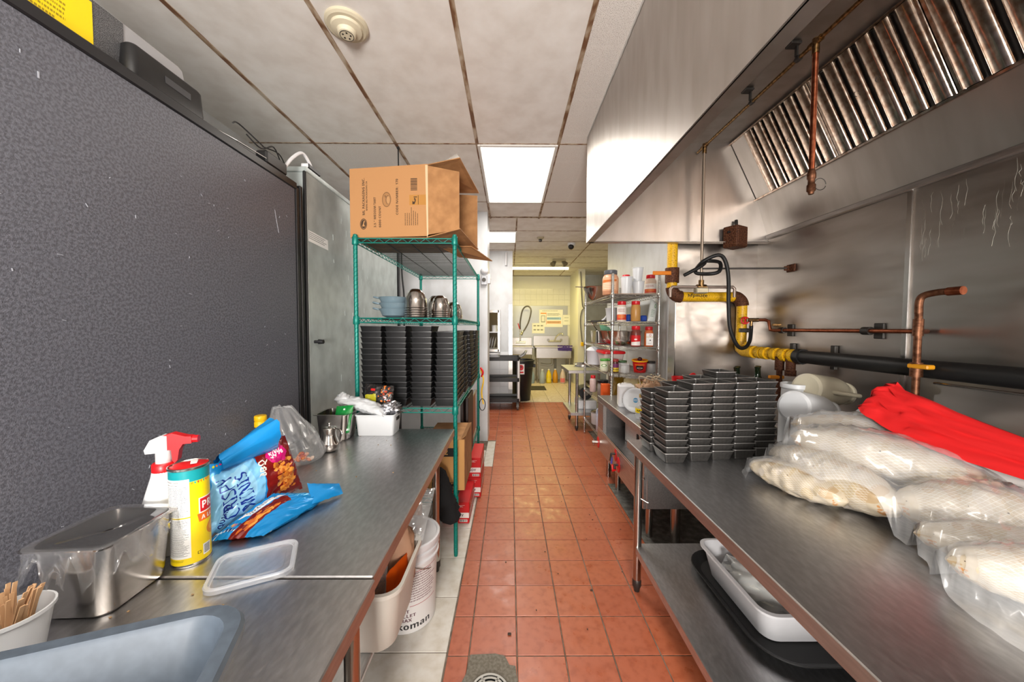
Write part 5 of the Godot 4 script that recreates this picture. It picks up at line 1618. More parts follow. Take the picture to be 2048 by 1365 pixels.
	for q in [[-0.80, 0.69], [-0.78, 0.705], [-0.73, 0.66], [-0.69, 0.75], [-0.60, 0.72]]: cr.box(V(q[0], tn + 0.001, q[1]), Vector3(0.004, 0.0015, 0.003))
	var co = single("table_crumbs", cr, mat(Color(0.62, 0.50, 0.36), 0.8), "tiny crumbs scattered over the left work tables", "crumbs")
	co.set_meta("kind", "stuff")
	# under the table
	var ut = thing("cream_food_tub", "open cream plastic tub of packaged food under the work table", "tub", V(-0.595, 0.266, 1.30))
	var um = MB.new()
	um.loft([ring_rr(0.36, 0.26, 0.05, 0.0, 6), ring_rr(0.39, 0.29, 0.06, 0.015, 6), ring_rr(0.44, 0.345, 0.06, 0.218, 6), ring_rr(0.462, 0.366, 0.066, 0.222, 6), ring_rr(0.462, 0.366, 0.066, 0.236, 6), ring_rr(0.44, 0.344, 0.06, 0.238, 6), ring_rr(0.43, 0.334, 0.058, 0.225, 6), ring_rr(0.38, 0.28, 0.055, 0.018, 6)], true, true, 50)
	part("tub", um, mat(Color(0.87, 0.85, 0.81), 0.4), ut)
	var pk2 = thing("noodle_packet", "clear packet of brown noodles standing in the cream tub", "packet", V(-0.50, 0.29, 1.24))
	part("packet", pillow([Vector3(-0.09, 0, 0.05), Vector3(0.04, 0, 0.0), Vector3(0.05, 0.26, -0.03), Vector3(-0.08, 0.28, 0.03)], 0.05, 71, 0.01, 18, 16), mat(Color(0.60, 0.38, 0.22), 0.35, 0.0, {"uv1_triplanar": true, "uv1_scale": Vector3(14, 14, 14), "albedo_texture": ntex(0.03, 81, [0.3, 0.5, 0.7], [Color(0.55, 0.4, 0.25), Color(0.9, 0.75, 0.6), Color(1, 0.95, 0.9)], 256, 3)}), pk2)
	part("film", pillow([Vector3(-0.09, 0, 0.065), Vector3(0.05, 0, 0.015), Vector3(0.06, 0.28, -0.015), Vector3(-0.08, 0.30, 0.045)], 0.06, 72, 0.012, 18, 16), film(Color(0.96, 0.96, 0.95), 0.15, 0.06), pk2)
	var pk3 = thing("orange_packet", "orange packet tucked at the side of the cream tub", "packet", V(-0.425, 0.30, 1.30))
	part("packet", pillow([Vector3(-0.02, 0, 0.06), Vector3(0.02, 0, -0.07), Vector3(0.02, 0.19, -0.07), Vector3(-0.02, 0.19, 0.06)], 0.03, 73, 0.006, 12, 12), mat(Color(0.90, 0.36, 0.06), 0.3), pk3)
	var pk4 = thing("pale_bag", "pale tan bag in clear plastic at the back of the cream tub", "bag", V(-0.46, 0.31, 1.40))
	part("bag", cloth_blob(76, Vector3(0.075, 0.15, 0.055), 0.16, 2.0, 26, 18), mat(Color(0.78, 0.60, 0.48), 0.5), pk4, Vector3(0, 0.14, 0))
	part("clear_top", pillow([Vector3(-0.05, 0.20, 0.02), Vector3(0.10, 0.19, -0.03), Vector3(0.13, 0.36, -0.14), Vector3(0.0, 0.37, -0.10)], 0.03, 77, 0.012, 16, 14), film(Color(0.95, 0.96, 0.96), 0.12, 0.08), pk4)
	# white bucket
	var K = Print.new(1024, 512, Color(0.86, 0.85, 0.84))
	K.lines(360, 60, 120, 380, 22, Color(0.55, 0.45, 0.46), 12)
	K.lines(520, 50, 170, 230, 12, Color(0.50, 0.40, 0.42), 13)
	K.rect(360, 40, 330, 4, Color(0.62, 0.2, 0.24)); K.rect(520, 300, 170, 4, Color(0.62, 0.2, 0.24))
	K.rect(240, 260, 110, 120, Color(0.72, 0.15, 0.2)); K.rect(248, 268, 94, 104, Color(0.88, 0.87, 0.86)); K.disc(295, 310, 26, 30, Color(0.72, 0.15, 0.2)); K.disc(295, 310, 16, 20, Color(0.88, 0.87, 0.86))
	ink(K, "TE LIMIT", 380, 350, 24, Color(0.35, 0.2, 0.24)); ink(K, "R & PALLET", 380, 385, 24, Color(0.35, 0.2, 0.24)); ink(K, "LETS MAX", 380, 420, 24, Color(0.35, 0.2, 0.24))
	ink(K, "kikkoman", 360, 480, 46, Color(0.16, 0.15, 0.16), 0, true, 0.95)
	var bu = thing("plastic_bucket", "white lidded plastic bucket with red and black print under the table", "bucket", V(-0.49, 0, 1.66), to_camera(-0.49, 1.66))
	var sh = MB.new()
	sh.lathe([Vector2(0.128, 0.004), Vector2(0.138, 0.31)], 40, false, false)
	part("printed_wall", sh, printed(K, 0.4, {"texture_repeat": true}), bu)
	part("base", one_lathe([Vector2(0.124, 0.0), Vector2(0.128, 0.004), Vector2(0.10, 0.006)], 40), M.white_plastic, bu)
	part("neck", one_lathe([Vector2(0.138, 0.308), Vector2(0.147, 0.312), Vector2(0.147, 0.32), Vector2(0.140, 0.324), Vector2(0.141, 0.345), Vector2(0.148, 0.348), Vector2(0.148, 0.356), Vector2(0.142, 0.36), Vector2(0.142, 0.375)], 40, 30), M.white_plastic, bu)
	part("lid", one_lathe([Vector2(0.150, 0.370), Vector2(0.152, 0.374), Vector2(0.152, 0.398), Vector2(0.147, 0.402), Vector2(0.140, 0.402), Vector2(0.136, 0.394), Vector2(0.075, 0.394), Vector2(0.072, 0.399), Vector2(0.05, 0.399), Vector2(0.046, 0.394), Vector2(0.02, 0.394)], 40, 30), M.white_plastic, bu)
	part("bail", one_tube(arc(Vector3(0, 0.335, 0), 0.152, -0.2, PI + 0.2, Vector3(1, 0, 0), Vector3(0, -0.55, 0.8).normalized(), 24), 0.0022, 5), M.chrome, bu)
	var crate = thing("cream_bin", "cream plastic bin pushed under the far part of the work table", "bin", V(-0.63, 0.0, 1.90))
	var crm = MB.new()
	crm.loft([ring_rr(0.26, 0.10, 0.03, 0.0, 4), ring_rr(0.30, 0.13, 0.03, 0.60, 4), ring_rr(0.31, 0.14, 0.03, 0.605, 4), ring_rr(0.31, 0.14, 0.03, 0.625, 4), ring_rr(0.29, 0.12, 0.03, 0.625, 4), ring_rr(0.25, 0.09, 0.03, 0.01, 4)], true, true, 30)
	part("bin", crm, mat(Color(0.76, 0.70, 0.62), 0.45), crate)
	# black cloth hanging at the table corner
	var cl = MB.new()
	var f = noise(5.0, 91, 3)
	var rings = []
	for i in 17:
		var v = i / 16.0
		var ring = PackedVector3Array()
		var wy = lerpf(0.215, 0.56, v)
		for k in 22:
			var a = -TAU * k / 22
			var rad = (0.062 if v < 0.35 else lerpf(0.062, 0.030, (v - 0.35) / 0.65)) * (1.0 + 0.5 * f.get_noise_3d(cos(a) * 1.2, v * 3.0, sin(a) * 1.2))
			if v < 0.12: rad *= sqrt(v / 0.12) * 0.9 + 0.05
			if v > 0.95: rad *= 0.4
			ring.append(Vector3(cos(a) * rad * 1.0 + lerpf(0.055, -0.01, v), wy, sin(a) * rad * 0.5))
		rings.append(ring)
	cl.loft(rings, true, true, 180)
	single("black_cloth", cl, mat(Color(0.045, 0.045, 0.05), 0.95), "black cloth bundle hanging at the far corner of the left table", "cloth", V(-0.405, 0.0, 2.045))
	# above the black cooler
	var gb = thing("grey_appliance", "grey metal box with a perforated end standing on the black cooler", "box", V(-1.33, 2.1235, 0.80))
	var gm = MB.new()
	gm.xf = Transform3D(Basis(Vector3(0, 0, -1), Vector3.UP, Vector3.RIGHT), Vector3.ZERO)
	gm.prism(PackedVector2Array([Vector2(-0.4, 0.0), Vector2(0.515, 0.0), Vector2(0.475, 0.152), Vector2(0.46, 0.158), Vector2(-0.4, 0.158)]), -0.18, 0.18)
	part("case", gm, mat(Color(0.66, 0.66, 0.67), 0.4, 0.3), gb)
	part("grille", one_box(Vector3(0.181, 0.08, -0.235), Vector3(0.002, 0.15, 0.10)), mat(Color(0.62, 0.62, 0.63), 0.5, 0.3, {"uv1_triplanar": true, "uv1_scale": Vector3(16, 16, 16), "albedo_texture": ntex(0.25, 83, [0.4, 0.5], [grey(0.35), grey(1.0)], 256, 1, FastNoiseLite.TYPE_CELLULAR)}), gb)
	var Yp = Print.new(512, 256, Color(0.96, 0.83, 0.05))
	Yp.lines(250, 60, 180, 150, 7, Color(0.62, 0.52, 0.05), 33)
	var yq = MB.new()
	yq.sg = -1
	yq.quad(Vector3(0.184, 0.0, 0.15), Vector3(0.184, 0.0, -0.205), Vector3(0.184, 0.145, -0.205), Vector3(0.184, 0.145, 0.15))
	yq.quad(Vector3(0.1832, 0.0, -0.205), Vector3(0.1832, 0.0, 0.15), Vector3(0.1832, 0.145, 0.15), Vector3(0.1832, 0.145, -0.205))
	single("yellow_notice", yq, printed(Yp, 0.3), "yellow printed sheet in a clear sleeve on the grey box", "sheet", V(-1.33, 2.1235, 0.80))
	var bp2 = thing("black_module", "low black plastic device in front of the grey box on the cooler", "device", V(-1.13, 2.1235, 1.19))
	var mm = MB.new()
	mm.loft([ring_rr(0.05, 0.25, 0.02, 0.0, 5), ring_rr(0.052, 0.255, 0.022, 0.01, 5), ring_rr(0.046, 0.245, 0.022, 0.088, 5), ring_rr(0.034, 0.23, 0.015, 0.096, 5)], true, true, 50)
	part("case", mm, M.black_plastic, bp2)
	part("label", one_box(Vector3(0.0255, 0.05, -0.02), Vector3(0.001, 0.022, 0.09)), mat(Color(0.22, 0.22, 0.23), 0.4), bp2)
	single("loose_paper", one_box(Vector3(0, 0.03, 0), Vector3(0.10, 0.002, 0.17)), M.paper, "white folded paper lying on the black cooler", "paper", V(-1.15, 2.13, 1.53)).rotation = Vector3(0.06, 0, -0.5)
	var ad = thing("power_adapter", "black power adapter with thin wires on the far end of the cooler", "adapter", V(-1.125, 2.1235, 1.70))
	part("block", one_box(Vector3(0, 0.03, 0), Vector3(0.055, 0.06, 0.15), 0.008), M.black_plastic, ad)
	part("wire", one_tube(smooth_path([Vector3(0.02, 0.05, -0.07), Vector3(0.02, 0.085, -0.02), Vector3(0.0, 0.08, 0.05), Vector3(0.03, 0.06, 0.11), Vector3(0.0, 0.10, 0.2), Vector3(0.02, 0.07, 0.26)], 5), 0.003, 5), M.black_rubber, ad)
	part("wire", one_tube(smooth_path([Vector3(0.02, 0.04, -0.04), Vector3(0.03, 0.09, 0.03), Vector3(0.02, 0.05, 0.1), Vector3(0.0, 0.08, 0.16)], 5), 0.003, 5), M.black_rubber, ad)
	part("white_cord", one_tube(smooth_path([Vector3(0.01, 0.035, -0.07), Vector3(0.01, 0.12, -0.14), Vector3(0.015, 0.185, -0.22), Vector3(0.02, 0.16, -0.28), Vector3(0.02, 0.13, -0.30)], 6), 0.0085, 8), M.white_plastic, ad)
	var hk = thing("door_closer", "small dark bracket and white cap on top of the cold room edge", "bracket", V(-1.10, 2.2505, 1.99))
	part("cap", one_box(Vector3(-0.02, 0.012, 0.01), Vector3(0.04, 0.024, 0.05), 0.005), M.white_plastic, hk)
	part("bracket", one_box(Vector3(-0.002, 0.012, -0.03), Vector3(0.012, 0.024, 0.12), 0.003), M.black_trim, hk)

# ---------------------------------------------------------------- right side
func ordinal(i: int, n: int) -> String:
	# place in a stack of n, i counted from the bottom
	var w = ["", "second", "third", "fourth", "fifth", "sixth", "seventh", "eighth", "ninth", "tenth", "eleventh", "twelfth", "thirteenth", "fourteenth"]
	if i == n - 1: return "topmost"
	if i == 0: return "lowest"
	return w[n - 1 - i] + " from top"

func loaf(a: Vector3, b: Vector3, r: float, seed_: int, squash := 0.8, bend := 0.02) -> MB:
	# long swollen lump with tapered, gathered ends
	var f = noise(4.0, seed_, 3)
	var m = MB.new()
	var n = 34
	var dir = (b - a).normalized()
	var side = Vector3.UP.cross(dir).normalized()
	var up = dir.cross(side)
	var rings = []
	for i in n + 1:
		var t = float(i) / n
		var prof = pow(maxf(0.0, sin(PI * clampf(t * 0.94 + 0.03, 0, 1))), 0.62)
		if t < 0.06: prof *= 0.55 + 7.5 * t
		if i == 0 or i == n: prof *= 0.25
		var c = a.lerp(b, t) + side * sin(PI * t) * bend
		var ring = PackedVector3Array()
		for k in 36:
			var an = TAU * k / 36
			var d = side * cos(an) + up * sin(an) * squash
			var w = 1.0 + 0.16 * f.get_noise_3dv((c + d * r) * 6.0)
			ring.append(c + d * r * prof * w)
		rings.append(ring)
	m.loft(rings, true, true, 180)
	return m

func jug_mesh() -> MB:
	var m = MB.new()
	m.lathe([Vector2(0.060, 0.0), Vector2(0.072, 0.006), Vector2(0.074, 0.02), Vector2(0.073, 0.17), Vector2(0.066, 0.20), Vector2(0.052, 0.225), Vector2(0.050, 0.245), Vector2(0.056, 0.25), Vector2(0.056, 0.262), Vector2(0.047, 0.264), Vector2(0.046, 0.245), Vector2(0.048, 0.224), Vector2(0.062, 0.198), Vector2(0.069, 0.17), Vector2(0.068, 0.012)], 36, true, true, 50)
	return m

func right_side() -> void:
	var h = 0.79
	var rr = RandomNumberGenerator.new()
	rr.seed = 44
	var t = work_table("work_table", "long stainless work table under the hood with an undershelf", 0.62, 1.66, -0.55, 1.845, h, [[0.668, 1.80], [1.61, 1.80], [0.668, -0.5], [1.61, -0.5]], 0.245, -1)
	part("stop_bolt", one_tube([V(0.675, 0.50, 1.785) - t.position, V(0.71, 0.485, 1.77) - t.position], 0.004, 6), M.chrome, t)
	# loaf tins
	var tm = tray_mesh(0.102, 0.128, 0.044, 0.022, 0.008, 0.0012, 0.0).done()
	var rm = MB.new()
	rm.loft([ring_rr(0.102, 0.128, 0.009, 0.041, 3), ring_rr(0.107, 0.133, 0.011, 0.0425, 3), ring_rr(0.107, 0.133, 0.011, 0.0455, 3), ring_rr(0.101, 0.127, 0.009, 0.0455, 3)], false, false, 30)
	var rim = rm.done()
	var proto = thing("loaf_tin", "small black loaf tin", "tin", V(0, 0, 0), 0, "loaf tins stacked on the right work table")
	part("tin", tm, M.black_tin, proto)
	part("rolled_rim", rim, M.tin_rim, proto)
	var cols = [[0.722, 1.567, 10, "at the aisle corner", 0.02], [0.838, 1.590, 11, "second in the front row", 0.03], [0.946, 1.605, 11, "third in the front row", 0.03], [1.054, 1.620, 11, "fourth in the front row", 0.05], [1.168, 1.650, 11, "at the front row's wall end", 0.05],
		[0.712, 1.712, 9, "behind the aisle corner stack", 0.02], [0.828, 1.735, 10, "second in the back row", 0.03], [0.938, 1.748, 11, "third in the back row", 0.0], [1.048, 1.762, 12, "fourth in the back row", 0.06], [1.158, 1.790, 11, "at the back row's wall end", 0.04]]
	var made = false
	for c in cols:
		for i in c[2]:
			var at = V(c[0] + rr.randf_range(-0.002, 0.002), h + 0.001 + i * 0.0302, c[1] + rr.randf_range(-0.002, 0.002))
			var turn: float = c[4] + rr.randf_range(-0.02, 0.02)
			if i == c[2] - 1: turn += rr.randf_range(-0.10, 0.10)
			var lab: String = "black loaf tin, %s in the stack %s" % [ordinal(i, c[2]), c[3]]
			if not made:
				proto.position = at; proto.rotation.y = turn; proto.set_meta("label", lab)
				made = true
			else: copy(proto, at, turn, lab)
	# pitcher and lying jugs
	var pj = thing("plastic_pitcher", "tall white plastic pitcher standing upright behind the loaf tins", "pitcher", V(1.447, h + 0.001, 1.765))
	part("body", one_lathe([Vector2(0.066, 0.0), Vector2(0.070, 0.004), Vector2(0.068, 0.16), Vector2(0.062, 0.22), Vector2(0.060, 0.285), Vector2(0.065, 0.29), Vector2(0.065, 0.31), Vector2(0.061, 0.312), Vector2(0.057, 0.29), Vector2(0.06, 0.21), Vector2(0.065, 0.16), Vector2(0.066, 0.006)], 36, 45), M.milk, pj)
	var hm = MB.new()
	hm.bar(Vector3(0.06, 0.275, 0), Vector3(0.10, 0.27, 0), 0.022, 0.016, 0.004)
	hm.bar(Vector3(0.097, 0.275, 0), Vector3(0.099, 0.12, 0), 0.022, 0.014, 0.004)
	hm.bar(Vector3(0.098, 0.125, 0), Vector3(0.064, 0.10, 0), 0.022, 0.014, 0.004)
	part("handle", hm, M.milk, pj)
	part("speck", one_box(Vector3(-0.028, 0.165, 0.0625), Vector3(0.006, 0.012, 0.002)), mat(Color(0.45, 0.2, 0.12), 0.7), pj)
	var jm = jug_mesh().done()
	var jl = ["empty white jug lying on its side, lowest of the pile", "empty white jug lying on top with its mouth towards the bags", "yellowed empty jug lying nearest the black gas pipe", "white jug lying half under the clear bag"]
	var jp = [V(1.30, h + 0.078, 1.555), V(1.30, h + 0.232, 1.60), V(1.44, h + 0.30, 1.70), V(1.50, h + 0.20, 1.43)]
	var jr = [Vector3(0, 0.12, -1.57), Vector3(0, 0.35, -1.75), Vector3(0.0, 0.25, -1.72), Vector3(0, 0.5, -1.65)]
	for i in 4:
		var o = thing("plastic_jug", jl[i], "jug", jp[i], 0, "empty jugs on the right work table")
		o.rotation = jr[i]
		var mm: Material = M.milk if i != 2 else mat(Color(0.80, 0.77, 0.68), 0.35, 0, {"backlight_enabled": true, "backlight": Color(0.4, 0.4, 0.35)})
		part("body", jm, mm, o)
		part("handle", one_tube(smooth_path([Vector3(0, 0.195, 0.062), Vector3(0, 0.20, 0.10), Vector3(0, 0.15, 0.115), Vector3(0, 0.09, 0.10), Vector3(0, 0.075, 0.07)], 4), 0.010, 8), mm, o)
	# netted rolls
	var N = Print.new(1024, 1024, Color(0.71, 0.66, 0.575))
	for i in 60:
		var q = Vector2(rr.randf() * 1024, rr.randf() * 1024)
		var c: Color = [Color(0.69, 0.62, 0.50), Color(0.73, 0.69, 0.63), Color(0.67, 0.58, 0.45)][i % 3]
		N.disc(q.x, q.y, rr.randf_range(20, 90), rr.randf_range(14, 60), c)
	for i in 90:
		for s in [-1, 1]:
			var x0 = i * 24.0 - 600.0
			for y in range(160, 860):
				var x = int(x0 + s * y * 0.62 + (0 if s > 0 else 640)) 
				if x >= 0 and x < 1022:
					N.im.set_pixel(x, y, Color(0.82, 0.81, 0.79)); N.im.set_pixel(x + 1, y, Color(0.82, 0.81, 0.79))
	for i in 16: N.disc(rr.randf() * 1024, rr.randf() * 1024, rr.randf_range(3, 7), rr.randf_range(2, 5), Color(0.28, 0.20, 0.15))
	for i in 5:
		var q = Vector2(rr.randf() * 1024, [60, 960][i % 2] + rr.randf_range(-40, 40))
		for k in 14: N.disc(q.x + rr.randf_range(-70, 70), q.y + rr.randf_range(-26, 26), rr.randf_range(5, 22), rr.randf_range(3, 12), Color(0.70, 0.50, 0.30))
	var nm = printed(N, 0.35, {"texture_repeat": true, "clearcoat_enabled": true, "clearcoat": 0.6, "clearcoat_roughness": 0.12})
	var L = [
		["pale roll in white netting lying nearest the loaf tins", V(0.955, 0.845, 1.375), V(1.05, 0.84, 1.07), 0.072, 0.72],
		["pale netted roll second along the table, under the upper rolls", V(1.08, 0.872, 1.43), V(1.12, 0.86, 0.98), 0.092, 0.85],
		["pale netted roll on top of the pile with brown stained ends", V(1.10, 0.962, 1.36), V(1.36, 0.935, 0.94), 0.092, 0.8],
		["upper pale netted roll against the red cloth", V(1.17, 0.985, 1.45), V(1.50, 0.985, 1.12), 0.080, 0.8],
		["pale netted roll in the middle of the pile towards the aisle", V(1.115, 0.875, 1.005), V(1.42, 0.88, 0.82), 0.092, 0.85],
		["narrow pale netted roll half hidden under its neighbours", V(1.06, 0.845, 0.90), V(1.36, 0.85, 0.70), 0.062, 0.85],
		["stubby pale netted roll at the near end of the pile", V(1.0, 0.852, 0.785), V(1.26, 0.855, 0.58), 0.074, 0.82]]
	var segs = []
	for i in L.size():
		var q: Array = L[i]
		single("netted_roll", loaf(q[1], q[2], q[3], 200 + i, q[4]), nm, q[0], "food", Vector3.ZERO, "netted rolls on the right work table")
		segs.append([q[1], q[2], q[3], q[4]])
	# clear bag drawn over the pile
	var f = noise(7.0, 300, 3)
	var f2 = noise(22.0, 301, 2)
	var rows = []
	var nr = 46
	for i in nr + 1:
		var v = float(i) / nr
		var d = lerpf(0.50, 1.52, v)
		var row = PackedVector3Array()
		# the film's aisle edge follows the pile
		var ex = 0.90
		var ed = [[0.50, 0.915], [0.61, 0.925], [0.72, 0.945], [0.80, 0.99], [0.86, 1.045], [0.98, 1.085], [1.05, 1.06], [1.12, 1.01], [1.22, 0.96], [1.34, 0.915], [1.42, 0.945], [1.52, 1.08]]
		for e in ed.size() - 1:
			if d >= ed[e][0]: ex = lerpf(ed[e][1], ed[e + 1][1], clampf((d - ed[e][0]) / (ed[e + 1][0] - ed[e][0]), 0, 1))
		for k in 41:
			var u = k / 40.0
			var x = lerpf(ex, 1.56, u)
			var y = h + 0.004
			for s in segs:
				var a: Vector3 = s[0]; var b: Vector3 = s[1]
				var pa = Vector2(x - a.x, -d - a.z); var ab := Vector2(b.x - a.x, b.z - a.z)
				var tt = clampf(pa.dot(ab) / ab.length_squared(), 0.0, 1.0)
				var prof: float = pow(maxf(0.02, sin(PI * clampf(tt * 0.94 + 0.03, 0, 1))), 0.62)
				var dist = (pa - ab * tt).length() / (s[2] * prof * 1.12)
				var cy = lerpf(a.y, b.y, tt)
				if dist < 1.6:
					var hgt: float = cy + s[2] * s[3] * prof * 1.1 * sqrt(maxf(0.0, 1.0 - dist * dist)) if dist < 1.0 else cy - (dist - 1.0) * 0.25
					y = maxf(y, hgt + 0.006)
			var w = minf(1.0, u * 6.0)
			y += (f.get_noise_2d(x * 4.0, d * 4.0) * 0.012 + absf(f2.get_noise_2d(x * 3.0, d * 3.0)) * 0.008) * w + 0.003
			row.append(V(x + f.get_noise_2d(d * 5.0, 3.0) * 0.012 * (1.0 - u), maxf(y, h + 0.003), d))
		rows.append(row)
	var bag = MB.new()
	bag.sheet(rows)
	single("clear_food_bag", bag, M.bag_film, "large crinkled clear plastic bag spread over the netted rolls", "bag")
	# white sack, red cloth, steel sheet
	var S = Print.new(1024, 512, Color(0.88, 0.87, 0.85))
	S.poly([Vector2(80, 40), Vector2(420, 60), Vector2(430, 150), Vector2(90, 130)], Color(0.16, 0.18, 0.36))
	ink(S, "US PREMIUM", 120, 120, 34, Color(0.85, 0.84, 0.83))
	ink(S, "Oriz", 520, 160, 70, Color(0.10, 0.14, 0.10), 0.0, true, 1.1)
	S.disc(640, 130, 90, 60, Color(0.12, 0.25, 0.14)); S.disc(640, 130, 80, 52, Color(0.88, 0.87, 0.85)); ink(S, "On", 600, 155, 50, Color(0.12, 0.25, 0.14))
	var sk = thing("white_sack", "white plastic sack with dark blue and green print between rolls and wall", "sack", V(1.42, h, 0.95))
	var s0 = V(1.34, 0.97, 1.22) - sk.position
	part("sack", pillow([s0, V(1.42, 0.93, 0.45) - sk.position, V(1.60, 0.97, 0.45) - sk.position, V(1.50, 1.06, 1.22) - sk.position], 0.06, 95, 0.006, 30, 14), printed(S, 0.4), sk)
	part("bulk", cloth_blob(96, Vector3(0.085, 0.11, 0.36), 0.08, 1.5, 28, 18, -0.10), mat(Color(0.86, 0.85, 0.83), 0.45), sk, Vector3(0.12, 0.101, 0.12))
	var rc = MB.new()
	var rf = noise(5.0, 97, 3)
	var ridge = [[1.275, 1.10, 1.09], [1.262, 1.165, 1.075], [1.245, 1.185, 1.065], [1.225, 1.19, 1.06], [1.20, 1.168, 1.045], [1.17, 1.16, 1.035], [1.145, 1.157, 1.025], [1.12, 1.14, 1.02], [1.07, 1.12, 1.01], [1.02, 1.108, 1.0], [0.95, 1.09, 0.995], [0.88, 1.075, 0.99], [0.80, 1.055, 0.985], [0.70, 1.04, 0.98], [0.60, 1.02, 0.975]]
	var crows = []
	for q in ridge:
		var crow = PackedVector3Array()
		var xs = lerpf(1.335, 1.43, (1.275 - q[0]) / 0.675)
		for k in 25:
			var u = k / 24.0
			var s = u * 2.0 - 1.0
			var yy: float = lerpf(q[2], q[1], pow(maxf(0.0, 1.0 - absf(s)), 0.8))
			var fold = rf.get_noise_2d(q[0] * 6.0 + yy * 3.0, s * 1.3) * 0.028 + absf(rf.get_noise_2d(q[0] * 12.0 - s * 2.0, s)) * 0.012
			crow.append(V(xs + s * 0.062 - fold * (1.0 if s < 0 else -1.0), yy + fold * 0.25, q[0] + rf.get_noise_2d(s * 4.0, 9.0) * 0.012))
		crows.append(crow)
	rc.sheet(crows)
	single("red_cloth", rc, mat(Color(0.80, 0.02, 0.03), 0.8), "bright red folded cloth lying over the white sack along the wall", "cloth")
	var ss = thing("steel_sheet", "large stainless sheet standing on edge behind the red cloth", "sheet", V(1.70, h, 0.55))
	var sm = MB.new()
	sm.xf = Transform3D(Basis(Vector3(0, 0, -1), Vector3.UP, Vector3.RIGHT), Vector3.ZERO)
	sm.prism(PackedVector2Array([Vector2(-1.0, 0.0), Vector2(0.84, 0.0), Vector2(0.84, 0.325), Vector2(0.825, 0.33), Vector2(0.815, 0.345), Vector2(0.825, 0.36), Vector2(0.84, 0.365), Vector2(0.84, 0.37), Vector2(-1.0, 0.37)]), -0.006, 0.006)
	part("sheet", sm, M.steel_wall, ss)
	part("edge", one_box(Vector3(-0.004, 0.373, 0.08), Vector3(0.020, 0.008, 1.84), 0.002), M.steel_shine, ss)
	var LP = Print.new(256, 256, Color(0.88, 0.87, 0.85))
	LP.disc(128, 110, 70, 62, Color(0.62, 0.16, 0.12)); LP.disc(128, 112, 60, 52, Color(0.88, 0.87, 0.85)); LP.disc(128, 110, 40, 34, Color(0.66, 0.25, 0.16))
	LP.lines(60, 180, 136, 40, 3, Color(0.55, 0.2, 0.16), 4)
	var bl = thing("bucket_lid", "round white bucket lid with red print leaning behind the red cloth", "lid", V(1.56, 0.99, 1.235))
	bl.rotation = Vector3(0, 0.95, 0)
	part("lid", one_lathe([Vector2(0.0, 0.0), Vector2(0.092, 0.0), Vector2(0.098, 0.004), Vector2(0.098, 0.016), Vector2(0.092, 0.018), Vector2(0.0, 0.018)], 36), M.white_plastic, bl).rotation = Vector3(PI / 2, 0, 0)
	var lq = MB.new()
	lq.sg = -1
	lq.quad(Vector3(-0.06, -0.06, 0.0188), Vector3(0.06, -0.06, 0.0188), Vector3(0.06, 0.06, 0.0188), Vector3(-0.06, 0.06, 0.0188))
	part("print", lq, printed(LP), bl)
	# green bottles behind the tins
	for i in 4:
		var o = thing("wine_bottle", ["dark green bottle, first of four behind the loaf tins", "dark green bottle, second of four behind the loaf tins", "dark green bottle, third of four behind the loaf tins", "dark green bottle, last of four, beside the pitcher"][i], "bottle", V([1.385, 1.43, 1.535, 1.575][i], 0.83, [2.14, 2.20, 2.17, 2.22][i]), 0, "green bottles by the end wall")
		part("glass", one_lathe([Vector2(0.034, 0.0), Vector2(0.037, 0.006), Vector2(0.037, 0.19), Vector2(0.030, 0.22), Vector2(0.0145, 0.25), Vector2(0.0135, 0.30), Vector2(0.0155, 0.302), Vector2(0.0155, 0.312), Vector2(0.010, 0.313)], 20, 50), M.glass_green, o)
	var sh = single("bottle_shelf", one_box(Vector3(0, 0, 0), Vector3(0.50, 0.03, 0.40), 0.003), M.steel, "low steel ledge carrying the green bottles at the end wall", "shelf", V(1.638, 0.8125, 2.24))
	# undershelf
	var bt = thing("black_tray", "large black rounded serving tray on the table's undershelf", "tray", V(1.13, 0.247, 1.405))
	var tr = MB.new()
	tr.loft([ring_rr(0.47, 0.52, 0.10, 0.0, 8), ring_rr(0.49, 0.54, 0.11, 0.004, 8), ring_rr(0.545, 0.60, 0.13, 0.028, 8), ring_rr(0.56, 0.615, 0.135, 0.030, 8), ring_rr(0.555, 0.61, 0.133, 0.033, 8), ring_rr(0.535, 0.59, 0.125, 0.030, 8), ring_rr(0.48, 0.53, 0.10, 0.006, 8)], true, true, 50)
	part("tray", tr, M.black_rubber, bt)
	var wt = thing("white_storage_tub", "open white plastic tub on the black tray under the right table", "tub", V(1.06, 0.256, 1.40))
	var wm = MB.new()
	wm.loft([ring_rr(0.27, 0.36, 0.04, 0.0, 6), ring_rr(0.29, 0.38, 0.05, 0.008, 6), ring_rr(0.335, 0.43, 0.05, 0.118, 6), ring_rr(0.36, 0.455, 0.055, 0.120, 6), ring_rr(0.362, 0.457, 0.055, 0.129, 6), ring_rr(0.335, 0.43, 0.048, 0.130, 6), ring_rr(0.325, 0.42, 0.046, 0.12, 6), ring_rr(0.28, 0.37, 0.045, 0.01, 6)], true, true, 45)
	part("tub", wm, M.white_plastic, wt)
	var wb = thing("bagged_dough", "white lump in a clear bag inside the white tub", "food", V(1.06, 0.268, 1.40))
	part("lump", cloth_blob(111, Vector3(0.12, 0.07, 0.15), 0.2, 2.0, 28, 18, -0.05), mat(Color(0.80, 0.80, 0.77), 0.5), wb, Vector3(0, 0.055, 0))
	part("bag", cloth_blob(112, Vector3(0.135, 0.085, 0.17), 0.25, 2.4, 34, 22, -0.055), film(Color(0.95, 0.96, 0.96), 0.3, 0.12), wb, Vector3(0, 0.06, 0))
	# hot counter beyond the table
	var e = thing("hot_counter", "stainless hot counter on legs with an open bay and red valve plates", "counter", V(0.838, 0, 2.752))
	var body = MB.new()
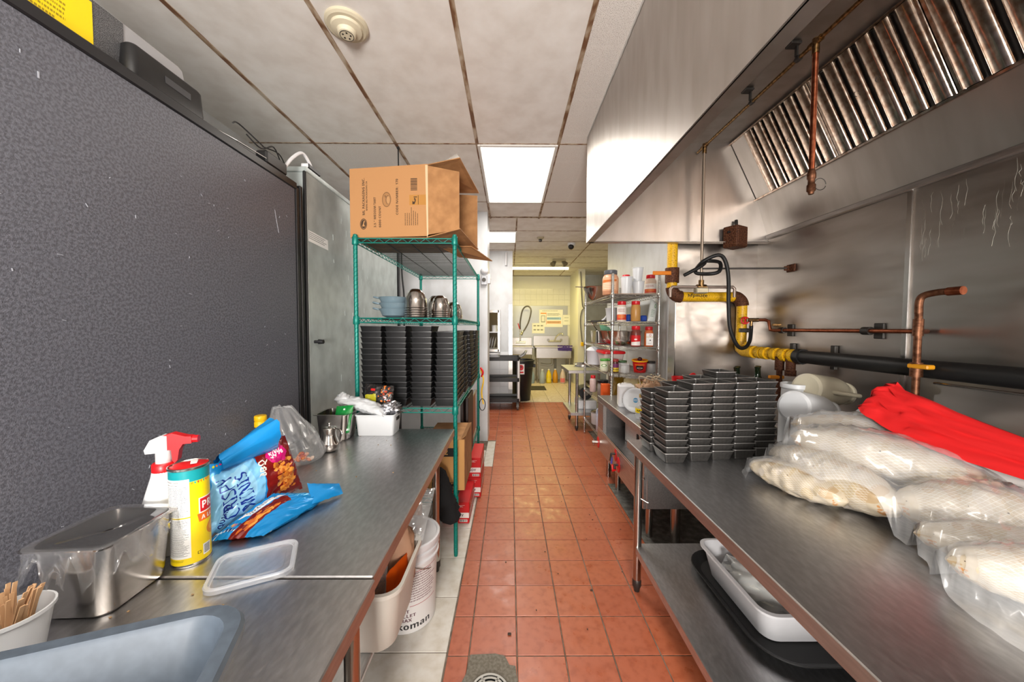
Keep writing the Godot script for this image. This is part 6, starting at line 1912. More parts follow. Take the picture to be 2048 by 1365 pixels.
	body.box(Vector3(0.212, 0.715, 0), Vector3(0.424, 0.05, 1.17), 0.003)
	part("top", body, M.steel_top, e)
	part("front_panel", one_box(Vector3(0.012, 0.335, 0), Vector3(0.024, 0.19, 1.16), 0.003), M.steel, e)
	part("bay_floor", one_box(Vector3(0.212, 0.43, 0), Vector3(0.41, 0.012, 1.16), 0.003), M.steel_top, e)
	part("bay_lip", one_box(Vector3(0.006, 0.437, 0.0), Vector3(0.012, 0.016, 1.16), 0.003), M.steel_shine, e)
	part("end_post", one_box(Vector3(0.02, 0.56, -0.49), Vector3(0.036, 0.26, 0.18), 0.003), M.steel, e)
	part("end_post", one_box(Vector3(0.02, 0.56, 0.565), Vector3(0.036, 0.26, 0.03), 0.003), M.steel, e)
	part("back_panel", one_box(Vector3(0.408, 0.49, 0), Vector3(0.02, 0.42, 1.16)), M.steel, e)
	part("end_panel", one_box(Vector3(0.212, 0.465, 0.575), Vector3(0.38, 0.45, 0.012), 0.003), M.steel, e)
	part("end_panel", one_box(Vector3(0.212, 0.465, -0.575), Vector3(0.38, 0.45, 0.012), 0.003), M.steel, e)
	part("bottom", one_box(Vector3(0.212, 0.245, 0), Vector3(0.40, 0.012, 1.14)), M.steel, e)
	part("burner_box", one_box(Vector3(0.265, 0.56, 0.1), Vector3(0.27, 0.24, 0.55), 0.004), M.steel, e)
	for s in [-0.48, -0.19, 0.48]:
		part("leg", one_tube([Vector3(0.08, 0.0, s), Vector3(0.08, 0.24, s)], 0.022, 12), M.steel_shine, e)
	part("leg", one_tube([Vector3(0.22, 0.0, 0.55), Vector3(0.22, 0.24, 0.55)], 0.030, 14), M.steel_shine, e)
	for q in [[-0.545, 0.300, 0.085, 0.105], [0.0, 0.375, 0.055, 0.10], [0.075, 0.325, 0.075, 0.12]]:
		var pm = MB.new()
		pm.xf = Transform3D(Basis(Vector3(0, 1, 0), Vector3(-1, 0, 0), Vector3(0, 0, 1)), Vector3(-0.001, q[1], q[0]))
		pm.lathe([Vector2(0.5, 0.0), Vector2(0.5, 0.003), Vector2(0.46, 0.004)], 24, true, true, 40, q[3], q[2])
		part("valve_plate", pm, M.red_plastic, e)
	part("tap", one_tube([Vector3(-0.002, 0.30, -0.545), Vector3(-0.06, 0.30, -0.545)], 0.014, 10), M.chrome, e)
	part("tap_cross", one_tube([Vector3(-0.045, 0.27, -0.545), Vector3(-0.045, 0.33, -0.545)], 0.007, 8), M.chrome, e)
	part("tap", one_tube([Vector3(-0.002, 0.385, 0.0), Vector3(-0.035, 0.385, 0.0), Vector3(-0.04, 0.33, 0.0)], 0.010, 8), M.iron, e)
	part("lever", one_tube([Vector3(-0.03, 0.36, 0.0), Vector3(-0.035, 0.31, 0.01)], 0.008, 8), mat(Color(0.25, 0.22, 0.6), 0.4), e)
	part("lever", one_tube([Vector3(-0.03, 0.30, 0.02), Vector3(-0.045, 0.285, 0.085), Vector3(-0.03, 0.30, 0.10)], 0.010, 8), M.red_plastic, e)
	part("tap", one_tube([Vector3(-0.002, 0.325, 0.075), Vector3(-0.03, 0.325, 0.075), Vector3(-0.035, 0.30, 0.10)], 0.009, 8), M.iron, e)
	var kn = MB.new()
	kn.box(Vector3(0.128, 0.55, 0.12), Vector3(0.006, 0.05, 0.03))
	part("dark_slot", kn, M.ink, e)
	single("floor_plate", one_box(Vector3(0, 0.004, 0), Vector3(0.75, 0.008, 1.15), 0.002), mat(Color(0.52, 0.52, 0.50), 0.55, 0.6, {"uv1_triplanar": true, "uv1_scale": Vector3(2, 2, 2), "albedo_texture": ntex(0.03, 88, [0.2, 0.8], [grey(0.7), grey(1.0)], 256, 5)}), "flat steel plate on the floor under the hot counter", "plate", V(1.24, 0.002, 2.48))
	counter_items()

func counter_items() -> void:
	var y = 0.7405
	var rr = RandomNumberGenerator.new()
	rr.seed = 9
	var b = thing("sauce_bottle", "clear squat bottle with a yellow label beside the loaf tins", "bottle", V(0.935, y, 2.47))
	part("bottle", one_lathe([Vector2(0.040, 0.0), Vector2(0.044, 0.006), Vector2(0.044, 0.07), Vector2(0.034, 0.10), Vector2(0.021, 0.12), Vector2(0.019, 0.155)], 24, 60), film(Color(0.93, 0.95, 0.97), 0.35, 0.1), b)
	part("cap", one_lathe([Vector2(0.0205, 0.150), Vector2(0.021, 0.152), Vector2(0.021, 0.172), Vector2(0.019, 0.174)], 20), mat(Color(0.72, 0.62, 0.36), 0.4), b)
	var yl = Print.new(512, 128, Color(0.95, 0.84, 0.05))
	ink(yl, "Machine", 190, 84, 44, Color(0.15, 0.13, 0.05))
	var ym = MB.new()
	ym.lathe([Vector2(0.0448, 0.045), Vector2(0.0448, 0.075)], 28, false, false)
	var lab = part("label", ym, printed(yl, 0.5, {"texture_repeat": true}), b)
	b.rotation.y = to_camera(0.935, 2.47)
	var tp = Print.new(512, 512, Color(0.88, 0.89, 0.90))
	tp.rect(200, 130, 120, 260, Color(0.22, 0.15, 0.13)); tp.disc(250, 200, 40, 44, Color(0.72, 0.25, 0.18)); tp.disc(230, 150, 26, 26, Color(0.80, 0.55, 0.20)); tp.disc(265, 265, 34, 36, Color(0.35, 0.2, 0.15))
	tp.lines(80, 300, 60, 120, 8, Color(0.5, 0.5, 0.52), 4)
	var tn = thing("printed_tin", "white square tin with a dark food picture on the hot counter", "tin", V(0.95, y, 2.86), -0.2)
	part("tin", one_box(Vector3(0, 0.09, 0), Vector3(0.13, 0.18, 0.13), 0.012), M.white_plastic, tn)
	var tq = MB.new()
	tq.sg = -1
	tq.quad(Vector3(-0.055, 0.01, 0.0658), Vector3(0.055, 0.01, 0.0658), Vector3(0.055, 0.17, 0.0658), Vector3(-0.055, 0.17, 0.0658))
	part("print", tq, printed(tp), tn)
	part("wire_handle", one_tube(arc(Vector3(0, 0.178, 0), 0.05, 0, PI, Vector3.RIGHT, Vector3(0, 0.35, 0.3), 12), 0.003, 5), M.chrome, tn)
	var bp = Print.new(256, 256, Color(0.84, 0.86, 0.88))
	bp.disc(128, 128, 46, 46, Color(0.15, 0.52, 0.72))
	bp.rect(60, 112, 136, 10, Color(0.84, 0.86, 0.88)); bp.rect(60, 134, 136, 8, Color(0.84, 0.86, 0.88))
	var li = thing("pot_cover", "round white lid with a blue badge leaning on the printed tin", "lid", V(0.945, y, 2.63))
	li.rotation = Vector3(-0.22, -0.45, 0.0)
	part("lid", one_lathe([Vector2(0.0, 0.0), Vector2(0.088, 0.0), Vector2(0.093, 0.004), Vector2(0.093, 0.013), Vector2(0.087, 0.015), Vector2(0.075, 0.011), Vector2(0.0, 0.011)], 36), mat(Color(0.82, 0.84, 0.86), 0.3), li, Vector3(0, 0.094, 0)).rotation = Vector3(PI / 2, 0, 0)
	var lq = MB.new()
	lq.sg = -1
	lq.quad(Vector3(-0.05, 0.044, 0.0118), Vector3(0.05, 0.044, 0.0118), Vector3(0.05, 0.144, 0.0118), Vector3(-0.05, 0.144, 0.0118))
	part("badge", lq, printed(bp), li)
	var bo = thing("paper_bowl_stack", "tan paper bowls nested behind the round lid", "bowls", V(1.08, y, 2.60))
	part("bowl", one_lathe([Vector2(0.06, 0.0), Vector2(0.095, 0.06), Vector2(0.10, 0.062), Vector2(0.096, 0.066), Vector2(0.06, 0.008)], 28), mat(Color(0.74, 0.62, 0.52), 0.7), bo)
	part("bowl", one_lathe([Vector2(0.06, 0.02), Vector2(0.098, 0.085), Vector2(0.103, 0.087), Vector2(0.098, 0.09), Vector2(0.06, 0.028)], 28), mat(Color(0.72, 0.60, 0.50), 0.7), bo)
	var bg = thing("paper_bag", "crumpled tan paper bag on the hot counter", "bag", V(1.12, y, 2.80))
	part("bag", cloth_blob(131, Vector3(0.10, 0.12, 0.08), 0.3, 2.0, 26, 18, -0.10), mat(Color(0.72, 0.58, 0.46), 0.8), bg, Vector3(0, 0.10, 0))
	for i in 3: part("loop_handle", one_tube(smooth_path([Vector3(-0.08 + 0.05 * i, 0.19, 0.02), Vector3(-0.10 + 0.06 * i, 0.26, 0.05), Vector3(0.0 + 0.05 * i, 0.23, 0.06), Vector3(0.06 + 0.03 * i, 0.27 - 0.03 * i, 0.05)], 5), 0.006, 5), mat(Color(0.82, 0.76, 0.66), 0.7), bg)
	var st = Print.new(256, 128, Color(0.72, 0.62, 0.10))
	for i in 3: st.rect(0, 14 + i * 40, 256, 14, Color(0.22, 0.18, 0.08))
	var yt = thing("striped_tin", "wide yellow tin with dark stripes near the end wall", "tin", V(1.175, y + 0.12, 3.0))
	var sm = MB.new()
	sm.lathe([Vector2(0.075, 0.0), Vector2(0.075, 0.07)], 32, false, false)
	part("wall", sm, printed(st, 0.35, {"texture_repeat": true}), yt)
	part("lid", one_lathe([Vector2(0.077, 0.068), Vector2(0.077, 0.074), Vector2(0.06, 0.072)], 32), M.brass, yt)
	var cb = carton("low_carton", "low plain carton under the striped tin", V(1.17, y, 3.0), Vector3(0.14, 0.12, 0.14), mat(Color(0.80, 0.72, 0.62), 0.8))
	var wp = thing("napkin_holder", "white rounded napkin box with a wire front", "box", V(1.175, y, 2.45))
	var wm = MB.new()
	wm.prism(PackedVector2Array([Vector2(-0.05, 0.0), Vector2(0.05, 0.0), Vector2(0.05, 0.10), Vector2(0.04, 0.14), Vector2(0.0, 0.155), Vector2(-0.04, 0.14), Vector2(-0.05, 0.10)]), -0.05, 0.05)
	part("box", wm, M.white_plastic, wp)
	part("wire", one_tube(arc(Vector3(0, 0.09, 0.056), 0.04, 0, PI, Vector3.RIGHT, Vector3.UP, 12), 0.003, 5), M.iron, wp)
	var rc = thing("red_scoop", "red plastic scoop with a looped handle standing on the napkin box", "scoop", V(1.17, y + 0.155, 2.42))
	part("cup", one_lathe([Vector2(0.035, 0.0), Vector2(0.042, 0.10), Vector2(0.050, 0.15), Vector2(0.046, 0.15), Vector2(0.038, 0.10), Vector2(0.032, 0.006)], 20), M.red_plastic, rc)
	part("handle", one_tube(smooth_path([Vector3(0.04, 0.14, 0), Vector3(0.07, 0.155, 0), Vector3(0.10, 0.17, 0), Vector3(0.115, 0.14, 0), Vector3(0.105, 0.08, 0)], 4), 0.008, 6), M.red_plastic, rc)
	var pn = thing("saucepan", "dull steel saucepan with a long handle behind the loaf tins", "pan", V(1.05, y, 2.32))
	part("pan", one_lathe([Vector2(0.085, 0.0), Vector2(0.09, 0.006), Vector2(0.095, 0.10), Vector2(0.10, 0.104), Vector2(0.094, 0.106), Vector2(0.088, 0.008)], 32), M.grease, pn)
	part("handle", one_tube([Vector3(-0.085, 0.10, 0.03), Vector3(-0.16, 0.185, 0.06)], [0.009, 0.006], 8), M.iron, pn)

# ---------------------------------------------------------------- chrome shelving and its jars
func at_px(px: float, d: float) -> float:
	return (px - 1020.0) / 705.0 * d

func jar(called: String, label: String, cat: String, x: float, y: float, d: float, r: float, h: float, body: Material, cap: Material, capr := 0.8, square := false) -> Node3D:
	var t = thing(called, label, cat, V(x, y, d), to_camera(x, d))
	var hb = h * 0.82
	if square:
		var m = MB.new()
		m.loft([ring_rr(r * 1.8, r * 1.8, r * 0.35, 0.0, 4), ring_rr(r * 1.9, r * 1.9, r * 0.4, 0.004, 4), ring_rr(r * 1.9, r * 1.9, r * 0.4, hb * 0.85, 4), ring_rr(r * 1.5, r * 1.5, r * 0.6, hb, 4)], true, true, 50)
		part("jar", m, body, t)
	else:
		part("jar", one_lathe([Vector2(r * 0.94, 0.0), Vector2(r, 0.004), Vector2(r, hb * 0.82), Vector2(r * 0.9, hb * 0.93), Vector2(r * capr * 0.95, hb)], 24, 50), body, t)
	part("cap", one_lathe([Vector2(r * capr, hb), Vector2(r * capr * 1.04, hb + 0.003), Vector2(r * capr * 1.04, h - 0.004), Vector2(r * capr * 0.95, h)], 24), cap, t)
	return t

func band(t: Node3D, r: float, y0: float, y1: float, m: Material, a0 := 0.22, a1 := 0.78) -> void:
	# paper label wrapped round the side that faces the aisle
	var b = MB.new()
	var rows = []
	for y in [y0, y1]:
		var row = PackedVector3Array()
		for k in 15:
			var a = -TAU * lerpf(a0, a1, k / 14.0)
			row.append(Vector3(cos(a) * (r + 0.0008), y, sin(a) * (r + 0.0008)))
		rows.append(row)
	b.sheet(rows)
	part("label", b, m, t)

func chrome_rack() -> void:
	var x0 = 0.975
	var x1 = 1.42
	var d0 = 3.36
	var d1 = 4.56
	var w = x1 - x0
	var l = d1 - d0
	var t = thing("chrome_shelving", "chrome wire shelving crowded with jars and bowls by the white wall", "shelving", V((x0 + x1) / 2, 0, (d0 + d1) / 2))
	for sx in [-1, 1]:
		for sz in [-1, 1]: rack_post(1.90, M.chrome, t, Vector3(sx * w / 2, 0, sz * l / 2), 0.0135)
	var ys = [1.705, 1.445, 1.20, 0.945, 0.60, 0.215]
	for y in ys: wire_shelf(w, l, M.chrome, M.chrome, M.chrome, t, Vector3(0, y, 0), 2)
	# liners on some shelves
	single("shelf_liner", one_box(Vector3(0, 0.003, 0), Vector3(w - 0.03, 0.005, l - 0.05)), mat(Color(0.62, 0.50, 0.40), 0.6), "tan liner board on the top chrome shelf", "liner", V((x0 + x1) / 2, ys[0] + 0.001, (d0 + d1) / 2))
	var red = M.red_cap
	var glass = film(Color(0.94, 0.95, 0.95), 0.35, 0.08)
	var orange = mat(Color(0.72, 0.36, 0.16), 0.4)
	var white = M.white_plastic
	var whitel = mat(Color(0.90, 0.89, 0.87), 0.5)
	var y = 0.0
	# top shelf
	y = ys[0] + 0.0075
	var bw = thing("steel_bowl", "deep steel bowl with wire handles at the far end of the top chrome shelf", "bowl", V(at_px(1192, 4.2), y, 4.2))
	part("bowl", one_lathe([Vector2(0.06, 0.0), Vector2(0.10, 0.03), Vector2(0.145, 0.12), Vector2(0.155, 0.15), Vector2(0.163, 0.152), Vector2(0.155, 0.155), Vector2(0.14, 0.12), Vector2(0.09, 0.034), Vector2(0.05, 0.006)], 32, 60), M.steel_shine, bw)
	part("handle", one_tube([Vector3(-0.16, 0.152, 0), Vector3(-0.25, 0.156, 0)], 0.006, 6), M.chrome, bw)
	var j = jar("large_jar", "large clear jar of orange spice with a dark grey lid", "jar", at_px(1220, 3.56), y, 3.56, 0.078, 0.245, mat(Color(0.83, 0.60, 0.46), 0.3), mat(Color(0.33, 0.34, 0.36), 0.4), 0.8)
	var JP = Print.new(256, 256, Color(0.86, 0.66, 0.52))
	JP.rect(40, 30, 150, 30, Color(0.80, 0.45, 0.20)); JP.poly([Vector2(30, 50), Vector2(190, 20), Vector2(190, 60), Vector2(30, 90)], Color(0.78, 0.42, 0.18))
	for i in 4: JP.rect(46, 100 + i * 34, 130, 14, Color(0.93, 0.85, 0.76))
	band(j, 0.078, 0.04, 0.16, printed(JP))
	var RP = Print.new(256, 256, Color(0.90, 0.88, 0.85))
	RP.rect(0, 150, 256, 106, Color(0.80, 0.25, 0.15)); RP.disc(120, 190, 60, 40, Color(0.85, 0.45, 0.2)); RP.lines(60, 40, 140, 70, 4, Color(0.6, 0.2, 0.2), 3)
	var rp = printed(RP)
	j = jar("spice_jar", "red-capped jar behind the white cup on the top chrome shelf", "jar", at_px(1251, 3.62), y, 3.62, 0.043, 0.21, glass, red, 0.85)
	j = jar("spice_jar", "red-capped jar with a red picture label at the top shelf's wall end", "jar", at_px(1300, 3.55), y, 3.55, 0.055, 0.20, mat(Color(0.84, 0.74, 0.66), 0.35), red, 0.75)
	band(j, 0.055, 0.02, 0.11, rp)
	var cups = [["white_cup", "wide white plastic cup on the top chrome shelf", at_px(1252, 3.45), 3.45, 0.058, 0.165, 0.0], ["white_cup", "lower white cup of the tall pair on the top shelf", at_px(1275, 3.47), 3.47, 0.060, 0.125, 0.0], ["white_cup", "upper white cup standing on another on the top shelf", at_px(1274, 3.47), 3.47, 0.052, 0.13, 0.127]]
	for c in cups:
		var o = single(c[0], one_lathe([Vector2(c[4] * 0.75, 0.0), Vector2(c[4] * 0.77, 0.004), Vector2(c[4], c[5] - 0.006), Vector2(c[4] * 1.06, c[5] - 0.004), Vector2(c[4] * 1.06, c[5]), Vector2(c[4] * 0.97, c[5]), Vector2(c[4] * 0.74, 0.008)], 24), M.milk, c[1], "cup", V(c[2], y + c[6], c[3]), "white cups on the chrome shelving")
	# second shelf
	y = ys[1] + 0.001
	j = jar("spice_jar", "tall red-capped jar with a white label and red food picture", "jar", at_px(1243, 3.45), y, 3.45, 0.043, 0.195, mat(Color(0.85, 0.78, 0.72), 0.35), red, 0.9)
	band(j, 0.043, 0.015, 0.14, rp)
	j = jar("spice_jar", "red-capped clear jar of amber powder on the second chrome shelf", "jar", at_px(1271, 3.42), y, 3.42, 0.045, 0.195, mat(Color(0.72, 0.53, 0.28), 0.35), red, 0.85)
	single("blue_packet", one_box(Vector3(0, 0.035, 0), Vector3(0.05, 0.07, 0.03), 0.01), mat(Color(0.10, 0.25, 0.60), 0.4), "small blue packet between the two seasoning jars", "packet", V(at_px(1257, 3.5), y, 3.5))
	single("blue_packet", one_box(Vector3(0, 0.03, 0), Vector3(0.06, 0.06, 0.04), 0.01), mat(Color(0.10, 0.25, 0.60), 0.4), "small blue packet beside the amber jar", "packet", V(at_px(1287, 3.5), y, 3.5))
	var GP = Print.new(256, 256, Color(0.82, 0.84, 0.82))
	GP.disc(160, 60, 26, 26, Color(0.35, 0.6, 0.3)); GP.disc(160, 60, 16, 16, Color(0.82, 0.84, 0.82)); GP.lines(60, 120, 130, 90, 5, Color(0.45, 0.55, 0.48), 6)
	var gb = thing("white_green_bag", "white bag with green print leaning in the corner of the second shelf", "bag", V(at_px(1303, 3.5), y, 3.5))
	part("bag", pillow([Vector3(-0.055, 0.0, 0.03), Vector3(0.02, 0.0, 0.03), Vector3(0.08, 0.17, -0.03), Vector3(0.0, 0.235, -0.03)], 0.04, 141, 0.006, 16, 16), printed(GP, 0.3), gb)
	var sc = thing("kitchen_scale", "small flat scale with a white cup at the far end of the second shelf", "scale", V(at_px(1195, 4.1), y, 4.1))
	part("platform", one_box(Vector3(0, 0.012, 0), Vector3(0.20, 0.02, 0.18), 0.005), M.iron, sc)
	part("spout", one_tube(smooth_path([Vector3(0.05, 0.02, 0), Vector3(0.09, 0.05, 0), Vector3(0.12, 0.11, 0), Vector3(0.10, 0.14, 0)], 4), 0.012, 8), M.white_plastic, sc)
	single("white_tub", one_lathe([Vector2(0.055, 0.0), Vector2(0.07, 0.14), Vector2(0.075, 0.145), Vector2(0.068, 0.15), Vector2(0.05, 0.006)], 24), M.milk, "white plastic tub beside the small scale", "tub", V(at_px(1224, 3.8), y, 3.8))
	# third shelf
	y = ys[2] + 0.001
	var dp = thing("deep_steel_pan", "rectangular deep steel pan at the far end of the third shelf", "pan", V(1.05, y, 4.12))
	part("pan", pan_mesh(0.17, 0.32, 0.15), M.steel_shine, dp)
	var bl = ["large dented steel mixing bowl on the third chrome shelf", "second steel mixing bowl behind the large one on the third shelf"]
	for i in 2:
		var o = single("mixing_bowl", one_lathe([Vector2(0.05, 0.0), Vector2(0.10, 0.012), Vector2(0.15, 0.06), Vector2(0.172, 0.13), Vector2(0.178, 0.134), Vector2(0.170, 0.135), Vector2(0.145, 0.062), Vector2(0.09, 0.016)], 36, 60), M.steel_shine, bl[i], "bowl", V([1.155, 1.16][i], y, [3.56, 3.90][i]), "steel mixing bowls")
		o.scale = Vector3(1, 1.12, 0.92)
	j = jar("spice_jar", "red-capped jar with a red and white label beside the mixing bowl", "jar", at_px(1272, 3.42), y, 3.42, 0.045, 0.20, mat(Color(0.45, 0.20, 0.16), 0.3), red, 0.85)
	var LP2 = Print.new(256, 256, Color(0.78, 0.08, 0.10))
	LP2.poly([Vector2(30, 170), Vector2(226, 150), Vector2(226, 250), Vector2(30, 250)], Color(0.90, 0.88, 0.86)); LP2.disc(128, 100, 30, 16, Color(0.93, 0.9, 0.88))
	band(j, 0.045, 0.01, 0.11, printed(LP2), 0.28, 0.72)
	j = jar("square_spice_jar", "square jar of orange powder with a tall white label", "jar", at_px(1298, 3.45), y, 3.45, 0.044, 0.195, orange, mat(Color(0.72, 0.10, 0.14), 0.4), 0.8, true)
	var TP = Print.new(256, 400, Color(0.90, 0.89, 0.87))
	TP.disc(150, 60, 40, 40, Color(0.72, 0.12, 0.12)); TP.disc(150, 60, 26, 26, Color(0.9, 0.89, 0.87)); TP.rect(0, 110, 256, 14, Color(0.72, 0.66, 0.3)); TP.disc(150, 230, 30, 22, Color(0.35, 0.3, 0.3)); TP.lines(60, 320, 150, 30, 2, Color(0.5, 0.5, 0.5), 2)
	var tq = MB.new()
	tq.sg = -1
	tq.quad(Vector3(-0.0425, 0.012, -0.022), Vector3(-0.0425, 0.012, 0.040), Vector3(-0.0425, 0.128, 0.040), Vector3(-0.0425, 0.128, -0.022))
	part("label", tq, printed(TP), j)
	var ut = thing("ladle", "long ladle sticking out of the deep steel pan", "ladle", V(1.05, y + 0.10, 4.12))
	part("handle", one_tube([Vector3(0.02, 0.0, -0.05), Vector3(-0.10, 0.15, 0.0)], 0.006, 6), M.chrome, ut)
	part("bowl", cloth_blob(152, Vector3(0.03, 0.02, 0.03), 0.0, 1.0, 14, 8), M.chrome, ut, Vector3(0.02, 0.0, -0.05))
	single("green_packet_strip", pillow([Vector3(-0.05, 0.0, 0.04), Vector3(0.09, -0.03, 0.0), Vector3(0.06, 0.03, -0.03), Vector3(-0.07, 0.07, 0.0)], 0.02, 153, 0.004, 10, 8), mat(Color(0.42, 0.62, 0.50), 0.4), "pale green packet lying across the deep steel pan", "packet", V(1.07, y + 0.16, 3.98))
	# fourth shelf
	y = ys[3] + 0.001
	single("white_container", one_lathe([Vector2(0.10, 0.0), Vector2(0.115, 0.16), Vector2(0.12, 0.165), Vector2(0.10, 0.19), Vector2(0.05, 0.215)], 28), mat(Color(0.80, 0.81, 0.83), 0.4), "round grey-white container at the far end of the fourth shelf", "container", V(1.04, y, 4.25))
	var rt = thing("red_lid_tub", "clear tub with a wide red lid on the fourth chrome shelf", "tub", V(1.10, y, 3.85))
	var rm = MB.new()
	rm.loft([ring_rr(0.17, 0.26, 0.03, 0.0, 4), ring_rr(0.22, 0.31, 0.03, 0.165, 4)], true, true)
	part("tub", rm, mat(Color(0.82, 0.76, 0.74), 0.35), rt)
	var rl = MB.new()
	rl.loft([ring_rr(0.235, 0.325, 0.035, 0.160, 4), ring_rr(0.245, 0.335, 0.04, 0.165, 4), ring_rr(0.245, 0.335, 0.04, 0.185, 4), ring_rr(0.22, 0.31, 0.03, 0.191, 4)])
	part("lid", rl, M.red_plastic, rt)
	var EP = Print.new(256, 256, Color(0.80, 0.82, 0.72))
	EP.disc(128, 110, 50, 50, Color(0.30, 0.55, 0.18)); EP.disc(128, 110, 34, 34, Color(0.86, 0.87, 0.8)); EP.lines(60, 190, 130, 30, 2, Color(0.5, 0.55, 0.4), 2)
	var ep = printed(EP)
	var green = mat(Color(0.28, 0.58, 0.22), 0.4)
	j = jar("green_lid_jar", "green-lidded jar with a leaf badge in front of the red-lidded tub", "jar", at_px(1209, 3.55), y, 3.55, 0.040, 0.125, mat(Color(0.80, 0.80, 0.70), 0.35), green, 0.95)
	band(j, 0.040, 0.02, 0.09, ep)
	j = jar("green_lid_jar", "second green-lidded jar beside the leaf badge jar", "jar", at_px(1220, 3.62), y, 3.62, 0.038, 0.12, mat(Color(0.66, 0.62, 0.50), 0.35), green, 0.95)
	j = jar("jam_jar", "dark jam jar with a purple and yellow label behind the chrome post", "jar", at_px(1231, 3.45), y, 3.45, 0.036, 0.13, mat(Color(0.28, 0.12, 0.10), 0.25), mat(Color(0.55, 0.14, 0.14), 0.4), 0.95)
	var VP = Print.new(256, 256, Color(0.40, 0.12, 0.35))
	VP.rect(0, 130, 256, 126, Color(0.88, 0.75, 0.12)); ink(VP, "AHA", 80, 210, 50, Color(0.15, 0.12, 0.1))
	band(j, 0.036, 0.01, 0.085, printed(VP))
	j = jar("green_lid_jar", "wide empty jar with a dark green lid on the fourth shelf", "jar", at_px(1246, 3.47), y, 3.47, 0.048, 0.115, glass, mat(Color(0.20, 0.32, 0.18), 0.4), 0.85)
	j = jar("clear_beaker", "clear plastic beaker beside the red bucket", "beaker", at_px(1251, 3.42), y, 3.42, 0.045, 0.09, glass, glass, 1.0)
	var rb = thing("red_bucket", "small red bucket with a yellow rim and black badge", "bucket", V(at_px(1281, 3.47), y, 3.47), to_camera(at_px(1281, 3.47), 3.47))
	part("bucket", one_lathe([Vector2(0.055, 0.0), Vector2(0.056, 0.004), Vector2(0.070, 0.115)], 28), mat(Color(0.82, 0.05, 0.04), 0.4), rb)
	var BP = Print.new(256, 160, Color(0.82, 0.05, 0.04))
	BP.disc(128, 85, 80, 60, Color(0.12, 0.07, 0.06)); BP.rect(20, 10, 216, 30, Color(0.90, 0.42, 0.08)); BP.rect(70, 84, 116, 16, Color(0.86, 0.84, 0.82)); BP.disc(128, 112, 40, 20, Color(0.5, 0.2, 0.15))
	band(rb, 0.066, 0.02, 0.095, printed(BP, 0.4), 0.36, 0.64)
	var rim = MB.new()
	rim.lathe([Vector2(0.070, 0.108), Vector2(0.077, 0.112), Vector2(0.077, 0.122), Vector2(0.070, 0.124)], 28, false, false)
	part("rim", rim, mat(Color(0.95, 0.68, 0.04), 0.4), rb)
	var ball = cloth_blob(160, Vector3(0.022, 0.02, 0.022), 0.1, 2.0, 12, 8)
	part("knob", ball, mat(Color(0.25, 0.06, 0.06), 0.5), rb, Vector3(0, 0.13, 0))
	rb.rotation.z = 0.10
	j = jar("dark_lid_jar", "clear jar with a flat dark lid at the fourth shelf's wall end", "jar", at_px(1303, 3.45), y, 3.45, 0.042, 0.11, mat(Color(0.72, 0.72, 0.72), 0.3), mat(Color(0.14, 0.13, 0.13), 0.4), 1.05)
	# lower shelves
	y = ys[4] + 0.001
	single("olive_bag", pillow([Vector3(-0.08, 0.0, 0.06), Vector3(0.10, 0.0, -0.02), Vector3(0.12, 0.26, -0.05), Vector3(-0.02, 0.27, 0.02)], 0.09, 163, 0.01, 16, 16), mat(Color(0.52, 0.40, 0.07), 0.35), "shiny olive yellow bag on the fifth chrome shelf", "bag", V(1.09, y + 0.005, 3.62))
	single("cream_bag", pillow([Vector3(-0.09, 0.0, 0.05), Vector3(0.12, 0.0, 0.0), Vector3(0.12, 0.27, -0.03), Vector3(-0.05, 0.28, 0.02)], 0.10, 164, 0.01, 16, 16), mat(Color(0.82, 0.76, 0.58), 0.5), "plump cream bag in front of the olive bag", "bag", V(1.17, y + 0.005, 3.46))
	single("orange_box", one_box(Vector3(0, 0.09, 0), Vector3(0.09, 0.18, 0.09), 0.004), mat(Color(0.88, 0.36, 0.10), 0.5), "orange box beside the olive bag", "box", V(1.03, y, 3.76))
	j = jar("dark_can", "dark lidded can at the far end of the fifth shelf", "can", 1.06, y, 4.0, 0.06, 0.19, mat(Color(0.55, 0.52, 0.50), 0.4), M.black_trim, 1.02)
	j = jar("small_bottle", "small bottle with red and white label at the far end of the fifth shelf", "bottle", 1.02, y, 4.3, 0.04, 0.20, mat(Color(0.80, 0.70, 0.68), 0.4), red, 0.7)
	y = ys[5] + 0.001
	for i in 3:
		var o = thing("cleaning_jug", ["pale blue-white jug nearest on the lowest chrome shelf", "second pale jug on the lowest chrome shelf", "third pale jug deep on the lowest chrome shelf"][i], "jug", V(1.05, y, 3.52 + 0.2 * i), 0, "pale jugs on the lowest chrome shelf")
		part("body", one_lathe([Vector2(0.075, 0.0), Vector2(0.08, 0.006), Vector2(0.08, 0.19), Vector2(0.05, 0.25), Vector2(0.022, 0.275), Vector2(0.022, 0.295), Vector2(0.015, 0.297)], 24, 60), mat(Color(0.74, 0.77, 0.84), 0.35), o)
		part("handle", one_tube(smooth_path([Vector3(-0.03, 0.265, 0), Vector3(-0.07, 0.25, 0), Vector3(-0.078, 0.18, 0)], 4), 0.009, 6), mat(Color(0.74, 0.77, 0.84), 0.35), o)
	var pot = thing("lidded_pot", "white lidded pot at the far end of the lowest chrome shelf", "pot", V(1.10, y, 4.25))
	part("pot", one_lathe([Vector2(0.10, 0.0), Vector2(0.105, 0.006), Vector2(0.11, 0.14), Vector2(0.10, 0.142)], 28), mat(Color(0.78, 0.79, 0.80), 0.4), pot)
	part("lid", one_lathe([Vector2(0.115, 0.142), Vector2(0.11, 0.15), Vector2(0.05, 0.165), Vector2(0.015, 0.168), Vector2(0.015, 0.18)], 28), M.steel_shine, pot)
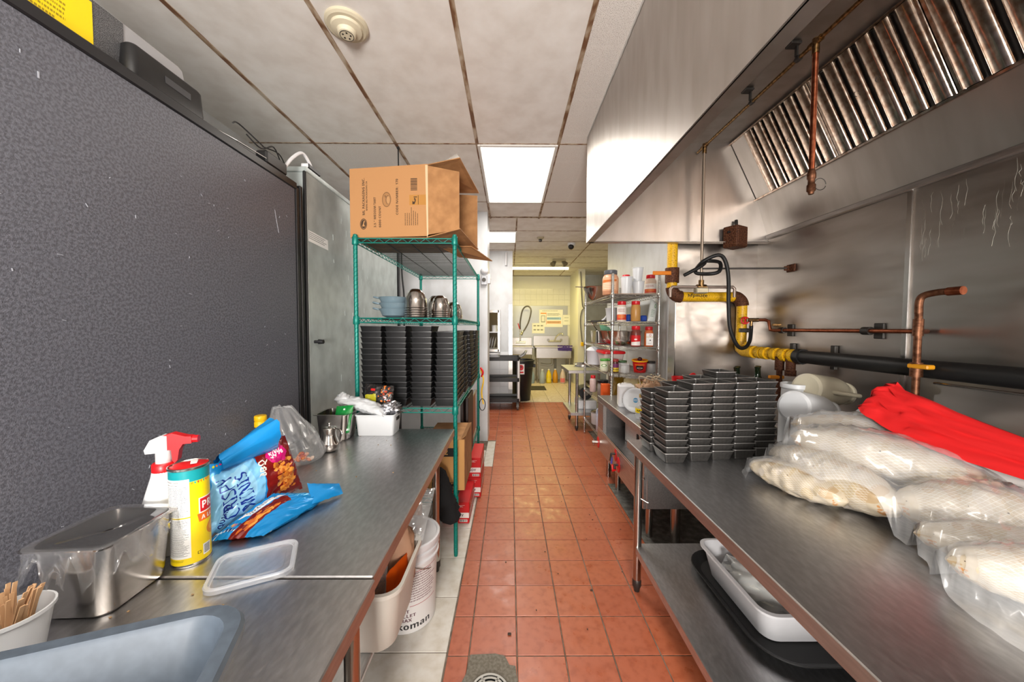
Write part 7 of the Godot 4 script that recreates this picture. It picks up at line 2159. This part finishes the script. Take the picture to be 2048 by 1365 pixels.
	# small steel table beyond
	var st = work_table("small_table", "small stainless table beyond the chrome shelving", 0.775, 1.40, 4.63, 5.36, 0.82, [[0.90, 4.70], [0.90, 5.28], [1.34, 4.70], [1.34, 5.28]], 0.25, -1)
	var mx = thing("meat_slicer", "dark machine with a round face on the small table's undershelf", "machine", V(1.08, 0.251, 5.0))
	part("base", one_box(Vector3(0, 0.06, 0), Vector3(0.26, 0.12, 0.30), 0.01), M.white_plastic, mx)
	part("motor", one_tube([Vector3(-0.02, 0.22, 0.12), Vector3(-0.02, 0.22, -0.12)], 0.09, 20), M.black_trim, mx)
	part("knob", one_tube([Vector3(-0.02, 0.22, 0.12), Vector3(-0.02, 0.22, 0.15)], 0.03, 14), M.chrome, mx)
	var rg = single("round_pan", one_lathe([Vector2(0.14, 0.0), Vector2(0.15, 0.03), Vector2(0.158, 0.032), Vector2(0.15, 0.036), Vector2(0.138, 0.006)], 32), M.steel_shine, "shallow round pan on the small stainless table", "pan", V(1.10, 0.821, 5.2))

# ---------------------------------------------------------------- far end: cart bay and dish washing corner
func far_room() -> void:
	# wall with a serving hatch, tiled below
	var wx1 = 0.045
	var d = 6.4
	var hx0 = -0.66
	var hx1 = -0.215
	var hy0 = 0.985
	var hy1 = 1.66
	var w = MB.new()
	w.box(V((hx1 + wx1) / 2, CEIL / 2, d + 0.06), Vector3(wx1 - hx1, CEIL, 0.12))
	w.box(V((-1.65 + hx0) / 2, CEIL / 2, d + 0.06), Vector3(hx0 + 1.65, CEIL, 0.12))
	w.box(V((hx0 + hx1) / 2, hy0 / 2, d + 0.06), Vector3(hx1 - hx0, hy0, 0.12))
	w.box(V((hx0 + hx1) / 2, (hy1 + CEIL) / 2, d + 0.06), Vector3(hx1 - hx0, CEIL - hy1, 0.12))
	var hw = struct("wall_hatch", w, M.white_wall, "white wall with a serving hatch and tiles below it", "wall")
	var tw = 0.157
	for r in 11:
		for c in 5:
			var x0 = wx1 - 0.075 - (c + 1) * tw
			var y0 = r * tw
			if y0 + tw > 1.80: continue
			if x0 < hx1 + 0.03 and y0 + tw > hy0 - 0.04 : continue
			part("tile", tile_up(tw - 0.004, tw - 0.004), M.white_tile, hw, V(x0 + tw / 2, y0 + tw / 2, d - 0.003))
	part("corner_guard", one_box(V(wx1 - 0.035, 1.03, d - 0.004), Vector3(0.074, 1.55, 0.006), 0.001), M.steel_wall, hw)
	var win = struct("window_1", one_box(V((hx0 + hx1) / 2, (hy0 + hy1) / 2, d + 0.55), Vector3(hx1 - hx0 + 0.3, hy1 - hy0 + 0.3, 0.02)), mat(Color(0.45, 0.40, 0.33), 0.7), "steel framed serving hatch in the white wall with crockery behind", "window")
	for s in [-1, 1]:
		part("frame", one_box(V((hx0 + hx1) / 2 + s * ((hx1 - hx0) / 2 + 0.015), (hy0 + hy1) / 2, d + 0.03), Vector3(0.05, hy1 - hy0 + 0.09, 0.16), 0.004), M.steel_wall, win)
		part("frame", one_box(V((hx0 + hx1) / 2, (hy0 + hy1) / 2 + s * ((hy1 - hy0) / 2 + 0.015), d + 0.03), Vector3(hx1 - hx0 + 0.04, 0.05, 0.16), 0.004), M.steel_wall, win)
	part("shelf", one_box(V((hx0 + hx1) / 2, 1.30, d + 0.30), Vector3(hx1 - hx0 + 0.2, 0.02, 0.45)), M.white_plastic, win)
	part("shelf", one_box(V((hx0 + hx1) / 2, 0.985, d + 0.30), Vector3(hx1 - hx0 + 0.2, 0.02, 0.45)), M.white_plastic, win)
	single("white_mug", one_lathe([Vector2(0.05, 0.0), Vector2(0.055, 0.12), Vector2(0.05, 0.12), Vector2(0.045, 0.006)], 20), M.white_plastic, "white mug on the shelf behind the serving hatch", "mug", V(-0.29, 1.3105, d + 0.25))
	single("menu_folder", one_box(Vector3(0, 0.11, 0), Vector3(0.02, 0.22, 0.12)), M.black_trim, "black folder standing beside the white mug in the hatch", "folder", V(-0.39, 1.3105, d + 0.25)).rotation.z = 0.12
	for i in 3: single("plate", one_lathe([Vector2(0.05, 0.0), Vector2(0.11, 0.012), Vector2(0.108, 0.016), Vector2(0.05, 0.004)], 24), M.white_plastic, ["white plate standing first in the hatch", "white plate standing second in the hatch", "white plate standing third in the hatch"][i], "plate", V(-0.36 + i * 0.045, 1.105, d + 0.22), "plates in the serving hatch").rotation.z = PI / 2 - 0.2
	single("wall_stub_pipe", one_tube([V(-0.075, 2.50, d - 0.03), V(-0.075, 2.73, d - 0.03)], 0.022, 10), M.white_plastic, "short white pipe running down from the ceiling on the hatch wall", "pipe")
	# black utility cart
	var ct = thing("utility_cart", "black plastic three-shelf cart with silver posts in front of the hatch", "cart", V(-0.12, 0, 6.05))
	var shelf = MB.new()
	shelf.loft([ring_rr(0.56, 0.40, 0.05, -0.03, 4), ring_rr(0.60, 0.44, 0.06, -0.028, 4), ring_rr(0.60, 0.44, 0.06, 0.035, 4), ring_rr(0.585, 0.425, 0.055, 0.035, 4), ring_rr(0.57, 0.41, 0.05, 0.0, 4)], true, true, 30)
	var sm = shelf.done()
	for y in [0.86, 0.51, 0.165]: part("shelf", sm, M.black_plastic, ct, Vector3(0, y, 0))
	for sx in [-1, 1]:
		for sz in [-1, 1]:
			part("post", one_box(Vector3(sx * 0.265, 0.50, sz * 0.185), Vector3(0.045, 0.72, 0.045), 0.01), mat(Color(0.74, 0.73, 0.72), 0.4, 0.4), ct)
			var wh = Node3D.new()
			wh.name = "castor"
			ct.add_child(wh, true)
			wh.position = Vector3(sx * 0.25, 0.06, sz * 0.17)
			part("wheel", one_tube([Vector3(-0.016, 0, 0), Vector3(0.016, 0, 0)], 0.058, 18), mat(Color(0.36, 0.35, 0.34), 0.6), wh)
			part("hub", one_tube([Vector3(-0.02, 0, 0), Vector3(0.02, 0, 0)], 0.02, 10), mat(Color(0.72, 0.70, 0.66), 0.4), wh)
			part("fork", one_box(Vector3(0, 0.05, 0), Vector3(0.05, 0.06, 0.04), 0.006), M.iron, wh)
	part("handle", one_tube(smooth_path([Vector3(0.28, 0.88, 0.15), Vector3(0.36, 0.93, 0.14), Vector3(0.40, 0.985, 0.0), Vector3(0.36, 0.93, -0.14), Vector3(0.28, 0.88, -0.15)], 5), 0.016, 8), mat(Color(0.5, 0.5, 0.5), 0.4), ct)
	for i in 3: single("white_dish", one_lathe([Vector2(0.06, 0.0), Vector2(0.10, 0.03), Vector2(0.096, 0.033), Vector2(0.05, 0.006)], 24), M.white_plastic, ["lowest white dish stacked on the cart", "middle white dish stacked on the cart", "topmost white dish stacked on the cart"][i], "dish", V(-0.27, 0.862 + 0.022 * i, 6.0), "white dishes stacked on the cart")
	# waste bin
	var b = thing("waste_bin", "tall black plastic waste bin with a red and white sticker", "bin", V(0.215, 0, 6.74), to_camera(0.215, 6.74))
	var bm = MB.new()
	bm.lathe([Vector2(0.17, 0.0), Vector2(0.175, 0.006), Vector2(0.225, 0.62), Vector2(0.228, 0.63), Vector2(0.24, 0.64), Vector2(0.245, 0.74), Vector2(0.258, 0.745), Vector2(0.258, 0.772), Vector2(0.238, 0.775), Vector2(0.215, 0.62), Vector2(0.165, 0.01)], 36, true, true, 40)
	part("bin", bm, M.black_plastic, b)
	part("handle", one_box(Vector3(0, 0.66, 0.25), Vector3(0.10, 0.06, 0.05), 0.01), M.black_plastic, b)
	var SP = Print.new(128, 180, Color(0.90, 0.88, 0.87))
	SP.disc(64, 62, 46, 50, Color(0.78, 0.10, 0.14)); SP.disc(64, 50, 18, 14, Color(0.35, 0.05, 0.08)); SP.rect(20, 130, 90, 30, Color(0.78, 0.10, 0.14))
	band(b, 0.2425, 0.52, 0.71, printed(SP), 0.46, 0.54)
	# stainless wall sheet and posters
	struct("trim_9", one_box(V(0.62, 1.40, 9.444), Vector3(1.84, 1.14, 0.008)), mat(Color(0.66, 0.66, 0.64), 0.42, 0.9), "stainless sheet on the wall above the dish sinks", "sheet")
	var row = MB.new()
	var tl = mat(Color(0.88, 0.87, 0.82), 0.18)  # white tiles, yellow lamp tint put into their colour too
	for r in 3:
		for c in 12: part("wall_tile", tile_up(0.146, 0.146), tl, get_node("wall_far"), V(-0.42 + c * 0.15 + 0.3, 2.05 + r * 0.15, 9.447))
	var P1 = Print.new(512, 384, Color(0.92, 0.91, 0.86))
	P1.rect(30, 70, 120, 24, Color(0.90, 0.55, 0.15)); P1.rect(40, 130, 90, 150, Color(0.55, 0.55, 0.5)); P1.rect(52, 142, 66, 120, Color(0.90, 0.89, 0.84))
	P1.rect(150, 70, 6, 260, Color(0.85, 0.3, 0.2))
	P1.rect(165, 170, 310, 52, Color(0.62, 0.75, 0.85)); P1.rect(165, 250, 310, 60, Color(0.90, 0.70, 0.52))
	P1.lines(175, 80, 300, 60, 3, Color(0.45, 0.45, 0.42), 3); P1.lines(175, 185, 290, 24, 2, Color(0.3, 0.35, 0.4), 5); P1.lines(175, 265, 290, 34, 2, Color(0.4, 0.3, 0.2), 6); P1.lines(60, 22, 400, 24, 1, Color(0.5, 0.5, 0.46), 8)
	poster("large printed wall notice with orange and blue rows above the sinks", 0.78, 1.405, 1.87, 0.63, 0.47, printed(P1))
	var P2 = Print.new(128, 160, Color(0.92, 0.91, 0.85))
	P2.lines(24, 40, 80, 20, 1, Color(0.55, 0.55, 0.5), 2); P2.lines(24, 90, 80, 20, 1, Color(0.55, 0.55, 0.5), 3)
	poster("small pale notice at the right of the large wall notice", 1.415, 1.46, 1.73, 0.20, 0.26, printed(P2))
	var P3 = Print.new(256, 200, Color(0.92, 0.91, 0.86))
	for i in 3:
		P3.rect(30 + i * 72, 40, 50, 24, Color(0.55, 0.55, 0.5)); P3.rect(30 + i * 72, 120, 50, 24, Color(0.55, 0.55, 0.5))
	poster("pale notice with two rows of pictures near the spray hose", 0.59, 1.235, 1.51, 0.335, 0.27, printed(P3))
	# dish sinks
	var sk = thing("dish_sink", "single stainless sink with a tall splashback and a front basin", "sink", V(1.09, 0, 9.06))
	var s = M.steel
	part("rim", one_box(Vector3(0, 0.90, 0), Vector3(0.94, 0.03, 0.66), 0.006), s, sk)
	part("basin", one_box(Vector3(0, 0.755, 0.02), Vector3(0.88, 0.27, 0.58), 0.01), s, sk)
	part("splashback", one_box(Vector3(0, 1.045, -0.32), Vector3(0.94, 0.26, 0.03), 0.006), s, sk)
	for sx in [-0.40, 0.40]:
		for sz in [-0.26, 0.26]: part("leg", one_tube([Vector3(sx, 0, sz), Vector3(sx, 0.63, sz)], 0.022, 10), M.steel_shine, sk)
	part("drain_pipe", one_tube(smooth_path([Vector3(0.0, 0.62, 0.0), Vector3(0.0, 0.46, 0.0), Vector3(-0.12, 0.42, 0.0), Vector3(-0.30, 0.45, 0.0)], 4), 0.03, 10), mat(Color(0.7, 0.69, 0.65), 0.5), sk)
	part("drain_pipe", one_tube([Vector3(0.07, 0.62, 0.05), Vector3(0.07, 0.33, 0.05)], 0.03, 10), mat(Color(0.5, 0.5, 0.48), 0.5), sk)
	var fc = MB.new()
	fc.tube([Vector3(-0.08, 1.03, -0.26), Vector3(0.26, 1.03, -0.26)], 0.028, 10)
	fc.tube(smooth_path([Vector3(0.09, 1.05, -0.24), Vector3(0.13, 1.15, -0.2), Vector3(0.20, 1.22, -0.14), Vector3(0.27, 1.24, -0.10), Vector3(0.28, 1.19, -0.08)], 4), 0.016, 8)
	fc.box(Vector3(-0.08, 1.06, -0.25), Vector3(0.06, 0.06, 0.06), 0.01)
	fc.box(Vector3(0.26, 1.06, -0.25), Vector3(0.06, 0.06, 0.06), 0.01)
	part("faucet", fc, M.chrome, sk)
	var s2 = thing("rinse_sink", "narrower stainless sink with a spray hose beside the waste bin", "sink", V(0.27, 0, 9.06))
	part("rim", one_box(Vector3(0, 0.90, 0), Vector3(0.62, 0.03, 0.66), 0.006), s, s2)
	part("basin", one_box(Vector3(0, 0.80, 0.02), Vector3(0.58, 0.18, 0.58), 0.01), s, s2)
	part("splashback", one_box(Vector3(0, 1.02, -0.32), Vector3(0.62, 0.21, 0.03), 0.006), s, s2)
	for sx in [-0.25, 0.25]: part("leg", one_tube([Vector3(sx, 0, 0.26), Vector3(sx, 0.72, 0.26)], 0.022, 10), M.steel_shine, s2)
	var f2 = MB.new()
	f2.tube([Vector3(-0.12, 1.0, -0.26), Vector3(0.14, 1.0, -0.26)], 0.03, 10)
	f2.tube([Vector3(0.0, 1.0, -0.26), Vector3(0.0, 1.36, -0.26)], 0.018, 8)
	part("faucet", f2, M.chrome, s2)
	part("spray_hose", one_tube(smooth_path([Vector3(0.0, 1.34, -0.26), Vector3(0.0, 1.55, -0.24), Vector3(0.06, 1.85, -0.22), Vector3(0.18, 1.95, -0.20), Vector3(0.28, 1.85, -0.18), Vector3(0.22, 1.55, -0.16), Vector3(0.12, 1.35, -0.14), Vector3(0.06, 1.28, -0.12)], 6), 0.018, 8), mat(Color(0.42, 0.40, 0.38), 0.4, 0.8), s2)
	part("spray_head", one_tube([Vector3(0.06, 1.29, -0.12), Vector3(0.02, 1.20, -0.10)], [0.025, 0.035], 10), M.chrome, s2)
	part("trigger", one_tube([Vector3(-0.02, 1.36, -0.2), Vector3(-0.06, 1.50, -0.2)], 0.012, 6), M.red_plastic, s2)
	single("purple_cloth", pillow([Vector3(-0.17, -0.09, 0.35), Vector3(0.17, -0.10, 0.35), Vector3(0.20, 0.035, 0.30), Vector3(-0.18, 0.035, 0.30)], 0.03, 171, 0.01, 14, 10), mat(Color(0.22, 0.14, 0.42), 0.85), "purple cloth hanging over the sink's front edge", "cloth", V(1.36, 0.91, 9.06))
	# cleaning jugs on the floor
	var spec = [[1064, 8.75, Color(0.56, 0.64, 0.70), "pale blue", 0.0], [1085, 8.75, Color(0.62, 0.66, 0.68), "greyish clear", 0.0], [1098, 8.8, Color(0.88, 0.76, 0.08), "bright yellow", 1.0], [1111, 8.85, Color(0.78, 0.55, 0.10), "amber", 0.0], [1126, 8.75, Color(0.80, 0.72, 0.68), "pale jug with pink label", 2.0]]
	for q in spec:
		var x = at_px(q[0], q[1])
		var lab: String = "%s cleaning jug on the floor under the dish sinks" % q[3] if q[4] < 2.0 else "pale cleaning jug with a pink label under the sink edge"
		var o = thing("chemical_jug", lab, "jug", V(x, 0.003, q[1]), to_camera(x, q[1]), "cleaning jugs under the sinks")
		var m = mat(q[2], 0.35)
		part("body", one_lathe([Vector2(0.062, 0.0), Vector2(0.068, 0.01), Vector2(0.068, 0.18), Vector2(0.05, 0.25), Vector2(0.03, 0.30), Vector2(0.026, 0.33)], 20, 60), m, o)
		part("neck", one_lathe([Vector2(0.028, 0.325), Vector2(0.028, 0.35), Vector2(0.02, 0.352)], 14), M.white_plastic, o)
		part("handle", one_tube(smooth_path([Vector3(0.02, 0.32, 0), Vector3(0.07, 0.29, 0), Vector3(0.066, 0.20, 0)], 4), 0.010, 6), m, o)
		if q[4] > 0.5: band(o, 0.068, 0.03, 0.13, mat(Color(0.86, 0.45, 0.45), 0.5) if q[4] > 1.5 else mat(Color(0.90, 0.80, 0.25), 0.5), 0.36, 0.64)
	single("black_mat", one_box(Vector3(0, 0.006, 0), Vector3(0.42, 0.012, 0.50), 0.003), mat(Color(0.22, 0.20, 0.14), 0.9), "dark worn mat on the beige tiles before the sinks", "mat", V(0.60, 0.004, 8.0))
	# small things on the far ceiling and walls
	var sp = thing("sprinkler", "small brass sprinkler head in the ceiling beyond the beam", "sprinkler", V(0.46, CEIL - 0.0, 5.42))
	part("plate", one_lathe([Vector2(0.035, -0.03), Vector2(0.055, -0.012), Vector2(0.055, 0.0)], 20), mat(Color(0.62, 0.58, 0.48), 0.5), sp)
	part("head", one_box(Vector3(0, -0.05, 0), Vector3(0.05, 0.04, 0.03), 0.01), M.iron, sp)
	var cm = thing("security_camera", "white dome camera with a dark eye on the ceiling", "camera", V(1.0, CEIL, 5.80))
	part("base", one_lathe([Vector2(0.055, -0.05), Vector2(0.062, -0.04), Vector2(0.062, 0.0)], 24), M.white_plastic, cm)
	part("eye", cloth_blob(181, Vector3(0.048, 0.045, 0.048), 0.0, 1.0, 18, 12), M.black_trim, cm, Vector3(-0.01, -0.06, 0.025))
	var el = thing("twin_spotlight", "pair of small unlit emergency lamp heads on the ceiling near the sinks", "lamp", V(0.98, CEIL, 7.15))
	part("plate", one_box(Vector3(0, -0.02, 0), Vector3(0.26, 0.04, 0.12), 0.01), mat(Color(0.70, 0.66, 0.52), 0.5), el)
	for sx in [-0.10, 0.10]: part("lamp_head", one_tube([Vector3(sx * 0.8, -0.04, 0), Vector3(sx * 1.3, -0.11, 0.05)], [0.03, 0.055], 14), mat(Color(0.45, 0.42, 0.34), 0.5), el)
	for q in [[-0.31, 1.945, "socket_box", "grey surface socket box on the white wall end by the shelving"], [-0.305, 2.06, "wall_dome", "round white cap above the socket box on the wall end"]]:
		var o = thing(q[2], q[3], "fitting", V(q[0], q[1], 4.25))
		if q[2] == "socket_box":
			part("box", one_box(Vector3(0, 0, 0.02), Vector3(0.07, 0.11, 0.04), 0.006), mat(Color(0.70, 0.71, 0.73), 0.4, 0.3), o)
			part("socket", one_tube([Vector3(0, 0.005, 0.04), Vector3(0, 0.005, 0.048)], 0.024, 18), M.iron, o)
		else: part("cap", cloth_blob(183, Vector3(0.05, 0.045, 0.05), 0.0, 1.0, 16, 10), M.white_plastic, o)
	var sb = thing("switch_box", "pale switch box on the aisle side of the white wall end", "switch", V(-0.255, 1.975, 4.33))
	part("box", one_box(Vector3(0, 0, 0), Vector3(0.03, 0.115, 0.08), 0.005), M.white_plastic, sb)
	part("toggle", one_box(Vector3(0.018, 0, 0), Vector3(0.012, 0.02, 0.012), 0.003), mat(Color(0.75, 0.74, 0.72), 0.5), sb)
	var cd = thing("extension_cord", "grey cord with a yellow plug hanging on the pale wall end", "cord", V(1.70, 0, 8.285))
	part("cord", one_tube(smooth_path([Vector3(-0.05, 2.70, 0), Vector3(-0.03, 2.2, 0), Vector3(0.0, 1.9, 0), Vector3(0.04, 1.85, 0), Vector3(-0.02, 1.78, 0), Vector3(-0.05, 1.55, 0), Vector3(-0.02, 1.20, 0), Vector3(0.0, 1.05, 0)], 5), 0.010, 6), mat(Color(0.32, 0.31, 0.29), 0.6), cd)
	part("plug", one_box(Vector3(0.0, 1.0, 0.01), Vector3(0.06, 0.09, 0.05), 0.01), M.yellow_plastic, cd)

func tile_up(w: float, h: float) -> ArrayMesh:
	var key = "up%d_%d" % [roundi(w * 1000), roundi(h * 1000)]
	if not tile_meshes.has(key): tile_meshes[key] = one_box(Vector3.ZERO, Vector3(w, h, 0.008), 0.0015).done()
	return tile_meshes[key]

func poster(label: String, x: float, y0: float, y1: float, w: float, _h: float, m: Material) -> void:
	var b = MB.new()
	b.box(Vector3(w / 2, (y1 - y0) / 2, -0.001), Vector3(w, y1 - y0, 0.002))
	var o = thing("wall_notice", label, "poster", V(x, y0, 9.437 - (0.005 if w < 0.4 and w > 0.3 else 0.0)), 0, "notices above the sinks")
	part("backing", b, M.paper, o)
	var q = MB.new()
	q.sg = -1
	q.quad(Vector3(0, 0, 0.0006), Vector3(w, 0, 0.0006), Vector3(w, y1 - y0, 0.0006), Vector3(0, y1 - y0, 0.0006))
	part("print", q, m, o)
